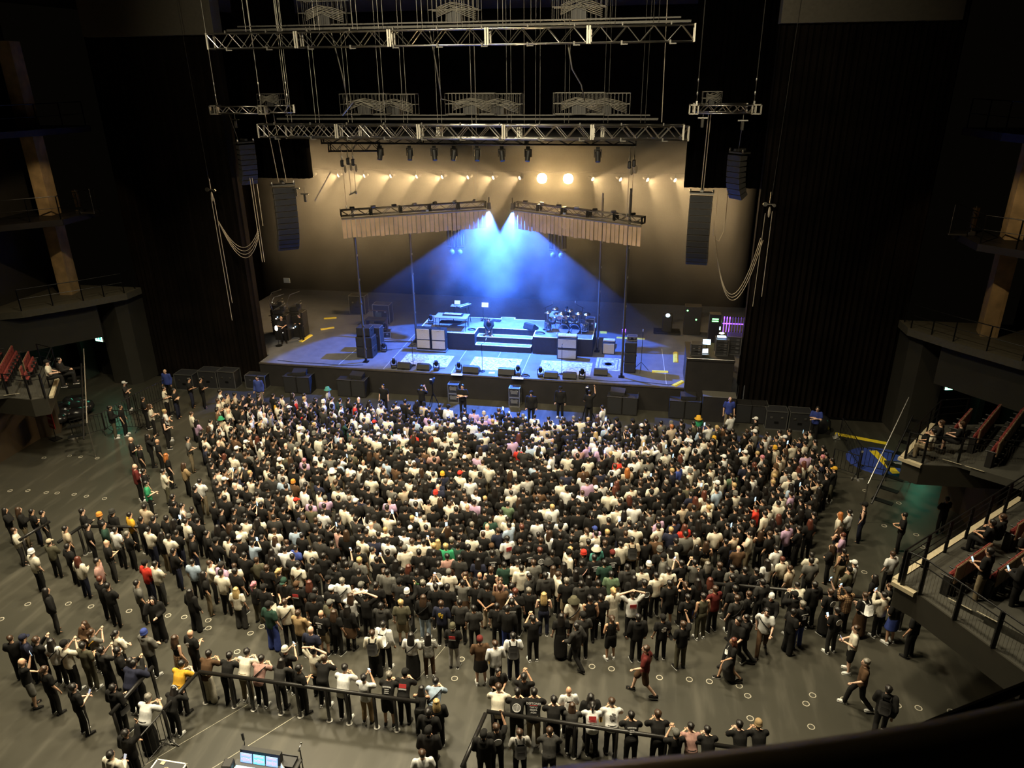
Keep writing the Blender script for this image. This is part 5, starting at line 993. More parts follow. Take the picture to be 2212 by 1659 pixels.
def pose(p):
    J = dict(head=V(0, .02, 1.60), neck=V(0, 0, 1.46), chest=V(0, 0, 1.29), waist=V(0, 0, 1.08), pelvis=V(0, 0, .94), tilt=0)
    for s, n in ((1, 'R'), (-1, 'L')):
        J['sh'+n] = V(s*.185, 0, 1.40); J['hip'+n] = V(s*.09, 0, .92); J['kn'+n] = V(s*.105, .025, .50); J['an'+n] = V(s*.115, -.01, .09); J['toe'+n] = s*.18
    def arm(n, e, w):
        s = 1 if n == 'R' else -1; J['el'+n] = V(s*e[0], e[1], e[2]); J['wr'+n] = V(s*w[0], w[1], w[2])
    both = lambda e, w: (arm('R', e, w), arm('L', e, w))
    both((.235, -.03, 1.13), (.25, .07, .89))
    if p == 'f': arm('R', (.245, -.01, 1.13), (.06, .25, 1.13)); arm('L', (.245, -.01, 1.13), (.05, .24, 1.09))
    elif p == 'a': arm('R', (.245, .07, 1.14), (-.09, .19, 1.17)); arm('L', (.245, .07, 1.13), (-.09, .20, 1.12))
    elif p == 'p': both((.235, .17, 1.22), (.07, .29, 1.47))
    elif p == 'o': arm('R', (.25, .12, 1.50), (.19, .22, 1.74)); arm('L', (.245, -.01, 1.13), (.05, .24, 1.09))
    elif p == 'h': both((.36, .03, 1.62), (.08, -.02, 1.75))
    elif p == 'b': both((.245, -.15, 1.13), (.05, -.19, .97))
    elif p == 'e': arm('R', (.25, .10, 1.22), (.12, .07, 1.52)); arm('L', (.245, -.01, 1.13), (.08, .22, 1.12))
    elif p == 'w':
        J['knR'] = V(.10, .22, .52); J['anR'] = V(.10, .30, .10); J['knL'] = V(-.10, -.06, .50); J['anL'] = V(-.10, -.34, .16)
        arm('R', (.24, -.14, 1.15), (.22, -.10, .91)); arm('L', (.24, .06, 1.14), (.20, .26, 1.02))
    elif p == 'l':
        k = lambda q: V(q.x, q.y+.42*max(0, q.z-.94), q.z-.16*max(0, q.z-.94))
        for n in ('head', 'neck', 'chest', 'waist', 'shR', 'shL'): J[n] = k(J[n])
        J['tilt'] = .42; both((.27, .36, 1.09), (.10, .50, 1.12))
    elif p in 'ic':
        dz = -.42
        for n in ('head', 'neck', 'chest', 'waist', 'pelvis', 'shR', 'shL', 'hipR', 'hipL'): J[n] = J[n]+V(0, 0, dz)
        for n, s in (('R', 1), ('L', -1)): J['kn'+n] = V(s*.12, .43, .53); J['an'+n] = V(s*.13, .42, .09)
        both((.24, .05, .74), (.10, .30, .70))
        if p == 'c':
            for n in ('head', 'neck', 'chest', 'waist', 'shR', 'shL'):
                q = J[n]; h_ = q.z-.52; J[n] = V(q.x, q.y+h_*.62, .52+h_*.74)
            J['tilt'] = .68; both((.22, .50, .72), (.05, .60, .48))
            for n in list(J):
                if isinstance(J[n], Vector): J[n] = J[n]+V(0, 0, -.42)
            for n, s in (('R', 1), ('L', -1)): J['kn'+n] = V(s*.14, .40, .14); J['an'+n] = V(s*.15, .46, -.25)
    return J
def limb(mb, a, b, r0, r1): mb.cyl(a, b, r0, r1, 10); mb.ell(a, (r0,)*3, 10, 6); mb.ell(b, (r1,)*3, 10, 6)
def loft(mb, rings, n=16):
    vs = []
    for (c, rx, ry, tilt) in rings:
        Rm = Matrix.Rotation(-tilt, 3, 'X')
        for i in range(n):
            t = 2*PI*i/n; vs.append(c+Rm @ V(rx*math.cos(t), ry*math.sin(t), 0))
    k = len(rings); fs = [(j*n+i, j*n+(i+1) % n, (j+1)*n+(i+1) % n, (j+1)*n+i) for j in range(k-1) for i in range(n)]
    fs += [tuple(range(n-1, -1, -1)), tuple(range((k-1)*n, k*n))]; mb.add(vs, fs)
MESHC = {}
def cached(f):
    def g(*a):
        k = (f.__name__,)+a
        if k not in MESHC: MESHC[k] = f(*a)
        return MESHC[k]
    return g
@cached
def J_(p): return pose(p)
@cached
def body_mesh(p, lod):
    J = J_(p); mb = MB(); h = J['head']; T = Matrix.Rotation(-J['tilt']*.35, 4, 'X')
    off = lambda *a: h+(T @ V(*a))
    mb.ell(h, (.076, .096, .118), 14, 10, M4=T).ell(off(0, .022, -.062), (.058, .068, .062), 12, 8, M4=T)
    mb.ell(off(0, .10, -.012), (.014, .026, .026), 8, 6, M4=T)
    for s in (-1, 1): mb.ell(off(s*.078, -.005, -.01), (.012, .022, .034), 8, 6, M4=T)
    limb(mb, J['neck']-V(0, 0, .06), h-V(0, 0, .06), .056, .05)
    t = J['tilt']; loft(mb, [(J['pelvis']-V(0, 0, .08), .12, .09, 0), (J['pelvis'], .155, .105, t*.3), (J['waist'], .13, .095, t), (J['chest'], .16, .11, t), (J['neck']-V(0, 0, .06), .14, .075, t), (J['neck'], .05, .05, t)])
    for n in 'RL':
        limb(mb, J['sh'+n], J['el'+n], .052, .041); limb(mb, J['el'+n], J['wr'+n], .042, .029)
        d = (J['wr'+n]-J['el'+n]).normalized(); q = d.to_track_quat('Z', 'Y').to_matrix().to_4x4()
        mb.ell(J['wr'+n]+d*.055, (.034, .02, .055), 10, 6, M4=q)
        limb(mb, J['hip'+n], J['kn'+n], .082, .056); limb(mb, J['kn'+n], J['an'+n], .057, .038)
        mb.ell(J['an'+n]+V(0, .06, -.045), (.036, .10, .035), 10, 6)
    me = solid(mb, .021 if lod else .03, .30 if lod else .05)
    if not lod: return me
    ex = MB()      # five separate fingers per hand, eyes and mouth
    for n, s in (('R', 1), ('L', -1)):
        w_ = J['wr'+n]; d = (w_-J['el'+n]).normalized(); sd = d.cross(V(0, 0, 1) if abs(d.z) < .8 else V(0, 1, 0)).normalized(); up = sd.cross(d)
        for k, L in enumerate((.062, .075, .082, .076)):
            b0 = w_+d*.095+sd*(.024-.016*(3-k)); m0 = b0+d*L*.5-up*.008; ex.tube([b0, m0, m0+d*L*.42-up*.03], .0085, 5)
        b0 = w_+d*.05+sd*.032*-1; ex.tube([b0, b0-sd*.022+d*.03, b0-sd*.024+d*.058-up*.012], .0095, 5)
    for s in (-1, 1): ex.ell(off(s*.030, .086, .012), (.013, .008, .009), 8, 6, 1)
    ex.ell(off(0, .090, -.066), (.024, .008, .008), 8, 6, 2).box(off(-.03, .092, .034), (.03, .008, .007), 1).box(off(.03, .092, .034), (.03, .008, .007), 1)
    e = ex.mesh('x', []); bm = bmesh.new(); bm.from_mesh(me); bm.from_mesh(e); bm.to_mesh(me); bm.free(); bpy.data.meshes.remove(e); me.shade_smooth(); return me
@cached
def top_mesh(p, k, lod):
    J = J_(p); mb = MB(); t = J['tilt']; g = dict(t=.0, l=.004, k=-.018, j=.018, d=-.004)[k]; sit = p in 'ic'
    R0 = [(J['pelvis']+V(0, 0, .10 if sit else -.10), .182+g, .135+g, t*.3)] if k != 'k' else []
    loft(mb, R0+[(J['pelvis']+V(0, 0, .06), .178+g, .132+g, t*.6), (J['waist'], .168+g, .125+g, t), (J['chest'], .186+g, .132+g, t), (J['neck']-V(0, 0, .055), .165+g, .095+g, t), (J['neck']+V(0, 0, .0), .075+g*.5, .068+g*.5, t)])
    for n in 'RL':
        a, b, c = J['sh'+n], J['el'+n], J['wr'+n]
        if k == 'k': mb.ell(a-V(0, 0, .02), (.05, .06, .05), 10, 6)
        elif k in 'td': limb(mb, a, a.lerp(b, .68), .075, .082)
        else: limb(mb, a, b, .076+g, .066+g); limb(mb, b, b.lerp(c, .96), .064+g, .048+g)
    if k == 'j': mb.ell(J['neck']+V(0, -.07, -.01), (.10, .06, .06), 12, 8)
    return solid(mb, .024 if lod else .034, .32 if lod else .06)
@cached
def bottom_mesh(p, k, lod):
    J = J_(p); mb = MB(); pv = J['pelvis']; sit = p in 'ic'
    loft(mb, [(pv-V(0, 0, .10), .15, .12, 0), (pv, .172, .125, 0), (pv+V(0, 0, .12), .150, .108, J['tilt']*.5)])
    for n in 'RL':
        h, a, b = J['hip'+n], J['kn'+n], J['an'+n]
        if k == 'p': limb(mb, h, a, .098, .076); limb(mb, a, b+V(0, 0, -.02), .076, .066)
        elif k == 'w': limb(mb, h, a, .104, .10); limb(mb, a, b+V(0, 0, -.03), .10, .105)
        elif k == 's': limb(mb, h, h.lerp(a, .92), .102, .10)
        elif sit: limb(mb, h, a, .11, .11)
    if k in 'km' and not sit:
        kn = (J['knR']+J['knL'])/2; an = (J['anR']+J['anL'])/2
        rings = [(pv+V(0, 0, .12), .152, .11, 0), (pv, .18, .14, 0), (kn+V(0, 0, .04), .22, .19, 0)]
        if k == 'm': rings.append((an+V(0, 0, .02), .215, .20, 0))
        loft(mb, rings[::-1])
    return solid(mb, .026 if lod else .036, .30 if lod else .06)
@cached
def hair_mesh(p, k, lod):
    J = J_(p); h = J['head']; T = Matrix.Rotation(-J['tilt']*.35, 4, 'X'); off = lambda *a: h+(T @ V(*a)); mb = MB(); rg = random.Random(len(k)*7+ord(k[0]))
    if k == 'f': mb.ell(off(0, -.022, -.012), (.083, .088, .082), 12, 8, M4=T)         # hair showing below a hat
    else:
        mb.ell(off(0, -.018, .022), (.089, .100, .112), 14, 10, M4=T)
        for q in range(9): a = rg.random()*6.28; mb.ell(off(.07*math.cos(a), -.02+.075*math.sin(a), .03+.06*rg.random()), (.032, .032, .028), 8, 6, M4=T)
    if k == 'l':
        loft(mb, [(off(0, -.085, -.40), .075, .03, 0), (off(0, -.105, -.26), .115, .045, 0), (off(0, -.08, -.10), .115, .065, 0), (off(0, -.04, .02), .09, .08, 0)])
        for s in (-1, 1): mb.ell(off(s*.085, .0, -.11), (.028, .05, .13), 8, 6, M4=T)
    if k == 'u': mb.ell(off(0, -.12, .03), (.05, .05, .05), 10, 8, M4=T); loft(mb, [(off(0, -.115, -.24), .018, .016, 0), (off(0, -.135, -.08), .035, .03, 0), (off(0, -.115, .03), .03, .03, 0)])
    return solid(mb, .018 if lod else .026, .35 if lod else .12, 3)
@cached
def hat_mesh(p, k):
    J = J_(p); h = J['head']; T = Matrix.Rotation(-J['tilt']*.35, 4, 'X'); off = lambda *a: h+(T @ V(*a)); mb = MB()
    prof = [(.100, .0), (.102, .03), (.094, .075), (.07, .108), (.035, .124), (1e-5, .128)]
    if k == 'c':
        mb.lathe(prof, off(0, -.012, .02), 16, M4=T @ Matrix.Diagonal((.93, 1.08, 1, 1)))
        mb.add([off(.085*math.cos(a), .075+.02*math.sin(a)+(.085*math.sin(a) if o_ else 0), .026-.012*o_+z) for z in (0, .008) for o_ in (0, 1) for a in [PI*i/8 for i in range(9)]],
               [(i, i+9, i+10, i+1) for i in range(8)]+[(18+i, 19+i, 28+i, 27+i) for i in range(8)]+[(9+i, 27+i, 28+i, 10+i) for i in range(8)])
        mb.ell(off(0, -.012, .146), (.012, .012, .008), 8, 6)
    elif k == 'b': mb.lathe([(.098, -.045), (.106, -.04), (.106, .0), (.100, .005)]+[(r, z+.012) for r, z in prof[1:]], off(0, -.018, .02), 16, M4=T @ Matrix.Diagonal((.92, 1.06, 1, 1)))
    else: mb.lathe([(.185, -.045), (.188, -.038), (.108, .012), (.10, .10), (.06, .118), (1e-5, .12)], off(0, -.01, .02), 18, M4=T)
    me = mb.mesh('hat', [], True); return me
@cached
def shoe_mesh():
    return MB().ell((0, .065, .045), (.047, .135, .042), 12, 8).ell((0, -.01, .065), (.042, .065, .05), 10, 6).box((0, .06, .012), (.085, .26, .024), bev=.01, mi=1).mesh('shoe', [], True)
@cached
def strap_mesh(p):
    J = J_(p); pts = []; c = (J['chest']+J['waist'])/2; Rm = Matrix.Rotation(-J['tilt'], 3, 'X')
    for i in range(25):
        t = 2*PI*i/24; pts.append(c+Rm @ V(.195*math.cos(t), .150*math.sin(t), .21*math.cos(t)+.02))
    return MB().tube(pts, .016, 6).mesh('strap', [], True)
RB_ = mat('print_white', (.55, .55, .54), .8); RRD = mat('print_red', (.42, .03, .03), .8); RGN = mat('print_green', (.10, .28, .10), .8); RYL = mat('print_yellow', (.6, .42, .05), .8); RDK = mat('print_grey', (.16, .15, .14), .8)
def print_on(root, J, code, c):
    t = J['tilt']; Rm = Matrix.Rotation(-t, 4, 'X'); base = Matrix.Translation(J['chest']) @ Rm; light = c in ('wt', 'cr', 'lg', 'bg', 'gy', 'pk')
    mb = MB(); y = -.148; m1 = RDK if light else RB_
    if code in ('D',): mb.lathe([(.092, 0), (.094, .006), (.108, .006), (.11, 0)], (0, y, -.03), 22, M4=Matrix.Rotation(PI/2, 4, 'X')).box((.012, y, -.03), (.016, .006, .21), M4=Matrix.Rotation(.12, 4, 'Y')); nm = 'ring_logo'
    elif code == 'N':
        for k, (s_, z, q) in enumerate((('DEFTONES', .075, .062), ('TOKYO', -.02, .046), ('OSAKA', -.085, .046), ('AICHI', -.15, .046))):
            o = text(root, 'lettering', s_, q*1.25, RB_, (0, 0, 0), ext=.002); o.matrix_local = base @ Matrix.Translation((0, y-.004, z)) @ Matrix.Rotation(PI/2, 4, 'X')
        o = link('print_line', MB().box((0, y-.002, .028), (.2, .004, .008)).mesh('l', [RRD]), root); o.matrix_local = base; return
    elif code == '13': o = text(root, 'number', '13', .26, RB_, (0, 0, 0), ext=.002); o.matrix_local = base @ Matrix.Translation((0, y-.006, -.02)) @ Matrix.Rotation(PI/2, 4, 'X'); return
    elif code == 'A':
        for k in range(9): mb.box((-.105+.026*k, y, .05-.002*(k-4)**2*.3), (.018, .006, .035), M4=Matrix.Rotation(.05*(k-4), 4, 'Y'))
        for r_ in range(3):
            for k in range(5): mb.box((-.05+.025*k, y, -.02-.05*r_), (.017, .006, .02))
        nm = 'lettering'
    elif code in ('r',): mb.box((0, y, .01), (.20, .006, .11)); m1 = RRD; nm = 'red_print'; o = link('lettering', MB().add([(sx*.008-.1+.022*k, y-.002, -.075+sz*.02) for k in range(10) for sx, sz in ((-1, -1), (1, -1), (1, 1), (-1, 1))], [(4*k, 4*k+1, 4*k+2, 4*k+3) for k in range(10)]).mesh('l', [m1 if light else RB_]), root); o.matrix_local = base
    elif code in ('g', 'y', 'b', 'k', 'T'):
        rg = random.Random(ord(code)); m1 = {'g': RGN, 'y': RYL}.get(code, m1); nm = 'back_print'
        if code == 'T':
            for k in range(4): mb.box((0, y, .06-.055*k), (.2-.03*k, .006, .022))
        else:
            for k in range(14): mb.ell((rg.uniform(-.07, .07), y, rg.uniform(-.11, .07)), (.02+.02*rg.random(), .006, .02+.025*rg.random()), 7, 4)
    else: return
    o = link(nm, mb.mesh(nm, [m1]), root); o.matrix_local = base
def slot(o, mats):
    for i, m_ in enumerate(mats):
        o.material_slots[i].link = 'OBJECT'; o.material_slots[i].material = m_
def mslots(me, n):
    while len(me.materials) < n: me.materials.append(None)
    return me
PEOPLE = []
def trim16(s): return ' '.join(s.split()[:16]).rstrip(',')
def make_person(x, y, z, az, top, bot, hair, ps, ex, label, group=None, sc=None, skin=None, item_label=None):
    rg = random.Random(round(x*37+y*91, 2)); J = J_(ps); sc = sc or rg.uniform(.95, 1.05)*(.955 if hair[0] in 'lu' else 1)
    b = link('person', mslots(body_mesh(ps, 1), 3), None, (x, y, z), -az); slot(b, (skin or SKINS[rg.randrange(3)], EYE, LIPM)); b.scale = (sc,)*3
    tag(b, label, 'person', group)
    tc_ = top[:2]; tm = cloth(tc_)
    if 'prR' in ex: tm = wave_mat('cloth_striped', (.10, .10, .09), (.50, .49, .45), 6)
    if 'prC' in ex: tm = wave_mat('cloth_plaid_brown', (.07, .035, .018), (.36, .22, .11), 5.5, True)
    if 'prP' in ex: tm = wave_mat('cloth_plaid_grey', (.012, .013, .016), (.20, .22, .24), 5.5, True)
    nm = {'t': 'tshirt', 'l': 'shirt', 'k': 'tank_top', 'j': 'jacket', 'd': 'dress_top'}[top[2]]
    slot(link(nm, mslots(top_mesh(ps, top[2], 1), 1), b), (tm,))
    bm_ = wave_mat('cloth_plaid_brown', (.07, .035, .018), (.36, .22, .11), 5.5, True) if bot == 'tnk' else cloth(bot[:2])
    slot(link({'p': 'trousers', 'w': 'wide_trousers', 's': 'shorts', 'k': 'skirt', 'm': 'long_skirt'}[bot[2]], mslots(bottom_mesh(ps, bot[2], 1), 1), b), (bm_,))
    if hair != 'x':
        if hair[0] in 'cbh':
            slot(link('hair', mslots(hair_mesh(ps, 'f', 1), 1), b), (hairm('K'),)); slot(link({'c': 'cap', 'b': 'beanie', 'h': 'bucket_hat'}[hair[0]], mslots(hat_mesh(ps, hair[0]), 1), b), (cloth(hair[1:]),))
        else: slot(link('hair', mslots(hair_mesh(ps, hair[0], 1), 1), b), (hairm(hair[1]),))
    white = 'ws' in ex or rg.random() < .22
    for n in 'RL':
        o = link('shoe', mslots(shoe_mesh(), 2), b); slot(o, (cloth('wt' if white else 'bk'), cloth('wt' if white or rg.random() < .4 else 'dg')))
        a = J['an'+n]; o.location = (a.x, a.y-.01, a.z-.09); o.rotation_euler = (0, 0, -J['toe'+n])
    if 'bo' in ex:
        for n in 'RL': link('boot_shaft', MB().cyl(J['an'+n]-V(0, 0, .03), J['an'+n].lerp(J['kn'+n], .9), .052, .066, 12).mesh('boot', [cloth('bk')], True), b)
    W = Matrix.Translation((x, y, z)) @ Matrix.Rotation(-az, 4, 'Z') @ Matrix.Scale(sc, 4)
    il = item_label or label.replace('person in', 'person in', 1)
    def item(name, lab, cat, Mx):
        o = link(name, None); o.empty_display_size = .1; o.matrix_world = Mx; tag(o, trim16(lab+' of the '+il), cat); return o
    for e in ex:
        if e[:2] == 'cb':
            slot(link('bag_strap', mslots(strap_mesh(ps), 1), b), (cloth(e[2:] if e[2:] in CL else 'bk'),))
            q = J['pelvis']; o = link('hip_pouch', MB().box(q+V(-.17, .07, .06), (.08, .2, .15), bev=.03).mesh('pouch', [cloth('bk')]), b)
        elif e[:2] == 'bp':
            o = item('backpack', {'bk': 'black', 'wt': 'white', 'nv': 'navy', 'dg': 'dark grey', 'lg': 'silver grey'}.get(e[2:], 'black')+' backpack', 'backpack', W @ Matrix.Translation(J['chest']) @ Matrix.Rotation(-J['tilt'], 4, 'X')); m_ = cloth(e[2:] or 'bk')
            part(o, 'bag_body', MB().box((0, -.215, -.08), (.29, .16, .42), bev=.055), m_, True); part(o, 'front_pocket', MB().box((0, -.305, -.14), (.22, .05, .22), bev=.02), m_, True)
            for s in (-1, 1): part(o, 'shoulder_strap', MB().tube([(s*.09, -.15, .10), (s*.10, -.06, .155), (s*.115, .09, .09), (s*.125, .13, -.05), (s*.15, .05, -.2), (s*.13, -.16, -.26)], .022, 6), m_, True)
        elif e[:2] in ('tb', 'sb'):
            c_ = {'yl': 'yellow', 'wt': 'white', 'pu': 'lavender', 'cr': 'cream'}.get(e[2:], 'black'); q = J['pelvis']+V(.27, -.02, -.02 if e[:2] == 'sb' else -.10)
            o = item('tote_bag' if e[:2] == 'tb' else 'shoulder_bag', c_+(' tote bag' if e[:2] == 'tb' else ' shoulder bag'), 'bag', W @ Matrix.Translation(q)); m_ = cloth({'yl': 'yl', 'wt': 'wt', 'pu': 'pu', 'cr': 'cr'}.get(e[2:], 'bk'))
            hh = .36 if e[:2] == 'tb' else .20
            part(o, 'bag_body', MB().box((0, 0, 0), (.09, .30, hh), bev=.03), m_, True); part(o, 'strap', MB().tube([(0, .1, hh*.45), (-.05, .08, .25), (-.09, .0, J['shR'].z-q.z+.05), (-.05, -.08, .25), (0, -.1, hh*.45)], .014, 6), m_, True)
        elif e in ('phl', 'phd', 'phw'):
            hand = (J['wrR']+J['wrL'])/2+V(0, .05, .06) if ps in 'p' else J['wrR']+(J['wrR']-J['elR']).normalized()*.10
            o = item('phone', ('brightly lit' if e == 'phl' else 'dim lit')+' phone', 'phone', W @ Matrix.Translation(hand+V(0, .01, .04)) @ Matrix.Rotation(-.5 if ps == 'f' else .15, 4, 'X'))
            part(o, 'case', MB().box((0, .006, 0), (.078, .010, .155), bev=.004), BLK); part(o, 'screen', MB().box((0, -.002, 0), (.070, .008, .146)), mat('phone_screen', (.4, .6, .8), .3, emit=1.6, ecol=(.5, .78, 1)) if e == 'phl' else mat('phone_dim', (.3, .35, .5), .3, emit=.45, ecol=(.55, .6, .8)))
        elif e == 'mk':
            h = J['head']; Rt = Matrix.Rotation(-J['tilt']*.35, 4, 'X'); link('face_mask', MB().ell(h+(Rt @ V(0, .072, -.055)), (.052, .042, .045), 10, 8, M4=Rt).tube([h+(Rt @ V(-.08, 0, -.02)), h+(Rt @ V(-.05, .08, -.05))], .005, 5).tube([h+(Rt @ V(.08, 0, -.02)), h+(Rt @ V(.05, .08, -.05))], .005, 5).mesh('mask', [cloth('wt')], True), b)
        elif e == 'hp':
            h = J['head']; link('headphones', MB().tube([h+V(.10*math.cos(a), -.01, .02+.12*math.sin(a)) for a in [PI*i/12 for i in range(13)]], .012, 6).ell(h+V(.095, -.01, 0), (.025, .04, .045), 10, 8).ell(h+V(-.095, -.01, 0), (.025, .04, .045), 10, 8).mesh('hp', [cloth('wt')], True), b)
        elif e == 'prS': link('leg_stripe', MB().tube([J['hipR']+V(.095, 0, 0), J['knR']+V(.077, 0, 0), J['anR']+V(.066, 0, 0)], .012, 5).mesh('st', [RB_]), b)
        elif e == 'gl': o = item('drinking_glass', 'small clear drinking glass', 'glass', W @ Matrix.Translation(J['wrR']+V(0, .05, -.02))); part(o, 'cup', MB().lathe([(.025, -.05), (.032, .05), (.029, .05), (.022, -.045)], n=12), mat('bottle_plastic', (.5, .6, .75), .15), True); part(o, 'drink', MB().cyl((0, 0, -.045), (0, 0, .01), .022, .026, 10), RYL)
        elif e[:2] == 'pr': print_on(b, J, e[2:], tc_)
    PEOPLE.append(b); return b
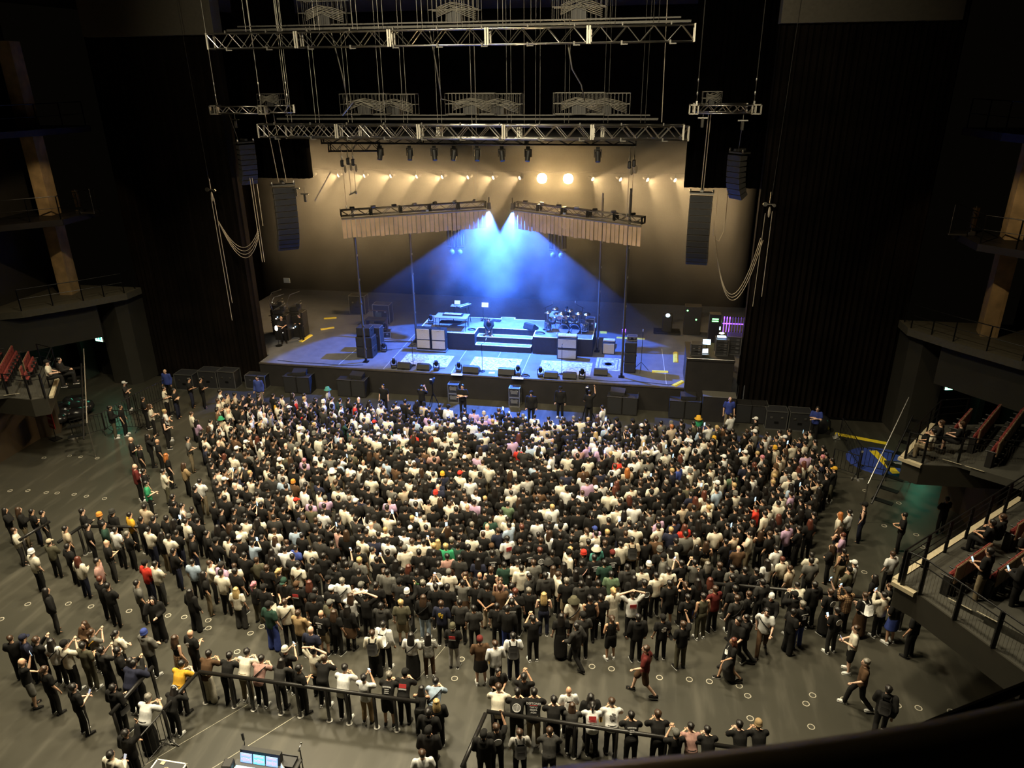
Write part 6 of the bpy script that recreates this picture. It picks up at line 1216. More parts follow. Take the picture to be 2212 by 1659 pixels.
IND = '''3.43 12.10 wtt bkp sB f |person in white t-shirt, short brown hair, hands in front
6.32 13.13 dgl bkp sB l |person in dark grey long-sleeved top, short brown hair, leaning on a rail
4.73 12.90 bkj bkp cbk f |person in black jacket, black cap, left of the black backpack and light grey t-shirt
5.59 13.14 lgt bkp sB f bpbk|person in light grey t-shirt, short brown hair
5.00 13.18 bkt bkp sB o prD|person in black t-shirt, short brown hair, left of the black backpack and light grey t-shirt
3.39 12.74 bkj bkp cbk f |person in black jacket, black cap, hands in front, behind the stripes and light grey t-shirt
9.36 13.78 bkt bkp cgy p |person in black t-shirt, grey cap
8.30 13.97 bkt bkp sK l prA|person in black t-shirt, short black hair, white lettering, leaning on a rail
9.77 13.89 pkt bkp sK l |person in dusty pink t-shirt, short black hair, left of the tan beanie
10.17 13.85 bkt bkp sK l |person in black t-shirt, short black hair, leaning on a rail, left of the tan beanie
3.24 13.27 bkj bkp sK f |person in black jacket, short black hair, just behind the long blonde hair and black jacket
8.96 14.02 bkt bkp sB l |person in black t-shirt, short brown hair, just left of the grey cap and black t-shirt
6.78 14.10 dgt bkp lB l |person in dark grey t-shirt, long brown hair
6.31 14.08 bkt bkp sK l mk|person in black t-shirt, short black hair, right of the tour city print and black t-shirt
7.30 14.16 wtt bkp uK l prr|person in white t-shirt, tied-up black hair
7.79 14.27 wtt bkp sB l prk|person in white t-shirt, short brown hair, figure print, leaning on a rail
5.34 14.12 bkt bkp sK l prD|person in black t-shirt, short black hair, ring logo, leaning on a rail
5.77 14.21 bkt khp sK l prN|person in black t-shirt, short black hair, tour city print
10.96 14.10 bkt bkp sK l mk|person in black t-shirt, short black hair, just left of the tan beanie
3.30 13.78 bkj bkp lY f |person in black jacket, long blonde hair
4.82 14.20 crt bkp sB l |person in cream t-shirt, short brown hair, leaning on a rail
7.21 14.57 bkj bkp lK f sbyl|person in black jacket, long black hair, yellow bag, hands in front
11.42 14.18 bkt bkp btn l |person in black t-shirt, tan beanie
6.63 14.70 wtt bkp x f bplg|person in white t-shirt, bald head
2.76 14.01 bkk bkp lK l |person in black tank top, long black hair, leaning on a rail
3.09 14.23 lbt bkp sK l cbbk|person in pale blue t-shirt, short black hair, black cross-body strap, leaning on a rail
5.40 14.91 bkt bkp sK p |person in black t-shirt, short black hair, right of the tied-up black hair and black t-shirt
2.20 14.32 bkt bkp cbk l prr|person in black t-shirt, black cap, red print, leaning on a rail
1.80 14.18 bkt bks sG l prA|person in black t-shirt, short grey hair, white lettering, leaning on a rail
4.66 15.11 bkt bkp uK f F150 gl|person in black t-shirt, tied-up black hair
1.18 14.19 wtt tnp sK p phl|person in white t-shirt, short black hair, lit phone, tan trousers
0.54 14.16 wtt bkp sK l mk|person in white t-shirt, short black hair, face mask, leaning on a rail
-3.88 10.83 crj bkp sK f cbbk phd|person in cream jacket, short black hair, black cross-body strap
4.41 15.98 wtl bkp sB f ws|person in white long-sleeved top, short brown hair
8.60 16.42 mrt brs sB w F275 phd|person in maroon t-shirt, short brown hair, brown shorts
-3.95 11.46 bkj bkp sK o |person in black jacket, short black hair, one arm raised
3.95 16.05 brt bkk cmr f sbyl|person in brown t-shirt, maroon cap
-0.20 14.50 bkt bkp sB l |person in black t-shirt, short brown hair, leaning on a rail, right of the cream beanie
-0.69 14.21 bkt bkp sK f mk|person in black t-shirt, short black hair, face mask, hands in front, behind the cream beanie
4.85 16.38 wtt nvp sK f bpbk mk|person in white t-shirt, short black hair, black backpack, navy trousers, face mask
-1.37 14.24 dgt bkp lK l |person in dark grey t-shirt, long black hair, leaning on a rail
2.39 16.10 lgt brp lK f ws prR|person in light grey t-shirt, long black hair
1.94 15.95 wtt bkm lK f cbbk ws|person in white t-shirt, long black hair, black cross-body strap, hands in front
-0.52 14.83 crt bkp sK h |person in cream t-shirt, short black hair, hands on the head
6.59 17.17 dgj bkp sK w F300|person in dark grey jacket, short black hair, walking
-4.15 12.33 wtt bkm sG l |person in white t-shirt, short grey hair, leaning on a rail
3.02 16.55 bkt lgp bol f prr|person in black t-shirt, olive beanie
-1.95 14.21 pkt bkp sK l cbbk ws|person in dusty pink t-shirt, short black hair, black cross-body strap, leaning on a rail
0.82 15.84 crl bkw sB f bpbk|person in cream long-sleeved top, short brown hair, black backpack
-3.78 12.90 bkl bkp lK l ws hp|person in black long-sleeved top, long black hair, white headphones
5.30 17.22 bkt bkp sK p ws|person in black t-shirt, short black hair, behind the long blonde hair and black tank top
14.78 16.00 bkj bkp sK w F20 bpbk|person in black jacket, short black hair, black backpack, walking
-1.39 14.83 bkt bkp bcr p phl|person in black t-shirt, cream beanie
6.75 17.55 dgt bkp cbk f |person in dark grey t-shirt, black cap, hands in front
1.03 16.18 wtl bkp sK s bpwt ws|person in white long-sleeved top, short black hair
6.10 17.49 bkd bkm lK s |person in black dress, long black hair, just behind the olive bucket hat
-2.44 14.31 crt khp sK l ws|person in cream t-shirt, short black hair, khaki trousers, leaning on a rail
7.59 17.66 bkk bks uB f ws|person in black tank top, tied-up brown hair, hands in front
11.05 17.38 bkd dgm lR w F260 sbwt|person in black dress, long red-brown hair
8.35 17.73 bkj bkp sK s |person in black jacket, short black hair, left of the black bag and black t-shirt
9.65 17.65 bkt olp sB o |person in black t-shirt, short brown hair, olive trousers, behind the olive tank top
4.49 17.42 bkl blp sK f |person in black long-sleeved top, short black hair, blue trousers
-2.88 14.14 bkt bkp sK l |person in black t-shirt, short black hair, leaning on a rail, left of the cream beanie
-0.95 15.57 nvt nvs x f |person in navy t-shirt, bald head
3.46 17.39 dgt bkp sK s |person in dark grey t-shirt, short black hair, in front of the olive beanie
9.08 17.94 bkt bkp cbk s prk sbbk|person in black t-shirt, black cap, figure print
4.13 17.64 bkt bkp sK s tbcr|person in black t-shirt, short black hair, cream tote bag
-4.01 13.60 ylt bkp sK l |person in mustard t-shirt, short black hair, leaning on a rail
4.55 17.84 bkt bkp sK p phl prA|person in black t-shirt, short black hair, lit phone, hands raised to the face, white lettering
14.47 16.93 brt bkp sG w F275|person in brown t-shirt, short grey hair
-3.51 14.13 brt crw sK l |person in brown t-shirt, short black hair
6.41 18.14 crt bkp hol s cbbk|person in cream t-shirt, olive bucket hat
2.99 17.57 dgt bkp sK f |person in dark grey t-shirt, short black hair, hands in front
2.44 17.42 nvl bkp sB f pry|person in navy long-sleeved top, short brown hair
6.90 18.28 bkk bkp sK s |person in black tank top, short black hair, just right of the olive bucket hat
-5.25 12.74 bkj bkp sK f sbbk|person in black jacket, short black hair, black bag, hands in front
11.23 18.03 bkt bkp sK w F230|person in black t-shirt, short black hair, walking, behind the olive tank top
1.22 17.25 olt khs sY s sbbk|person in olive t-shirt, short blonde hair
0.66 17.03 dgj bkp sK a |person in dark grey jacket, short black hair, arms crossed
5.46 18.37 bkk nvp lY f |person in black tank top, long blonde hair
4.59 18.24 bkt bkp sR s |person in black t-shirt, short red-brown hair, just behind the dusty pink tank top
7.20 18.54 bkt bkp sK s |person in black t-shirt, short black hair, just left of the cream dress
-0.63 16.50 bkt bkp lB s |person in black t-shirt, long brown hair, just behind the grey cap and olive t-shirt
1.83 17.58 bkl lbp lB s cbbk|person in black long-sleeved top, long brown hair, black cross-body strap
-0.31 16.75 bkl brk lK s bo|person in black long-sleeved top, long black hair, tall boots
11.50 18.32 bkj bkp sK w F280|person in black jacket, short black hair, walking, right of the olive tank top
-1.02 16.42 bkt khs x f prA|person in black t-shirt, bald head, white lettering, khaki shorts
8.16 18.70 wtt bkp sB h prr|person in white t-shirt, short brown hair, red print, hands on the head
4.97 18.50 bkt bks sG f |person in black t-shirt, short grey hair, hands in front, behind the dark grey bucket hat
4.08 18.36 brl bkp sB s |person in brown long-sleeved top, short brown hair, just behind the dusty pink tank top
-5.31 13.36 nvj bkp sK l |person in navy jacket, short black hair
3.68 18.36 bkt bgp sK b |person in black t-shirt, short black hair, beige trousers
-1.67 16.27 tnl dgp sB a |person in tan long-sleeved top, short brown hair
2.46 18.08 bkt bkp sK s |person in black t-shirt, short black hair, just behind the tied-up brown hair and white t-shirt
-6.25 12.53 bkt bkp sK f phd prS|person in black t-shirt, short black hair, white leg stripe
7.56 18.90 crd crm uY f |person in cream dress, tied-up blonde hair
4.41 18.60 bkt bkp sK s |person in black t-shirt, short black hair, just behind the dusty pink tank top
-0.89 16.81 olt bkp cgy s |person in olive t-shirt, grey cap
9.83 18.89 bkt bkp sK f |person in black t-shirt, short black hair, just left of the olive tank top
1.24 17.79 bkl bkp bwt o |person in black long-sleeved top, white beanie, one arm raised
0.06 17.32 bkt bkp sK h |person in black t-shirt, short black hair, just behind the printed back and white t-shirt
2.07 18.14 bkt bkp sK s |person in black t-shirt, short black hair, right of the black bag and olive t-shirt
6.56 19.04 dgj bkp sK s |person in dark grey jacket, short black hair, just in front of the olive bucket hat
3.28 18.53 bkt bkp sB s |person in black t-shirt, short brown hair, behind the long black hair and navy t-shirt
12.10 18.66 wtt brp sK w cbbk F190|person in white t-shirt, short black hair, black cross-body strap, walking
-5.45 13.73 bkj bkm lK p |person in black jacket, long black hair, hands raised to the face, behind the blue beanie
6.09 19.08 bkt khs sG s |person in black t-shirt, short grey hair, khaki shorts
10.30 19.03 olk olp sK s ws|person in olive tank top, short black hair
7.08 19.16 bkt bkp sK s |person in black t-shirt, short black hair, just behind the sage green t-shirt
-0.42 17.30 wtl bkp lB p |person in white long-sleeved top, long brown hair
2.84 18.52 gyt brk sK p |person in grey t-shirt, short black hair, brown skirt
4.00 18.84 pkk bkp uB s F180|person in dusty pink tank top, tied-up brown hair
1.61 18.28 bkt bkp sG s cbbk|person in black t-shirt, short grey hair, black cross-body strap
5.40 19.20 dgj lgp sK s |person in dark grey jacket, short black hair, light grey trousers
-1.47 16.94 bkt bkp cbk s |person in black t-shirt, black cap, just left of the grey cap and olive t-shirt
8.52 19.35 bkt bkp sK s prD|person in black t-shirt, short black hair, ring logo, right of the cream dress
11.30 19.08 dgt dgp sB s cbbk|person in dark grey t-shirt, short brown hair
4.89 19.15 dgj bkp sK s F290|person in dark grey jacket, short black hair, behind the dark grey bucket hat
-4.42 14.98 bkt bkp x f prb|person in black t-shirt, bald head, printed back, hands in front
-4.74 14.73 bkk tnk lB s |person in black tank top, long brown hair, tan skirt
0.21 17.83 bkt bkp sK s |person in black t-shirt, short black hair, just right of the printed back and white t-shirt
5.78 19.34 crt bkp sB s F60|person in cream t-shirt, short brown hair, just behind the dark grey bucket hat
9.29 19.41 bkt bks sK f |person in black t-shirt, short black hair, behind the black cap and grey jacket
-2.66 16.36 dkt blw cbk s |person in dark green t-shirt, black cap
14.54 18.32 crt bks sB f F280 phd ws|person in cream t-shirt, short brown hair, behind the white backpack and black t-shirt
12.90 18.84 bkt bkw sK f F60 ws|person in black t-shirt, short black hair, left of the plaid pattern and tan long-sleeved top
6.76 19.46 bkl bkp lK s |person in black long-sleeved top, long black hair, behind the red beanie
-2.27 16.63 crl bkp sB f cbbk|person in cream long-sleeved top, short brown hair, black cross-body strap
0.84 18.22 dgt bkp cbk s |person in dark grey t-shirt, black cap, in front of the black bag and olive t-shirt
3.28 19.00 bkt bkp x s prb|person in black t-shirt, bald head, printed back, left of the dusty pink tank top
8.18 19.56 bkj bkp lK s |person in black jacket, long black hair, just behind the figure print and cream t-shirt
1.88 18.62 wtt bkp uB p phl|person in white t-shirt, tied-up brown hair
10.68 19.42 mrt bkp sB a |person in maroon t-shirt, short brown hair, arms crossed
-0.29 17.84 wtt bkp cgy s prb cbbk|person in white t-shirt, grey cap
-5.97 13.92 bkt bkp sK f mk|person in black t-shirt, short black hair, face mask, hands in front, behind the blue beanie
2.80 19.00 bkl bkp lB s F270|person in black long-sleeved top, long brown hair, behind the green long-sleeved top
9.77 19.58 bkk bkp uB p |person in black tank top, tied-up brown hair, hands raised to the face
-1.12 17.48 bkt bkp cwt s |person in black t-shirt, white cap, just in front of the grey cap and olive t-shirt
3.62 19.21 bkk bkp sB s |person in black tank top, short brown hair
4.59 19.42 crj bkp sK f |person in cream jacket, short black hair, just behind the short brown hair and grey t-shirt
7.46 19.70 sgt bkp sK s |person in sage green t-shirt, short black hair
6.32 19.68 dgt bkp lK s |person in dark grey t-shirt, long black hair, just behind the red beanie
2.28 18.94 crt bkp cgy f |person in cream t-shirt, grey cap, hands in front
-1.60 17.34 bkt bkp sK s |person in black t-shirt, short black hair, just right of the brown cap and black t-shirt
11.28 19.49 bkt bkp sK s |person in black t-shirt, short black hair, right of the olive tank top
13.20 19.10 bkt blp sG f prA|person in black t-shirt, short grey hair, white lettering, blue trousers
5.58 19.69 wtt bkp lB s |person in white t-shirt, long brown hair, just behind the dark grey bucket hat
11.70 19.46 bkt bkp sB s prk|person in black t-shirt, short brown hair, figure print
8.88 19.84 crt bkp sK f |person in cream t-shirt, short black hair, just behind the white beanie and black t-shirt
10.17 19.80 bkj blp lK o |person in black jacket, long black hair, blue trousers
1.24 18.80 bkt bkp sK s prg|person in black t-shirt, short black hair, green print, behind the white number and black t-shirt
0.37 18.48 gyl bkp sK s |person in grey long-sleeved top, short black hair, right of the printed back and white t-shirt
12.36 19.46 bkl gyp bwt w F200|person in black long-sleeved top, white beanie, grey trousers
-0.94 17.92 wtt bkp sG s cbbk|person in white t-shirt, short grey hair, black cross-body strap
5.91 19.92 bkd bkm lK s |person in black dress, long black hair, just behind the black cap and cream jacket
3.97 19.66 dkt bkp sK s |person in dark green t-shirt, short black hair, behind the black backpack and grey t-shirt
-5.70 14.73 gyj bkp bbl a ws|person in grey jacket, blue beanie
0.77 18.74 bkt bkp sK s |person in black t-shirt, short black hair, behind the white number and black t-shirt
7.96 20.05 dgj bkp sK s |person in dark grey jacket, short black hair, just right of the sage green t-shirt
14.18 19.06 bkt dgp sK f prD phl ws|person in black t-shirt, short black hair, ring logo, dark grey trousers
4.39 19.76 crt bkp sK s |person in cream t-shirt, short black hair, in front of the dusty pink tank top
-6.52 13.96 dgt bkw sK p |person in dark grey t-shirt, short black hair, behind the mustard cross-body strap and grey t-shirt
4.91 19.88 gyt bkp sB s |person in grey t-shirt, short brown hair
10.55 19.93 bkt bkp lR s prk|person in black t-shirt, long red-brown hair, figure print
8.41 20.15 crt bkp sK s prk|person in cream t-shirt, short black hair, figure print
1.86 19.24 bkt bkp sK s prD|person in black t-shirt, short black hair, ring logo, just behind the green long-sleeved top
-7.54 13.01 bkd bkp uB s |person in black dress, tied-up brown hair
-1.93 17.64 bkt bkp lR s |person in black t-shirt, long red-brown hair, just right of the brown cap and black t-shirt
5.37 20.06 bkt bkp hdg s |person in black t-shirt, dark grey bucket hat
6.47 20.17 bkt bkp sK s cbpk|person in black t-shirt, short black hair, dusty pink cross-body strap
9.27 20.20 crt bks sK s cbbk|person in cream t-shirt, short black hair, just behind the black cap and grey jacket
7.21 20.25 dkt bkp sK s |person in dark green t-shirt, short black hair, just behind the maroon cap and black t-shirt
-2.31 17.52 bkt bkp cbr s prr|person in black t-shirt, brown cap
-0.58 18.43 bkt bkp sK s |person in black t-shirt, short black hair, just behind the short blonde hair and grey t-shirt
13.08 19.63 bkj bkp cbk p |person in black jacket, black cap, hands raised to the face
-1.48 18.02 bkt bkp cbk s F60|person in black t-shirt, black cap, in front of the grey cap and olive t-shirt
3.07 19.75 nvt bkp lK s |person in navy t-shirt, long black hair
0.12 18.79 gyt bkp uB s |person in grey t-shirt, tied-up brown hair, right of the short blonde hair and grey t-shirt
1.28 19.24 bkt bkp lK s |person in black t-shirt, long black hair, behind the green long-sleeved top
11.25 20.08 bkj bkp sK s |person in black jacket, short black hair, right of the long grey hair and black t-shirt
0.86 19.13 bkt bkp lR s |person in black t-shirt, long red-brown hair, behind the white number and black t-shirt
2.45 19.68 dgt bkp sK s |person in dark grey t-shirt, short black hair, just behind the green long-sleeved top
12.16 20.01 dgt bkp sK s |person in dark grey t-shirt, short black hair, right of the olive tank top
6.86 20.45 bkt bkp sK s prA|person in black t-shirt, short black hair, white lettering, just behind the cream bucket hat
8.64 20.48 bkt bkp bwt s |person in black t-shirt, white beanie
-3.26 17.19 bkt bkp cbk f tbcr|person in black t-shirt, black cap, cream tote bag, hands in front
-2.72 17.53 bkt bkp cdk f F180|person in black t-shirt, dark green cap
-7.13 13.99 olt olp sK f |person in olive t-shirt, short black hair
-6.57 14.63 crl bkp uK a |person in cream long-sleeved top, tied-up black hair
2.02 19.75 pkt bkp sK s |person in dusty pink t-shirt, short black hair, just behind the green long-sleeved top
3.48 20.13 bkt bkp sK s prA|person in black t-shirt, short black hair, just behind the black backpack and grey t-shirt
0.41 19.20 bkl bkp lK s |person in black long-sleeved top, long black hair, just behind the white number and black t-shirt
5.99 20.54 crj bkp cbk s F60|person in cream jacket, black cap
6.49 20.60 bkj bkp brd s F270|person in black jacket, red beanie
5.45 20.53 bkt bkp sK s |person in black t-shirt, short black hair, just in front of the dark grey bucket hat
9.69 20.61 bkt bkp sK p phl|person in black t-shirt, short black hair, just behind the long black hair and cream jacket
-1.08 18.65 bkt bkp sK s |person in black t-shirt, short black hair, in front of the printed back and white t-shirt
-1.45 18.49 bkj bkp sK s |person in black jacket, short black hair, left of the short blonde hair and grey t-shirt
7.44 20.72 bkt bkp cmr s prA|person in black t-shirt, maroon cap
5.03 20.53 bkt bkp sR s prD|person in black t-shirt, short red-brown hair, ring logo
4.30 20.41 bkt bkp cbk s prb|person in black t-shirt, black cap, printed back
1.57 19.74 bkl bkp sK s |person in black long-sleeved top, short black hair, just behind the green long-sleeved top
13.33 20.04 crl bkp sK l |person in cream long-sleeved top, short black hair, leaning on a rail
9.12 20.76 gyj bkp cbk s F280|person in grey jacket, black cap
-7.61 13.87 crt bkp cbk p cbbk ws|person in cream t-shirt, black cap, black cross-body strap, hands raised to the face
-0.75 18.94 gyt bkp sY s |person in grey t-shirt, short blonde hair
14.16 19.87 bkt bkm sB o prD phl|person in black t-shirt, short brown hair, ring logo, one arm raised, lit phone
-8.32 13.10 bkt gys x o phl|person in black t-shirt, bald head, lit phone, grey shorts
10.90 20.63 bkt bkp sB s |person in black t-shirt, short brown hair, in front of the olive tank top
10.51 20.70 bkt bkp lG s |person in black t-shirt, long grey hair
1.05 19.73 bkt bkp sK f |person in black t-shirt, short black hair, hands in front, left of the green long-sleeved top
-0.26 19.23 bkt bkp sK p phl|person in black t-shirt, just right of the short blonde hair and grey t-shirt
4.63 20.64 bkt bkp sK s prA|person in black t-shirt, short black hair, white lettering, left of the dark grey bucket hat
-4.15 17.08 crt dgw lY s |person in cream t-shirt, long blonde hair
-3.71 17.40 bkt olp uP a |person in black t-shirt, tied-up pink hair
10.12 20.80 gyt bkp sK p |person in grey t-shirt, short black hair, right of the long black hair and cream jacket
11.69 20.59 bkt bkp sK s |person in black t-shirt, short black hair, right of the long grey hair and black t-shirt
13.73 20.11 bkj bkp sK f ws|person in black jacket, short black hair, left of the plaid pattern and tan long-sleeved top
2.62 20.27 bkt bkp sK s |person in black t-shirt, short black hair, right of the green long-sleeved top
3.01 20.38 bkt bkp sK s |person in black t-shirt, short black hair, just left of the black backpack and grey t-shirt
11.30 20.69 gyt bkp sK s |person in grey t-shirt, short black hair, in front of the olive tank top
6.01 20.94 bkt bkp uY s |person in black t-shirt, tied-up blonde hair, just left of the red beanie
-2.23 18.42 bkt bkp lK f |person in black t-shirt, long black hair, hands in front, right of the dark green cap
3.37 20.54 gyt bkp cbr s bpbk|person in grey t-shirt, brown cap
6.89 21.04 tet bkp hcr s |person in teal t-shirt, cream bucket hat
6.40 21.02 bkt bkp sG s |person in black t-shirt, short grey hair, just in front of the red beanie
16.47 19.26 bkt bkp sK s |person in black t-shirt, short black hair, right of the lit phone and cream long-sleeved top
1.85 20.21 gnl bkp sY s |person in green long-sleeved top, short blonde hair
2.23 20.34 dkt bkp sK s |person in dark green t-shirt, short black hair, just right of the green long-sleeved top
12.07 20.70 bkt bkp sK s prA|person in black t-shirt, short black hair, white lettering, right of the olive tank top
-7.36 14.61 gyt bkp uB p cbyl|person in grey t-shirt, tied-up brown hair, mustard cross-body strap
14.70 20.01 tnl bkp cdg p prC phl|person in tan long-sleeved top, dark grey cap
-1.33 19.02 dgt bkp lK o phl|person in dark grey t-shirt, long black hair, lit phone
0.53 19.82 crt bkp cgy s |person in cream t-shirt, grey cap, just behind the white number and black t-shirt
1.45 20.14 bkt bkp sY s |person in black t-shirt, short blonde hair, just left of the green long-sleeved top
8.98 21.14 bkt bkp bgy s |person in black t-shirt, grey beanie, just in front of the black cap and grey jacket
-3.19 18.07 bkt bkp uY s cbbk|person in black t-shirt, tied-up blonde hair, black cross-body strap
-2.66 18.39 crt bkp sK s cbbk|person in cream t-shirt, short black hair, in front of the dark green cap
15.19 19.95 bkt brm sB f bpwt|person in black t-shirt, short brown hair, white backpack, brown long skirt
-0.05 19.72 bkt bkp sK s |person in black t-shirt, short black hair, just left of the white number and black t-shirt
-8.13 13.98 wtt bkp lK s cbbk|person in white t-shirt, long black hair, left of the short black hair and olive t-shirt
-0.54 19.57 crt bkp sK s F70|person in cream t-shirt, short black hair, left of the white number and black t-shirt
9.36 21.28 crj lbp lK s |person in cream jacket, long black hair
4.28 21.03 bkt bkp sB s |person in black t-shirt, short brown hair, right of the black backpack and grey t-shirt
7.16 21.33 bkt bkp sB s |person in black t-shirt, short brown hair, just right of the cream bucket hat
7.69 21.37 crl bkp sK s |person in cream long-sleeved top, short black hair, right of the cream bucket hat
4.96 21.19 bkl bkp sB s |person in black long-sleeved top, short brown hair, in front of the dark grey bucket hat
1.06 20.27 crt bkp sK p phl|person in cream t-shirt, short black hair, left of the green long-sleeved top
16.07 19.79 bkt blk sK f |person in black t-shirt, short black hair, blue skirt
6.59 21.37 bkt bkp sK s |person in black t-shirt, short black hair, just left of the cream bucket hat
-2.35 18.81 bkt bkp sK s |person in black t-shirt, short black hair, in front of the brown cap and black t-shirt
3.82 21.02 wtt bks sK f prr|person in white t-shirt, short black hair, red print, hands in front
-5.52 16.73 bkl bkw lK s |person in black long-sleeved top, long black hair, in front of the blue beanie
1.95 20.62 bkt bkp sG s |person in black t-shirt, short grey hair, just right of the green long-sleeved top
-1.01 19.53 bkt bkp sK s |person in black t-shirt, short black hair, left of the white number and black t-shirt
6.00 21.41 bkt bkp sK s |person in black t-shirt, short black hair, just in front of the red beanie
0.65 20.24 crt bkp sB f |person in cream t-shirt, short brown hair, hands in front, left of the green long-sleeved top
-6.38 16.10 bkj bkw lK e F150|person in black jacket, long black hair, hand at the ear
15.75 20.04 crl bkp sK p phl|person in cream long-sleeved top, short black hair, lit phone
-3.67 18.19 bkt bkp sB s |person in black t-shirt, short brown hair, in front of the dark green cap
4.57 21.30 bkt bkp sK s |person in black t-shirt, short black hair, in front of the dark grey bucket hat
-2.09 19.11 bkt bkp sK a |person in black t-shirt, short black hair, arms crossed, in front of the dark green cap
8.06 21.58 bgt bkp sK s bpbk|person in beige t-shirt, short black hair, black backpack, right of the cream bucket hat
5.60 21.47 bkl bkp sK s |person in black long-sleeved top, short black hair, in front of the dark grey bucket hat
-8.59 13.94 bkl bkp sB p |person in black long-sleeved top, short brown hair, hands raised to the face
1.45 20.63 bkt bkp lY s |person in black t-shirt, long blonde hair
12.45 21.14 wtt bkp lK s |person in white t-shirt, long black hair, right of the long grey hair and black t-shirt
-4.52 17.72 bkt bkp sK s |person in black t-shirt, short black hair, left of the dark green cap
0.25 20.25 bkt bkp sK s pr13|person in black t-shirt, short black hair, white number
-7.81 14.91 brl bkp lB a F180|person in brown long-sleeved top, long brown hair
-9.30 21.63 bkt bkp sK s |person in black t-shirt, short black hair, right of the green t-shirt
15.24 27.87 wtt nvp sK s bpbk|person in white t-shirt, short black hair, just left of the mustard cap
15.97 28.01 bkt olp cyl p |person in black t-shirt, mustard cap
-11.01 22.46 gnt bkp sK f |person in green t-shirt, short black hair
-10.88 23.38 crt olp sK a |person in cream t-shirt, short black hair, olive trousers
-11.71 23.31 bkt bkp sK s prA|person in black t-shirt, short black hair, white lettering, just right of the maroon long-sleeved top
-12.25 23.52 mrl bkp x f ws|person in maroon long-sleeved top, bald head
-11.59 24.68 bkt bkp lO s |person in black t-shirt, long orange-red hair
-13.25 25.20 bkt bkp sK s prg|person in black t-shirt, short black hair, green print, in front of the maroon long-sleeved top
-12.83 25.86 bkt bkp x s prD|person in black t-shirt, bald head, ring logo, behind the short blonde hair and white t-shirt
-13.92 25.61 bkt dgp x f ws|person in black t-shirt, bald head, dark grey trousers
-13.53 26.21 bkl bkp lK p |person in black long-sleeved top, long black hair, hands raised to the face
-13.91 27.94 bkk bkp lK f |person in black tank top, long black hair, hands in front
-14.37 28.74 wtt bkp sY a |person in white t-shirt, short blonde hair
-15.42 29.12 crt bkp lB f |person in cream t-shirt, long brown hair
-17.18 28.57 bkj olp sK f |person in black jacket, short black hair, olive trousers
-16.86 28.90 bkt bkp sK s |person in black t-shirt, short black hair, behind the white cap and dark grey t-shirt
-16.23 29.75 bkt bkp sK f |person in black t-shirt, short black hair, left of the short blonde hair and white t-shirt
-11.87 33.18 bll khp sK s F180|person in blue long-sleeved top, short black hair
-16.02 31.16 crt bkp sK f cbbk|person in cream t-shirt, short black hair, just behind the bald head and blue long-sleeved top
-18.61 31.59 dgt dgp cwt a |person in dark grey t-shirt, white cap
-17.35 33.33 bll bkp x s F180|person in blue long-sleeved top, bald head'''
random.seed(11)
for ln in IND.strip().split('\n'):
    d, lab = ln.split('|'); q = d.split(); x, y = float(q[0]), float(q[1]); ex = q[6:]; fa = [e for e in ex if e[0] == 'F' and e[1:].isdigit()]
    az = R(float(fa[0][1:])) if fa else (0 if q[5] == 'l' else math.atan2(.5-x, 38-y))+random.gauss(0, .16)
    if q[5] == 'l' and not fa: az = math.atan2(.5-x, 38-y)*.4
    make_person(x, y, 0, az, q[2], q[3], q[4], q[5], [e for e in ex if e not in fa], lab)
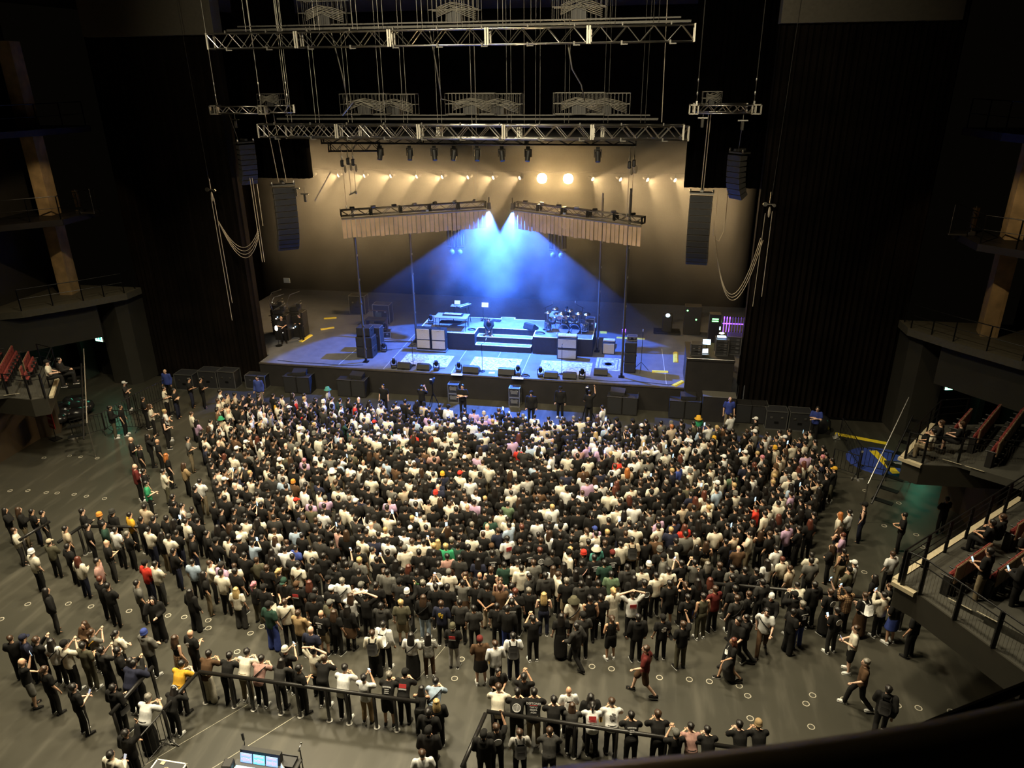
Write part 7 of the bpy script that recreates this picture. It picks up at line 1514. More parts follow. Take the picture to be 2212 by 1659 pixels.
# people in the seats, on the stage, before the stage
sf = math.atan2(-.835, .55); sn = math.atan2(-.703, .711)
for a in ((18.72, 26.15, 3.5, sf, 'bkt', 'bkp', 'sB', 'i', [], 'seated person in black t-shirt at the front corner of the far right block'), (18.28, 25.55, 3.5, sf, 'crt', 'khp', 'sK', 'i', [], 'seated person in cream t-shirt at the front corner of the far right block'),
          (19.3, 25.95, 3.64, sf, 'bkt', 'bks', 'sB', 'i', ['sbwt'], 'seated person in black t-shirt and shorts holding white things, far right block'),
          (18.0, 19.75, 3.5, sn, 'bkt', 'bkp', 'sK', 'i', [], 'seated person with arms out, third seat pair along the near right rail'), (18.4, 20.1, 3.5, sn, 'bkj', 'bkp', 'sB', 'i', [], 'seated person in black jacket touching the face, by the near right rail'),
          (17.0, 17.55, 3.5, sn, 'bkt', 'khp', 'sK', 'f', ['phl'], 'person in black t-shirt and khaki trousers with a lit phone, near right block'), (17.75, 17.3, 3.5, sn, 'bkj', 'bkp', 'sK', 'f', ['phl'], 'person in black hooded jacket with a lit phone at the right picture edge'),
          (18.75, 19.4, 3.5, 2.6, 'bkt', 'bkp', 'lB', 'i', ['prA', 'ws'], 'seated person with white lettering on the back in the near right block'),
          (-18.0, 26.5, 3.5, -sf, 'crt', 'bkp', 'cbk', 'i', [], 'seated person in cream t-shirt and black cap in the far left block'), (-17.75, 26.95, 3.5, -sf, 'bkj', 'bkp', 'sK', 'i', [], 'seated person in black jacket beside the black cap, far left block'),
          (-.95, 40.82, 2.42, R(168), 'bkj', 'gyp', 'sB', 'c', ['ws'], 'person in black jacket crouching at the riser steps, head bent down'),
          (DX+.02, DY+.72, 2.42+.02, R(180), 'bkt', 'bkp', 'cbk', 'i', [], 'person with black cap seated behind the drums'),
          (-13.25, 39.1, 1.4, R(150), 'bkt', 'bkp', 'x', 'f', [], 'bald person in black working at the lamp in the left wing'), (-12.4, 39.75, 1.4, R(200), 'bkl', 'bkp', 'sK', 'a', [], 'person in black standing by the yellow ramp in the left wing'),
          (-5.0, 33.4, 0, R(180), 'bkt', 'bkp', 'sK', 's', [], 'guard in black standing left before the stage, facing the crowd'), (-.86, 33.7, 0, R(180), 'bkt', 'bkp', 'sK', 'a', [], 'guard in black with folded arms beside the left silver-edged case'),
          (2.74, 33.4, 0, R(180), 'bkj', 'bkp', 'bbk', 's', [], 'guard in black with black beanie right of the right silver-edged case'), (4.1, 34.3, 0, R(185), 'bkj', 'bkp', 'cbk', 's', [], 'tall guard in black jacket with lanyard before the right wedge pair'),
          (-2.95, 33.4, 0, R(10), 'bkt', 'bkp', 'sK', 'p', [], 'camera operator in black crouched behind the left camera before the stage'), (5.6, 33.9, 0, R(10), 'bkt', 'bkp', 'sK', 'o', [], 'camera operator in black reaching to the right camera before the stage'),
          (12.4, 34.2, 0, R(178), 'pot', 'khp', 'x', 's', [], 'staff member in blue polo standing before the draped box at right'), (16.36, 33.75, 0, R(195), 'pot', 'bkp', 'sK', 'a', [], 'staff member in blue polo by the right black trunks')):
    make_person(*a, item_label='person '+('with the lettering' if 0 else a[9].split(' ', 1)[1]))
for x, y, lab in ((-2.6, 34.2, 'left'), (5.45, 34.4, 'right')):
    t = thing('video_camera', '%s video camera on a tripod before the stage' % lab, 'camera', (x, y, 0)); part(t, 'camera_body', MB().box((0, 0, 1.62), (.16, .42, .2), bev=.03), BLKM); part(t, 'lens', MB().cyl((0, .2, 1.62), (0, .4, 1.62), .06, n=12), BLK); part(t, 'viewfinder', MB().box((0, -.2, 1.78), (.16, .1, .12), bev=.02), STEEL); part(t, 'column', MB().cyl((0, 0, .8), (0, 0, 1.52), .03), BLKM)
    for k in range(3): part(t, 'leg', MB().cyl((0, 0, 1.0), (.42*math.cos(k*2.1), .42*math.sin(k*2.1), .01), .022, n=6), BLKM)
# ------------------------------------------------------------------ the rest of the crowd: one uncountable mass
CROWD = '''13.15 21.02 bg t sB
-0.19 20.14 wt t sK
8.51 21.72 bk t sK
2.55 21.07 cr t cbk
5.22 21.58 wt t lB
2.11 20.98 bk t sK
-4.93 17.59 cr t sK
6.82 21.77 cr t sK
2.92 21.22 bk t sB
4.82 21.62 bk t sK
9.54 21.78 bk t sK
10.23 21.76 bk t lK
7.20 21.89 bk t sY
-3.12 18.93 dg t sK
0.74 20.71 bk t sK
5.99 21.84 bk t sK
-3.69 18.61 bk t lK
-9.04 13.96 nv l cnv
-0.72 20.21 nv t sK
6.47 21.97 cr t uB
8.88 22.01 br l sB
-5.50 17.49 bk d lK
-1.11 20.11 cr t sK
-2.02 19.69 bk t sK
3.39 21.58 nv t sB
4.21 21.74 bk t sR
12.98 21.47 cr t sR
1.15 21.00 bk t sB
1.67 21.17 bk t lB
10.56 21.98 bk k lB
3.75 21.76 lb t sK
0.18 20.77 wt t sK
7.83 22.16 bk t sB
2.99 21.61 cr t x
11.62 21.86 br t x
13.85 21.37 gy t sK
-0.23 20.66 bk t sK
-4.83 18.20 cr t sB
16.09 20.66 dg l sB
-4.26 18.62 ol l sB
-2.77 19.53 cr t sK
-5.18 18.01 pu t cdg
14.98 21.12 ol l sK
-3.49 19.15 wt t sK
9.87 22.20 gy l sK
6.75 22.28 pu t cbl
-3.87 18.96 bk l lK
-9.50 13.98 bk t sB
-0.69 20.61 bk t sK
11.22 22.10 bk t sK
15.73 20.99 bk t lK
-4.65 18.56 bk t sK
8.14 22.41 cr t sK
-1.11 20.55 bk t sK
0.83 21.30 bk t sK
-3.28 19.49 bl t sK
-2.57 19.89 dg t sK
9.38 22.44 nv t sY
-1.78 20.37 bk l lB
10.19 22.44 cr t sK
13.94 21.76 cr t sK
8.95 22.56 cr t sK
12.87 22.03 wt t sK
-5.66 18.10 cr t sB
-0.58 21.00 cr t sY
-7.39 16.76 gy t sK
9.84 22.63 rd t lR
-3.71 19.71 bk t sB
15.28 21.69 wt t cwt
11.55 22.62 bg k sK
-2.18 20.61 pk t sK
10.92 22.81 cr t sK
-8.18 16.45 bk t sK
-6.33 18.15 lb t sK
-5.26 18.94 bk t sB
12.07 22.71 cr t sK
-3.39 20.22 bk t sK
12.73 22.68 bk t sB
-4.21 19.85 wt t lB
-4.90 19.50 lb t sK
-7.35 17.68 cr t sK
12.48 22.99 bk k lB
-5.29 19.41 bk t cwt
15.10 22.34 bk k sK
-8.62 16.68 bk t sR
-4.72 19.86 bk j sK
14.75 22.52 bk j lB
-3.77 20.51 lb l sK
-7.76 17.72 rd t cbk
-6.12 19.27 bk j cbk
-5.82 19.53 cr t sK
-9.92 15.90 bk j lK
16.96 22.12 bk t lB
-7.25 18.52 bk t sK
16.60 22.30 wt t sB
13.42 23.36 pu t sK
13.81 23.31 bk t sK
-5.73 20.23 cr t sK
15.27 23.27 pu t sR
-7.05 19.31 bk t sK
-6.71 19.67 bk t sK
-9.32 17.46 pk t sK
-6.42 19.93 bk j lK
-6.13 20.21 bk t lB
15.25 23.67 bk k lB
-7.86 19.20 cr t sK
-8.23 19.33 bk l lK
-7.87 19.64 bk j sK
-10.15 17.58 cr l lR
14.53 24.46 bk t sK
-7.45 20.33 bk t sK
-7.81 20.15 cr t sK
-9.79 18.52 bk t x
15.43 24.54 cr t lO
-8.19 20.02 bk l lK
-8.87 19.52 cr t sK
-7.04 21.18 bk t sK
-7.95 20.57 bk t bgy
-9.54 19.25 bk t sG
15.83 24.82 wt t sK
-8.61 20.21 bk t sK
-10.98 18.12 bk t sK
-6.66 21.82 dg t cgy
-9.99 19.26 wt t sK
-9.10 20.15 bk j sK
-11.89 17.58 cr t bwt
-7.58 21.58 bk t sK
-8.21 21.15 bk j sK
-9.56 20.09 bk j sK
17.68 24.80 bk t sK
16.44 25.26 bk k cbk
-8.61 21.15 wt k sK
-10.62 19.47 dk t sK
-11.94 18.39 ol l cbg
-11.15 19.32 bk t sK
-10.18 20.30 yl t sK
-9.04 21.32 bk t sK
-9.93 20.83 bg t sK
-11.83 19.05 bg t sK
-10.84 20.26 bk j bdg
-11.23 20.07 bk j bor
-8.78 22.31 bk t sK
-11.98 20.11 bk j sK
-8.97 22.94 wt t sK
-13.75 18.83 cr l sB
19.60 26.32 bk t sB
-8.74 23.86 cr t sK
-13.55 19.94 bk t sK
-9.17 24.15 bk t sK
-14.06 20.01 bk t sK
-14.44 19.86 bk l lB
-10.47 24.17 tn l lB
-15.14 19.94 bk j lK
-12.23 28.01 pu t lK
-12.99 28.78 cr t sB
-11.97 31.00 bg t sK
-12.87 31.15 wt t sK
-15.38 31.06 bk t sK
-14.72 32.41 bk t sK
-15.40 32.42 bk t sK
-5.60 30.95 rd t sK
-3.95 29.15 cr t crd
-2.03 29.49 lb t sK
0.38 30.90 pu t sK
-1.75 28.32 rd t sB
0.85 30.98 bg t bbg
6.36 32.29 wt t sK
4.08 30.54 wt t sK
0.99 29.32 lb t sK
1.38 29.54 cr t sK
1.34 28.74 cr t sK
-0.91 26.96 br t sK
-0.36 26.48 pk t sK
1.15 25.01 cr t crd
0.45 24.96 nv t byl
0.54 23.94 nv t x
0.58 23.48 cr t brd
3.08 27.82 rd t sK
2.69 28.27 pu t sK
5.64 28.09 pk t sK
7.33 27.38 rd t sB
6.79 25.26 lg t sK
3.40 23.33 sg t sK
6.23 29.52 cr t lY
0.86 27.17 bg t sK
-3.38 29.44 cr t sK
-1.36 29.35 cr t sK
-0.56 29.81 cr t sK
-4.46 28.69 cr t cwt
-3.26 27.54 cr t sK
-2.17 27.95 cr t sK
-0.79 28.25 cr t cwt
-4.37 27.22 cr t sK
-1.73 27.12 cr t sK
0.26 27.22 cr t sK
-2.31 25.36 cr t sK
-3.13 25.56 cr t x
-0.89 25.52 cr t sB
-2.27 24.15 cr t sK
-0.74 24.40 cr t sK
3.05 26.09 cr t sK
2.13 25.94 cr t sK
3.91 28.17 cr t sK
5.24 27.18 cr t sK
6.37 28.57 wt t sK
8.32 29.10 bg t lY
8.56 28.63 cr t sK
9.16 29.38 cr t sK
7.94 25.09 cr t sK
8.45 26.77 cr t sK
5.23 25.00 cr t sK
3.42 25.07 cr t sK
7.07 24.60 cr t sK
7.43 24.54 cr t sK
1.29 23.20 cr t sK
9.76 26.98 bl t sK
9.55 30.68 bg t sO
4.11 29.18 lg t sK
3.85 25.14 lg t sK
-1.01 22.72 pu t x
7.72 26.33 bg t lO
-9.33 30.27 yl t sK
-11.83 29.87 cr t sK
-9.12 30.02 cr t sK
-10.07 30.43 cr t sK
-8.70 30.93 rd t sK
-7.58 29.47 rd t sB
-6.90 31.21 wt t sK
-6.43 30.18 wt t sK
-7.13 30.80 wt t bwt
-7.56 32.28 lg t hte
-10.54 27.89 cr t sK
-11.30 28.53 bg t hgn
-8.70 27.93 wt t lK
-8.24 28.17 cr t sK
-9.35 28.67 cr t sK
-8.84 26.35 cr t cwt
-10.70 26.20 cr t sK
-11.46 26.08 gy t sK
-6.50 24.88 cr t cwt
-5.62 25.29 pu t sP
-4.04 24.49 cr t hwt
-5.67 23.47 lb t sK
-5.28 23.54 br t bor
-4.62 22.35 cr t crd
-6.26 22.43 cr t sK
-3.92 22.92 cr t sK
-4.01 22.34 pu t sK
-3.50 22.53 pu t cgy
-8.10 24.09 gy t sK
-7.09 23.49 cr t sK
-4.14 25.40 lb t sK
11.25 31.27 wt t sK
10.79 31.86 gn t hyl
10.27 30.01 wt t sK
10.13 29.10 cr t sK
13.42 32.36 bk t cwt
14.26 30.96 cr t sK
13.15 30.63 gy t cwt
11.37 30.04 cr t byl
12.31 32.44 wt t sK
15.64 31.34 cr t sK
14.69 29.97 cr t sK
13.85 29.48 cr t byl
12.56 28.77 cr t cwt
13.21 28.47 lg t sP
13.89 28.44 cr t sK
15.64 30.27 gy t sK
11.05 27.19 cr t sK
10.57 26.23 cr t sK
11.88 26.94 sg t sB
11.20 25.85 cr t cwt
10.65 25.07 cr t lR
11.83 25.37 cr t bgy
13.64 27.74 tn t bbr
14.01 26.79 cr t sK
12.50 24.49 rd t sK
10.77 24.53 cr t sK
13.32 24.84 cr t sK
10.31 24.57 br t lR
11.39 26.86 gy t sK
13.96 27.28 lg t sK
15.66 28.86 bg t sP
-6.02 21.07 bk t sK
2.65 23.08 bk t sK
-6.64 30.61 bk t cbk
-8.07 23.22 bk j cwt
4.64 27.65 bk t sK
14.11 29.89 bk t sK
13.37 26.50 bk t sY
4.44 24.86 bk t sK
-4.74 26.06 bk t sK
-0.93 22.22 bk t sK
-2.57 28.52 wt t sK
9.23 26.99 bk t sK
6.64 23.66 bk t sK
9.52 24.62 bk t lK
-7.31 25.01 bk t sK
-7.94 28.94 bk t sK
-10.02 31.23 bk t sK
-7.96 27.71 bk t sK
1.32 22.76 cr t sB
-5.85 24.62 bk t sK
-5.66 30.16 bk t uK
2.33 28.81 bk t sK
-3.46 30.18 bk t sK
-1.21 30.30 ol l sK
-0.43 30.63 bk t sK
-3.07 24.41 bk l sK
5.48 26.46 bk j sG
-9.48 29.24 wt t x
0.77 25.96 bk l sK
4.31 25.53 bk t sB
-10.53 30.05 bk j cbk
-10.67 30.98 bk j sK
13.57 29.11 bk t sK
11.90 28.86 bk l sK
-4.11 29.55 wt t sK
-2.11 21.76 cr j bbk
-3.06 26.14 bk l lB
-3.84 26.18 ol t sK
-5.75 29.68 bk j sK
5.24 27.70 bk t sK
13.49 25.28 cr j cbk
-0.12 27.02 bk j sK
-3.02 24.89 lg j sK
5.11 23.18 wt j sY
-2.72 27.06 bk l sK
6.03 23.65 bk t sK
11.09 29.14 bk t sB
9.09 31.08 gy t sK
4.99 29.49 nv t sK
0.20 29.16 bk t sK
0.39 26.37 bk t sG
5.35 23.89 bk t lK
-4.20 30.84 wt l sK
5.07 28.12 bk t sK
-5.75 28.57 bk t sK
12.84 28.00 bk l lR
7.17 28.25 cr t sK
-8.38 29.64 bk t sK
-7.98 30.00 bk t sK
6.84 29.84 bk t sK
3.13 25.39 bk l lB
7.54 30.53 bk j sG
-7.85 26.01 cr t sK
13.21 24.00 dg l lR
12.99 27.11 bk t sK
12.92 30.09 bg t sK
4.61 25.97 bk t cwt
7.74 25.64 dg l sK
-5.62 22.20 dg t sK
15.38 29.44 bk t sK
-2.45 30.17 bk l cbk
-0.94 31.15 wt l cbk
7.45 23.60 cr t sK
8.96 24.58 bk t sK
-4.76 20.88 dg t sK
6.65 27.30 bk t sK
14.13 28.93 bg t sK
-6.59 27.30 bk t bbk
3.61 22.23 cr j sK
-10.08 29.10 wt t sK
6.22 30.37 bk l sK
10.27 27.70 wt t sK
6.58 22.90 bk j uK
2.76 24.06 bk t lK
-5.96 26.51 dg l sK
-7.33 23.90 bk t sY
2.77 30.76 bk t sG
7.29 25.05 bk t lR
-3.30 26.79 bk t sK
-11.06 29.54 bk t sK
-1.79 22.55 dg t sK
-8.96 26.88 br t sK
8.22 30.62 bk t cwt
12.63 26.77 wt l sB
-8.79 29.57 bk j sK
14.23 28.08 dg t sK
7.09 30.98 bk t cbk
11.78 29.65 bk l sK
11.55 30.93 ol l sY
5.34 25.78 nv t sK
9.14 23.63 bk t sK
9.30 26.18 bk t sK
-5.69 27.10 cr l sK
3.26 31.06 wt l sK
3.71 26.80 bk t bbk
-8.20 30.96 wt t sY
13.62 24.19 bk t sK
5.41 30.85 cr t sK
-2.92 20.38 bk t sK
-1.51 21.77 wt t lK
-2.75 27.77 bk t sK
1.30 30.71 pu t sK
-1.51 20.87 bk j sK
-9.19 25.16 bk t lR
11.12 28.10 ol t sK
5.10 30.57 bk t sK
0.97 30.02 bk t sK
9.18 25.31 bk t cbk
-3.22 21.64 wt l sK
1.30 24.33 dg t sK
10.79 30.82 lb j lK
5.09 22.04 bk j sK
12.25 23.40 bk j sK
-3.02 23.52 bk t sK
-6.18 29.06 bk t lK
7.97 27.26 wt t sK
-7.17 29.75 bk t sK
14.71 25.67 bk t sK
-1.13 21.40 gy l bbk
-5.22 20.54 bk t lK
-6.86 22.74 bk t sK
5.61 29.96 bg l bgy
-0.49 29.35 bk t sB
14.45 24.88 bk t cbk
3.42 30.07 bg j sK
-9.39 25.81 bk l sK
9.52 27.53 bk t sK
-10.75 28.47 bk t lK
3.95 23.00 bk t lK
-2.37 29.23 bg l bbk
1.98 29.37 bk l sK
0.42 23.03 bg l sK
15.10 26.75 bg t sK
2.90 26.84 bk t sK
1.82 21.91 bk t sK
-3.61 27.13 bk t sK
0.69 27.63 bk t sK
-0.25 27.92 lg t sK
-11.24 30.17 bk t sK
9.54 28.80 bk l sK
8.23 24.72 bk t sK
-2.25 26.54 bk t sK
9.27 28.19 cr t bgy
1.39 28.06 nv l sK
9.94 26.30 dg t lK
-5.35 28.37 bk t bgy
11.87 26.39 bk t sK
1.46 26.83 pu t sK
12.40 27.72 nv t sK
4.44 28.31 bk t sK
9.77 25.21 bk t sK
-1.26 29.82 lb t bbk
-9.91 25.60 bk t sK
-3.35 28.54 dg t sK
7.93 28.52 cr t sK
6.49 25.66 bk l lB
6.09 24.61 wt t sB
7.65 29.47 bk t sK
-7.34 24.59 bk t sK
4.45 23.76 bk t sK
10.92 29.80 cr t sK
-4.51 29.31 dg t sK
2.49 27.83 bk t sK
-5.22 30.11 bk t sK
5.66 25.29 bk t sK
2.58 25.01 bk j sK
-5.32 26.75 gy t bgy
-0.76 26.09 bk l sB
6.54 28.12 pu t lK
11.84 25.90 bk t sY
-2.57 22.10 cr t sK
-8.45 27.22 cr t sK
-3.90 28.68 bk t lK
-4.43 20.24 cr t sB
-1.82 30.94 bk j sK
8.96 23.02 pu t sK
12.64 25.76 bk t lK
14.84 28.35 cr t lR
4.35 30.04 gy t sK
4.66 22.42 wt j sK
-5.13 21.43 br t sK
-2.14 30.63 bk t bgy
-1.62 30.10 pu t sK
9.78 29.91 cr t sK
14.68 31.00 bk t sK
-4.27 23.61 nv t sK
11.13 28.59 bk j sK
1.44 27.50 wt l lB
-0.73 21.68 cr t sK
6.73 30.72 cr t uK
3.95 27.66 cr t lK
7.54 24.06 bk j sK
7.72 23.25 cr t lK
-3.61 31.28 cr j sK
7.20 22.69 bk l sK
-7.71 26.82 bk t sK
-3.22 23.14 cr t sK
10.78 25.77 bk t bbk
5.76 28.90 bk l cbk
-7.58 30.25 bk t sK
-11.76 29.02 br l sK
-3.51 23.57 ol j sB
2.49 23.56 bk t sY
5.77 24.24 bk t sK
-0.35 22.68 bk l sK
12.25 30.94 bk l sK
11.39 23.29 bk t sK
-11.19 26.69 bk l sK
-6.73 24.22 cr t sK
3.40 30.49 bk t sK
13.54 26.08 bk t uK
-7.73 22.66 cr j sK
-1.77 21.24 dg t sK
-2.88 31.12 bk t sK
4.83 26.54 cr t sK
7.63 28.23 wt t sB
-6.15 23.54 dg j sK
13.99 26.28 lb t lK
2.03 30.90 bk t sK
-7.77 28.37 bk j sK
6.67 26.29 nv t sK
2.44 30.03 wt t lK
-4.27 21.03 bk t sK
6.14 27.72 bk t sK
5.09 22.54 bk t bgy
0.01 24.60 bk t sK
6.75 24.07 bk t sK
-6.42 26.38 cr l bgy
-6.49 28.30 bk j sY
-8.13 26.93 bk j sK
-1.75 24.54 cr t sB
1.64 25.59 cr t sK
3.23 28.97 bk t cbk
6.20 30.91 wt t lB
-9.87 28.01 gy l sK
-10.04 27.27 bk t sK
11.73 24.16 bk l sK
13.95 25.82 pu t sK
1.61 23.83 bk t sK
2.52 27.31 bk l sK
4.22 26.83 bk t sK
1.87 29.80 bk t bbk
-10.52 29.10 bk l sB
10.43 27.30 gy t sK
-1.65 27.88 bk t lB
-6.10 31.37 bk t sK
-11.64 28.19 wt t sK
-0.16 23.27 wt t sK
9.85 24.21 bg t sK
3.35 27.41 dg t bbk
14.04 30.35 dg t sK
10.49 28.44 bk t sK
-2.04 24.94 bk t sB
-4.93 25.36 cr t cbk
2.07 24.54 bk t sK
-9.97 26.04 bk t x
8.26 25.41 bk j sB
-1.23 28.10 bk t sK
-0.22 21.41 bk t sK
-3.58 30.82 bk t sK
2.36 26.53 bk t sK
-8.53 28.98 cr t sG
-3.01 20.90 bk t sK
12.28 25.37 bk t sK
8.66 23.60 gy t sK
8.07 23.79 wt t sK
12.17 28.33 bk t lK
12.20 30.03 bk t sK
9.20 30.12 bk t sK
5.59 23.15 bk j sK
-8.32 25.58 gy j sK
12.82 29.51 bk t lK
-5.20 27.15 bk l sK
-4.24 25.85 wt t sK
0.89 30.43 pu l sB
-4.24 26.41 bk t sK
-1.72 26.02 bk t sK
-5.55 26.05 bk t sK
-4.78 26.66 bk t sB
3.93 30.99 wt t sK
6.10 27.12 cr t sK
12.36 26.38 bk t lK
-1.22 24.60 dg t sK
1.61 30.44 cr l sK
3.11 29.80 bk t sK
-6.96 22.21 bk t sK
7.22 26.71 wt t sB
11.29 29.57 bk t uK
-4.37 31.31 lg t sK
2.98 22.18 dk t sK
-9.44 26.53 br t sK
-5.99 22.79 bk t bbk
-8.18 26.27 cr l lK
-5.56 31.38 bk j x
-9.16 28.21 bk j sY
5.49 24.63 wt t cbk
2.40 21.73 bk t sG
3.97 28.71 bk t sK
-3.82 21.91 ol t sK
-1.81 26.59 bk l sK
10.74 26.80 bk t sK
3.69 29.23 cr t sK
-11.29 27.46 bk t lB
0.46 24.50 nv t sK
-10.27 28.39 dg j sK
-5.71 21.73 bk t sK
-1.61 24.01 bk t sG
6.94 25.72 bk t sK
8.85 30.74 bk j sK
10.14 23.55 bk t sK
0.17 21.77 bk t sY
-9.46 30.68 bk t sK
-1.63 25.30 br j bbk
9.97 28.43 wt t sK
0.27 25.84 bk j sK
-8.66 24.97 cr l sK
1.64 24.72 wt l sK
11.83 27.79 bk t bbk
11.43 27.53 bk j sK
-2.63 21.60 bk j lK
6.07 22.30 dg j sK
8.89 26.69 bk t uK
-11.98 29.38 wt t sK
15.05 30.49 nv t sK
-6.93 25.30 bk t lK
-9.54 24.65 bk l sK
0.56 29.73 wt j sK
-2.59 30.57 bk l sK
1.34 22.10 bk j sK
8.74 25.35 cr t sK
9.67 29.20 bk t sK
-2.78 23.09 lg t sK
-0.61 28.74 bk t lK
-6.46 23.89 ol j sK
-7.74 31.16 bk t sK
3.26 22.74 cr t sK
6.05 29.98 bk t sK
4.97 24.55 bk t sK
-6.19 30.63 wt t sK
-6.59 23.42 bk t sK
-4.67 23.35 bk l sK
-6.39 26.85 bk j sK
5.48 28.47 wt j sK
-5.32 23.02 bk j sK
12.26 29.27 bk t sK
-8.54 28.53 cr t sK
0.03 23.99 bk l lK
8.72 29.67 bk t sK
10.36 29.55 bk l cwt
2.03 27.25 bk t sK
-2.80 29.38 bk l sB
3.38 24.21 cr t sK
-1.43 30.73 bk t sB
-6.82 30.00 dg t sK
6.59 24.84 bk t cwt
0.61 28.81 bk j sK
-0.79 23.80 bg t sK
-4.80 28.42 bk t sK
-3.10 28.90 dk t sK
-1.09 25.06 bk t sG
4.57 30.44 cr t sK
-2.43 23.57 bk t sK
11.98 24.79 bk t sK
-2.17 31.23 bg t bbk
2.03 24.00 wt t sB
4.56 27.15 wt t bbk
-6.19 25.80 bk t sK
-8.57 30.45 bk t lK
13.54 30.22 wt t sK
0.92 24.12 bk t sK
13.48 26.98 bk t sY
-5.40 20.93 cr t sK
15.04 29.03 pu t sK
-5.28 24.61 bk t sK
14.24 25.39 bk t sK
2.67 22.61 bk t sK
9.97 30.81 bk t sK
-9.62 31.36 cr t sK
-2.16 22.79 nv t sK
10.77 24.04 cr t sY
-4.58 24.28 bk t sK
5.73 29.37 bk t lK
0.79 26.71 bk t sK
0.21 28.06 cr j bgy
2.02 22.66 bk t x
-4.70 21.49 bk t sK
-3.01 22.64 bk l sK
15.51 27.24 bk t sK
-9.56 27.37 bk t lK
-3.92 26.68 bk t sK
-1.55 28.69 bk t sK
1.78 26.38 lg t sB
-1.26 23.67 gy t sK
13.34 29.72 bk t sK
-6.57 21.26 bk j sK
-3.49 25.07 wt j cbk
-9.87 25.13 bk l sK
-6.15 22.01 bk j sK
6.01 25.95 wt l lB
13.28 25.70 bk t sK
-8.81 25.55 dg t cwt
-6.20 27.87 dg l sK
2.12 28.02 bk t cbk
8.30 24.18 bk t sK
3.46 26.17 bk j sK
-1.68 23.19 bk t sK
-8.60 23.37 dg t sK
-5.09 23.94 lg l sK
9.51 23.03 nv t sK
-3.67 24.25 bk t sK
-5.16 30.57 bk t sK
6.07 23.08 bk l sK
-1.99 28.91 bk j sK
-4.14 28.03 bk l cbk
6.65 30.31 lb t sK
0.88 24.70 bk l sK
9.03 27.52 bk t sK
-6.27 29.71 bk t sB
-6.63 25.93 bk t sK
-0.15 31.19 bk t sK
-9.08 27.52 bk t sB
14.27 23.86 bk t lR
-9.47 29.73 lg t sK
-7.13 27.21 bk j sK
-6.91 26.24 bk t x
-0.97 26.52 nv t sK
-1.13 28.60 bk l sG
-3.91 29.96 gy t sB
-10.69 26.75 bk t sK
7.23 29.54 gy t lK
-7.37 28.61 cr t sK
-4.51 22.89 wt l sK
-2.54 26.05 bk t sK
10.33 23.08 bk t lK
11.33 24.62 dg t sK
4.65 30.93 bk t sK
9.51 23.81 bk t sK
-6.84 29.14 bk l sK
15.17 30.01 cr t sK
15.91 29.29 dg t sK
2.18 23.09 pu j sK
-9.38 26.97 bk l sK
-5.08 29.50 wt l sK
7.83 31.08 bk t cbk
10.64 29.14 wt t sK
0.62 21.80 cr t sG
-7.65 22.13 bk t sK
1.03 26.31 bk j cwt
-1.18 27.42 bk t sK
-7.12 28.02 cr l cwt
-5.68 27.96 bk t sK
4.39 28.81 ol t x
-8.04 24.58 cr t sK
-6.00 24.06 lg t sK
13.03 26.10 dg j lK
-2.36 21.12 bk t sK
1.15 21.64 dg t sK
15.08 27.48 bk j sK
0.29 28.52 bk t sB
-7.05 25.80 bk t sB
-4.81 31.03 wt t lK
-12.40 31.02 bg t sK
14.26 29.33 gy t lB
5.09 31.12 bk t sG
-0.81 27.76 bk t lR
-0.93 23.18 bk t uK
1.97 26.82 bk j sK
-10.63 27.22 dg t sK
3.21 28.23 wt t sK
2.62 25.48 bk t sK
9.01 28.77 wt j lB
12.93 23.60 bk t lK
-7.58 30.73 bk j cbk
2.48 29.59 bk t sB
-11.87 30.52 bk t sK
12.81 25.00 dg t uK
3.81 23.51 bk l lB
-3.36 28.06 dg j cwt
13.74 30.94 wt t sK
0.08 22.54 bk t sK
-0.19 25.53 cr t sK
-2.19 27.43 dk l sB
8.59 25.85 bk l sK
3.92 29.66 bg t sK
-11.34 31.29 bk t sK
8.28 26.14 bk t sK
12.87 30.99 bk t sB
0.27 21.23 bk t cwt
7.42 25.96 bk j sK
7.74 30.04 bk t sK
0.73 22.54 bk t cbk
12.56 27.32 bk t sK
-9.78 30.09 bk t cbk
-4.36 30.21 bk t sG
0.62 25.44 bk t sK
-5.42 29.06 dk t lB
-8.64 24.55 cr t lK
4.45 24.23 br t sK
8.07 29.43 bk t lK
-10.19 26.60 bg t sK
-2.97 23.94 bk t sK
0.03 30.36 bk l sK
10.55 31.27 ol l sK
8.25 29.85 wt t sK
8.50 22.82 bk t uK
6.22 25.21 pu j sK
13.08 28.97 bk j sY
4.49 23.02 bk l sK
1.53 31.14 bk j sB
2.16 30.39 bk t sK
4.14 25.96 bk t sK
-11.46 30.85 bk t sK
9.68 25.68 bk j sK
-7.56 23.24 cr t sK
5.09 28.67 bk t sK
4.12 22.26 bk t sK
-5.18 25.77 wt t sG
4.79 25.50 bk t sK
-6.11 25.06 bk t lB
-0.93 29.09 bk j sK
2.78 24.61 bk t sK
8.20 27.65 cr t sK
-8.56 26.02 bk l sK
0.83 23.15 bk t lB
-6.93 24.68 bk t sG
1.17 25.55 bk t sK
-2.77 25.25 bk t sK
-4.00 27.44 bk t sB
4.60 29.18 bk t lK
7.61 28.93 bk t sK
11.95 30.55 bk j sK
6.70 29.06 bk l sK
10.72 23.25 bk t sK
-7.54 26.31 bk t sB
-9.86 29.56 wt t sK
-4.64 29.81 cr t sK
-3.01 30.02 dg l sB
15.01 26.20 bk t lK
-0.47 24.75 dg t sK
8.64 30.11 dg t sK
-2.08 23.34 bk t sK
5.65 27.23 bk t sK
-11.24 29.10 cr j x
-5.31 21.90 bk j sK
3.95 26.42 lb t sK
-5.17 27.74 lb t sB
15.22 28.56 cr t lK
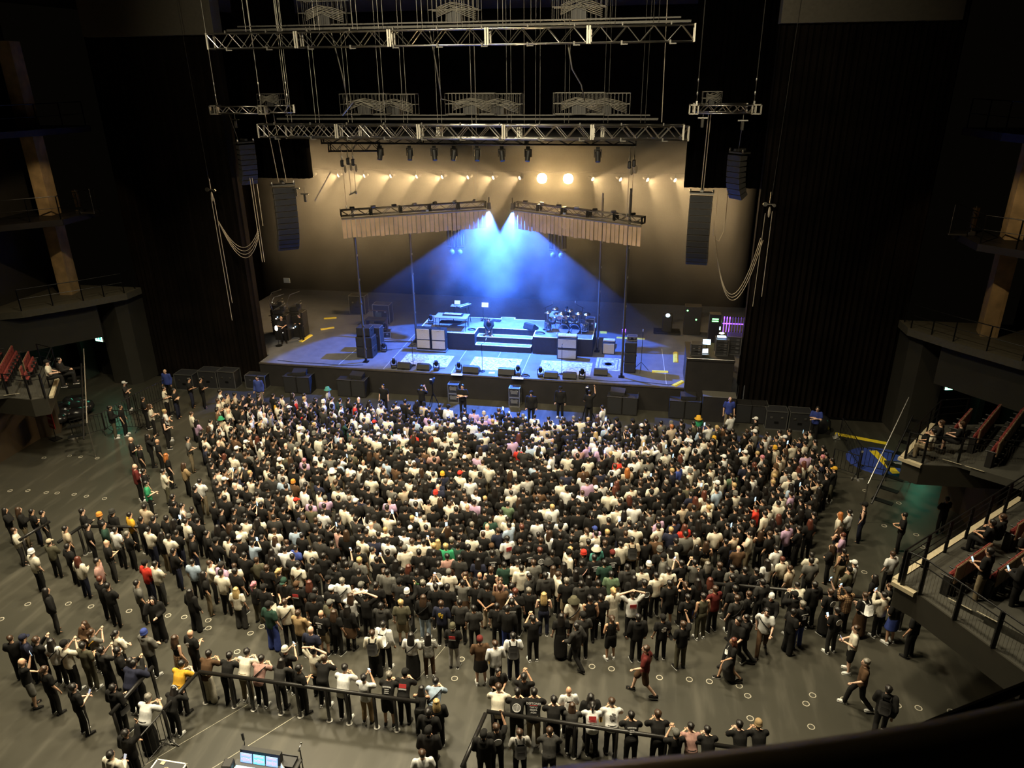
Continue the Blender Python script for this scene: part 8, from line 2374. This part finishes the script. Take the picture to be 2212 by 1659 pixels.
8.54 28.18 bk j cwt
5.93 28.49 pu t sK
-10.87 31.35 bk t sK
-9.02 31.33 bk t lK
14.42 30.56 bk t cwt
5.82 30.59 bk j sK
13.74 24.88 bk l sK
-7.75 25.18 bk j sK
5.96 26.49 br t sK
-0.75 30.36 bk t cwt
6.98 27.86 dg t sY
2.92 28.65 bk t lR
0.12 27.62 bk t sK
1.62 29.07 bk j sK
-4.50 24.87 bk t sK
15.90 29.91 bk t sK
-8.41 31.36 dg t sK
5.50 22.58 wt t sK
14.53 27.72 cr l lR
13.03 23.15 gy j sK
-6.51 22.99 dg t sK
14.86 29.55 bk t sB
1.85 28.37 dg t sK
7.89 26.71 bk j sK
-2.50 24.84 bk t sK
5.54 22.04 bk l cbk
7.01 23.29 cr l cbk
5.17 29.89 bk t sK
-10.41 25.70 nv t sK
-8.98 28.96 gy l sK
14.56 28.68 bk t sK
-6.81 28.73 dg t sK
10.70 27.84 bk t sK
5.33 29.03 bk t bbk
-2.53 29.75 bk t sK
10.94 26.43 cr t lK
11.79 23.47 bk t sK
7.64 22.56 dg t sK
10.07 25.51 ol l sK
6.24 29.02 wt t sK
-12.43 30.60 cr t sK
-6.97 26.82 gy l sK
13.28 31.14 bk l sG
2.37 22.31 bk t lK
2.64 25.98 bk t lK
7.87 24.40 bk j lR
-10.47 29.63 wt j sK
1.23 23.66 bk t sK
3.65 25.63 bk t sK
3.12 23.65 bk t sK
6.27 24.18 bk l sK
1.00 28.38 bk l sK
-8.13 22.79 bk l sK
10.59 23.65 bk j uK
4.85 23.94 bk t sK
1.78 23.34 wt t sB
9.54 31.20 bk t bgy
-10.84 30.59 dg t sK
-4.68 28.01 dk t sK
-6.12 27.45 bk t bgy
2.90 29.42 bk l bgy
10.17 25.06 nv t sK
-11.13 27.94 bk t sK
12.73 30.51 bk t uK
10.21 26.81 cr t bgy
9.85 27.93 bk l lR
-9.82 28.58 wt t sK
-5.19 20.05 bk j sK
-3.67 20.99 dg t sB
8.54 27.32 gy j sK
3.23 26.54 bk t sK
11.15 25.43 lb t sK
11.23 23.73 dg t sK
11.53 30.50 bk t lK
12.03 23.83 bk t sK
-6.44 25.43 ol t sK
13.00 27.60 bk l sK
7.15 30.32 bk t cbk
-5.09 26.30 bk t sK
-0.19 28.56 cr t sY
12.98 24.58 cr t cbk
9.12 24.11 bk j sK
8.38 23.27 dg t lK
15.98 28.59 bk j sK
7.35 25.47 br j lR
7.61 27.72 bk l sK
0.03 25.07 cr j sK
-7.54 27.77 dg t lK
1.92 25.26 dg t bbk
-7.82 23.71 nv j sK
3.80 24.49 bk t sK
-3.92 21.38 nv j sK
-7.22 21.81 bk t sK
14.66 26.45 bk t sK
12.75 24.03 cr l sK
9.26 25.72 bk t sG
-7.46 25.58 bk l cbk
-4.80 27.24 bk t x
-1.34 26.26 wt t sK
-3.34 22.05 bk t sK
6.56 26.77 bk t sK
8.42 30.99 bk t sK
-4.92 24.89 bk t sK
14.09 24.63 bk t lK
7.31 28.64 cr t sK
-7.32 22.74 bk j x
-6.23 20.69 bk t sK
10.37 30.66 bk t sK
-0.62 27.32 cr t bbk
-4.99 22.70 cr t sK
-12.33 30.07 cr t sB
-5.49 22.63 bk t sK
-4.64 30.63 bk t sK
-0.31 24.26 bk t uK
2.47 31.16 bk t sK
10.81 30.24 bk l sK
2.96 30.28 bk l sK
-5.76 20.68 cr t sK
-4.90 28.85 bk t lK
8.76 29.22 dg t sK
-1.23 24.18 bk t sK
-2.59 22.68 bk t sG
-0.22 22.19 bk t cbk
-8.52 26.78 wt t lR
-4.07 24.94 bk j cbk
-4.27 21.78 bk t sK
13.61 23.75 dg t sK
4.02 24.07 bk t sK
-8.22 25.15 bk t sB
-1.36 22.30 bk j sK
-4.79 30.21 wt t sK
-9.84 26.84 dg l sK
-0.00 29.55 bk l cwt
11.47 28.95 bk t sK
-1.40 31.27 bk t sK
7.11 26.28 bk t sK
10.23 24.00 dg j sK
-7.69 24.23 dg t sB
-7.32 29.07 bk l sK
14.44 27.08 bk t sK
-3.16 30.53 bk j sK
-3.68 25.58 bk t sK
-2.05 29.96 bk t lK
7.19 29.05 bk t sK
-0.49 25.17 dg t lB
1.38 25.93 bk t sK
3.55 28.62 bk l sK
-2.61 24.43 bk l lK
3.50 27.86 lb t sK
0.45 30.24 bk t sK
-0.31 23.70 bk t sK
-6.40 31.06 dk j sK
15.51 28.25 nv t sK
-6.13 21.56 bk t sK
-6.18 28.58 wt t sK
10.00 31.23 bk t sK
-1.19 25.83 bk t sG
11.50 25.04 bk t sK
-5.69 27.52 bk t uK
0.33 22.18 wt t sK
5.10 26.23 dg l sK
14.66 25.26 bk j lK
-2.95 28.14 cr t sK
9.96 27.35 wt l sK
-2.58 31.43 bk t lK
-8.05 30.48 bk t lK
-5.60 24.26 bk j sK
-5.02 31.40 bk t lK
-4.09 23.99 bk t sK
11.87 31.22 br t sK
-6.63 27.76 cr l sK
4.75 29.84 bk t sK
11.65 28.26 wt t cwt
-2.21 22.36 bk l cwt
8.85 26.24 dg t sB
0.65 28.09 bk t sK
-8.34 23.75 br t sK
-1.39 26.68 bk t sG
1.84 27.66 bk l lK
4.09 27.25 bk t sK
11.81 27.36 bk t uK
8.09 28.11 dg l sK
-11.49 29.54 cr l sK
5.77 31.07 bk t sY
-7.66 27.35 bk t sK
15.36 30.90 bk t sK
-2.26 27.00 gy t lK
14.35 26.05 bk t sK
9.50 26.63 nv j sY
-10.87 27.58 wt j sK
6.87 28.61 wt l sK
8.70 24.93 bk t cbk
-5.07 22.27 bk t lK
-3.87 30.49 bk t sK
11.36 26.40 cr j lK
1.64 22.47 bk t sK
7.93 22.87 bk l sK
2.58 29.14 bk t sK
3.92 30.13 bk t lK
-9.08 24.68 bk t sK
-4.40 27.67 ol t sK
-8.58 30.02 bk t cwt
9.97 30.39 bk t sK
-4.63 25.65 gy t sK
14.88 27.11 bk t sK
-2.87 26.58 br t sK
-6.33 24.43 bk t cbk
-0.20 26.08 bk t sK
-9.46 27.78 cr j sK
0.16 29.93 bk t cwt
11.16 24.19 bk t sK
3.27 24.62 lg t sB
-0.92 29.53 gy t sK
-3.76 28.28 bk t sK
2.06 21.45 bk t sK
-0.20 28.97 cr l sK
-3.31 21.22 bk t sB
1.48 30.00 bk t sY
6.62 31.14 bk t sK
-8.02 29.39 bk t sK
-8.41 27.64 bk t sK
-3.76 27.81 cr t sK
-2.19 25.77 lb t sK
13.26 27.98 bk j bbk
11.77 23.01 bk l uK
-2.61 20.70 bk t sK
-3.18 31.42 bk t sK
12.14 24.27 bk t sK
-3.44 24.61 bk t x
4.30 22.65 bk l sK
4.77 23.48 cr j sK
3.50 29.65 wt t lK
-1.10 20.98 cr t x
10.36 25.85 bk t sK
4.42 29.56 bk t cbk
-7.34 31.36 bk j lK
7.55 27.00 bk t sK
0.33 26.78 bk t sK
4.41 26.44 bk l sG'''
def tri(me):
    me.calc_loop_triangles(); v = np.empty(len(me.vertices)*3, np.float32); me.vertices.foreach_get('co', v); t = np.empty(len(me.loop_triangles)*3, np.int32); me.loop_triangles.foreach_get('vertices', t); return v.reshape(-1, 3), t.reshape(-1, 3)
TRI = {}
def tri_of(key, f):
    if key not in TRI: TRI[key] = tri(f())
    return TRI[key]
mats = []; mi = {}
def midx(m_):
    if m_.name not in mi: mi[m_.name] = len(mats); mats.append(m_)
    return mi[m_.name]
AV, AF, AM = [], [], []; n0 = 0; glow = mat('phone_screen', (.4, .6, .8), .3, emit=1.6, ecol=(.5, .78, 1))
random.seed(21)
for ln in CROWD.strip().split('\n'):
    q = ln.split(); x, y = float(q[0]), float(q[1]); top, hair = q[2], q[4]; ps = random.choice('ssssffffaaaaap'); k = {'j': 'l', 'd': 't'}.get(q[3], q[3])
    az = math.atan2(.5-x, 40-y)+random.gauss(0, .3); s = random.uniform(.92, 1.05); cs, sn_ = math.cos(-az)*s, math.sin(-az)*s
    parts = [(tri_of(('b', ps), lambda: body_mesh(ps, 0)), SKINS[random.randrange(3)]), (tri_of(('t', ps, k), lambda: top_mesh(ps, k, 0)), cloth(top)), (tri_of(('p', ps), lambda: bottom_mesh(ps, 'p', 0)), cloth(random.choice(('bk', 'bk', 'bk', 'dg', 'kh', 'nv'))))]
    if hair != 'x':
        if hair[0] in 'cbh': parts += [(tri_of(('h', ps, 'f'), lambda: hair_mesh(ps, 'f', 0)), hairm('K')), (tri_of(('hat', ps, hair[0]), lambda: hat_mesh(ps, hair[0])), cloth(hair[1:]))]
        else: parts.append((tri_of(('h', ps, hair[0]), lambda: hair_mesh(ps, hair[0], 0)), hairm(hair[1])))
    if ps == 'p' and random.random() < .55:
        c = (J_('p')['wrR']+J_('p')['wrL'])/2+V(0, .05, .10); me_ = tri_of(('ph',), lambda: MB().box(c, (.08, .012, .16)).mesh('ph', [])); parts.append((me_, glow))
    for (v_, t_), m_ in parts:
        w_ = np.empty_like(v_); w_[:, 0] = v_[:, 0]*cs-v_[:, 1]*sn_+x; w_[:, 1] = v_[:, 0]*sn_+v_[:, 1]*cs+y; w_[:, 2] = v_[:, 2]*s
        AV.append(w_); AF.append(t_+n0); AM.append(np.full(len(t_), midx(m_), np.int32)); n0 += len(v_)
av = np.concatenate(AV); af = np.concatenate(AF); am = np.concatenate(AM)
me = bpy.data.meshes.new('crowd'); me.vertices.add(len(av)); me.vertices.foreach_set('co', av.ravel()); me.loops.add(af.size); me.loops.foreach_set('vertex_index', af.ravel().astype(np.int32))
me.polygons.add(len(af)); me.polygons.foreach_set('loop_start', np.arange(0, af.size, 3, dtype=np.int32)); me.polygons.foreach_set('loop_total', np.full(len(af), 3, np.int32))
for m_ in mats: me.materials.append(m_)
me.polygons.foreach_set('material_index', am); me.update(); me.validate(); me.shade_smooth()
o = tag(link('crowd', me), 'dense crowd of standing people filling the floor up to the stage', 'crowd', None, 'stuff')
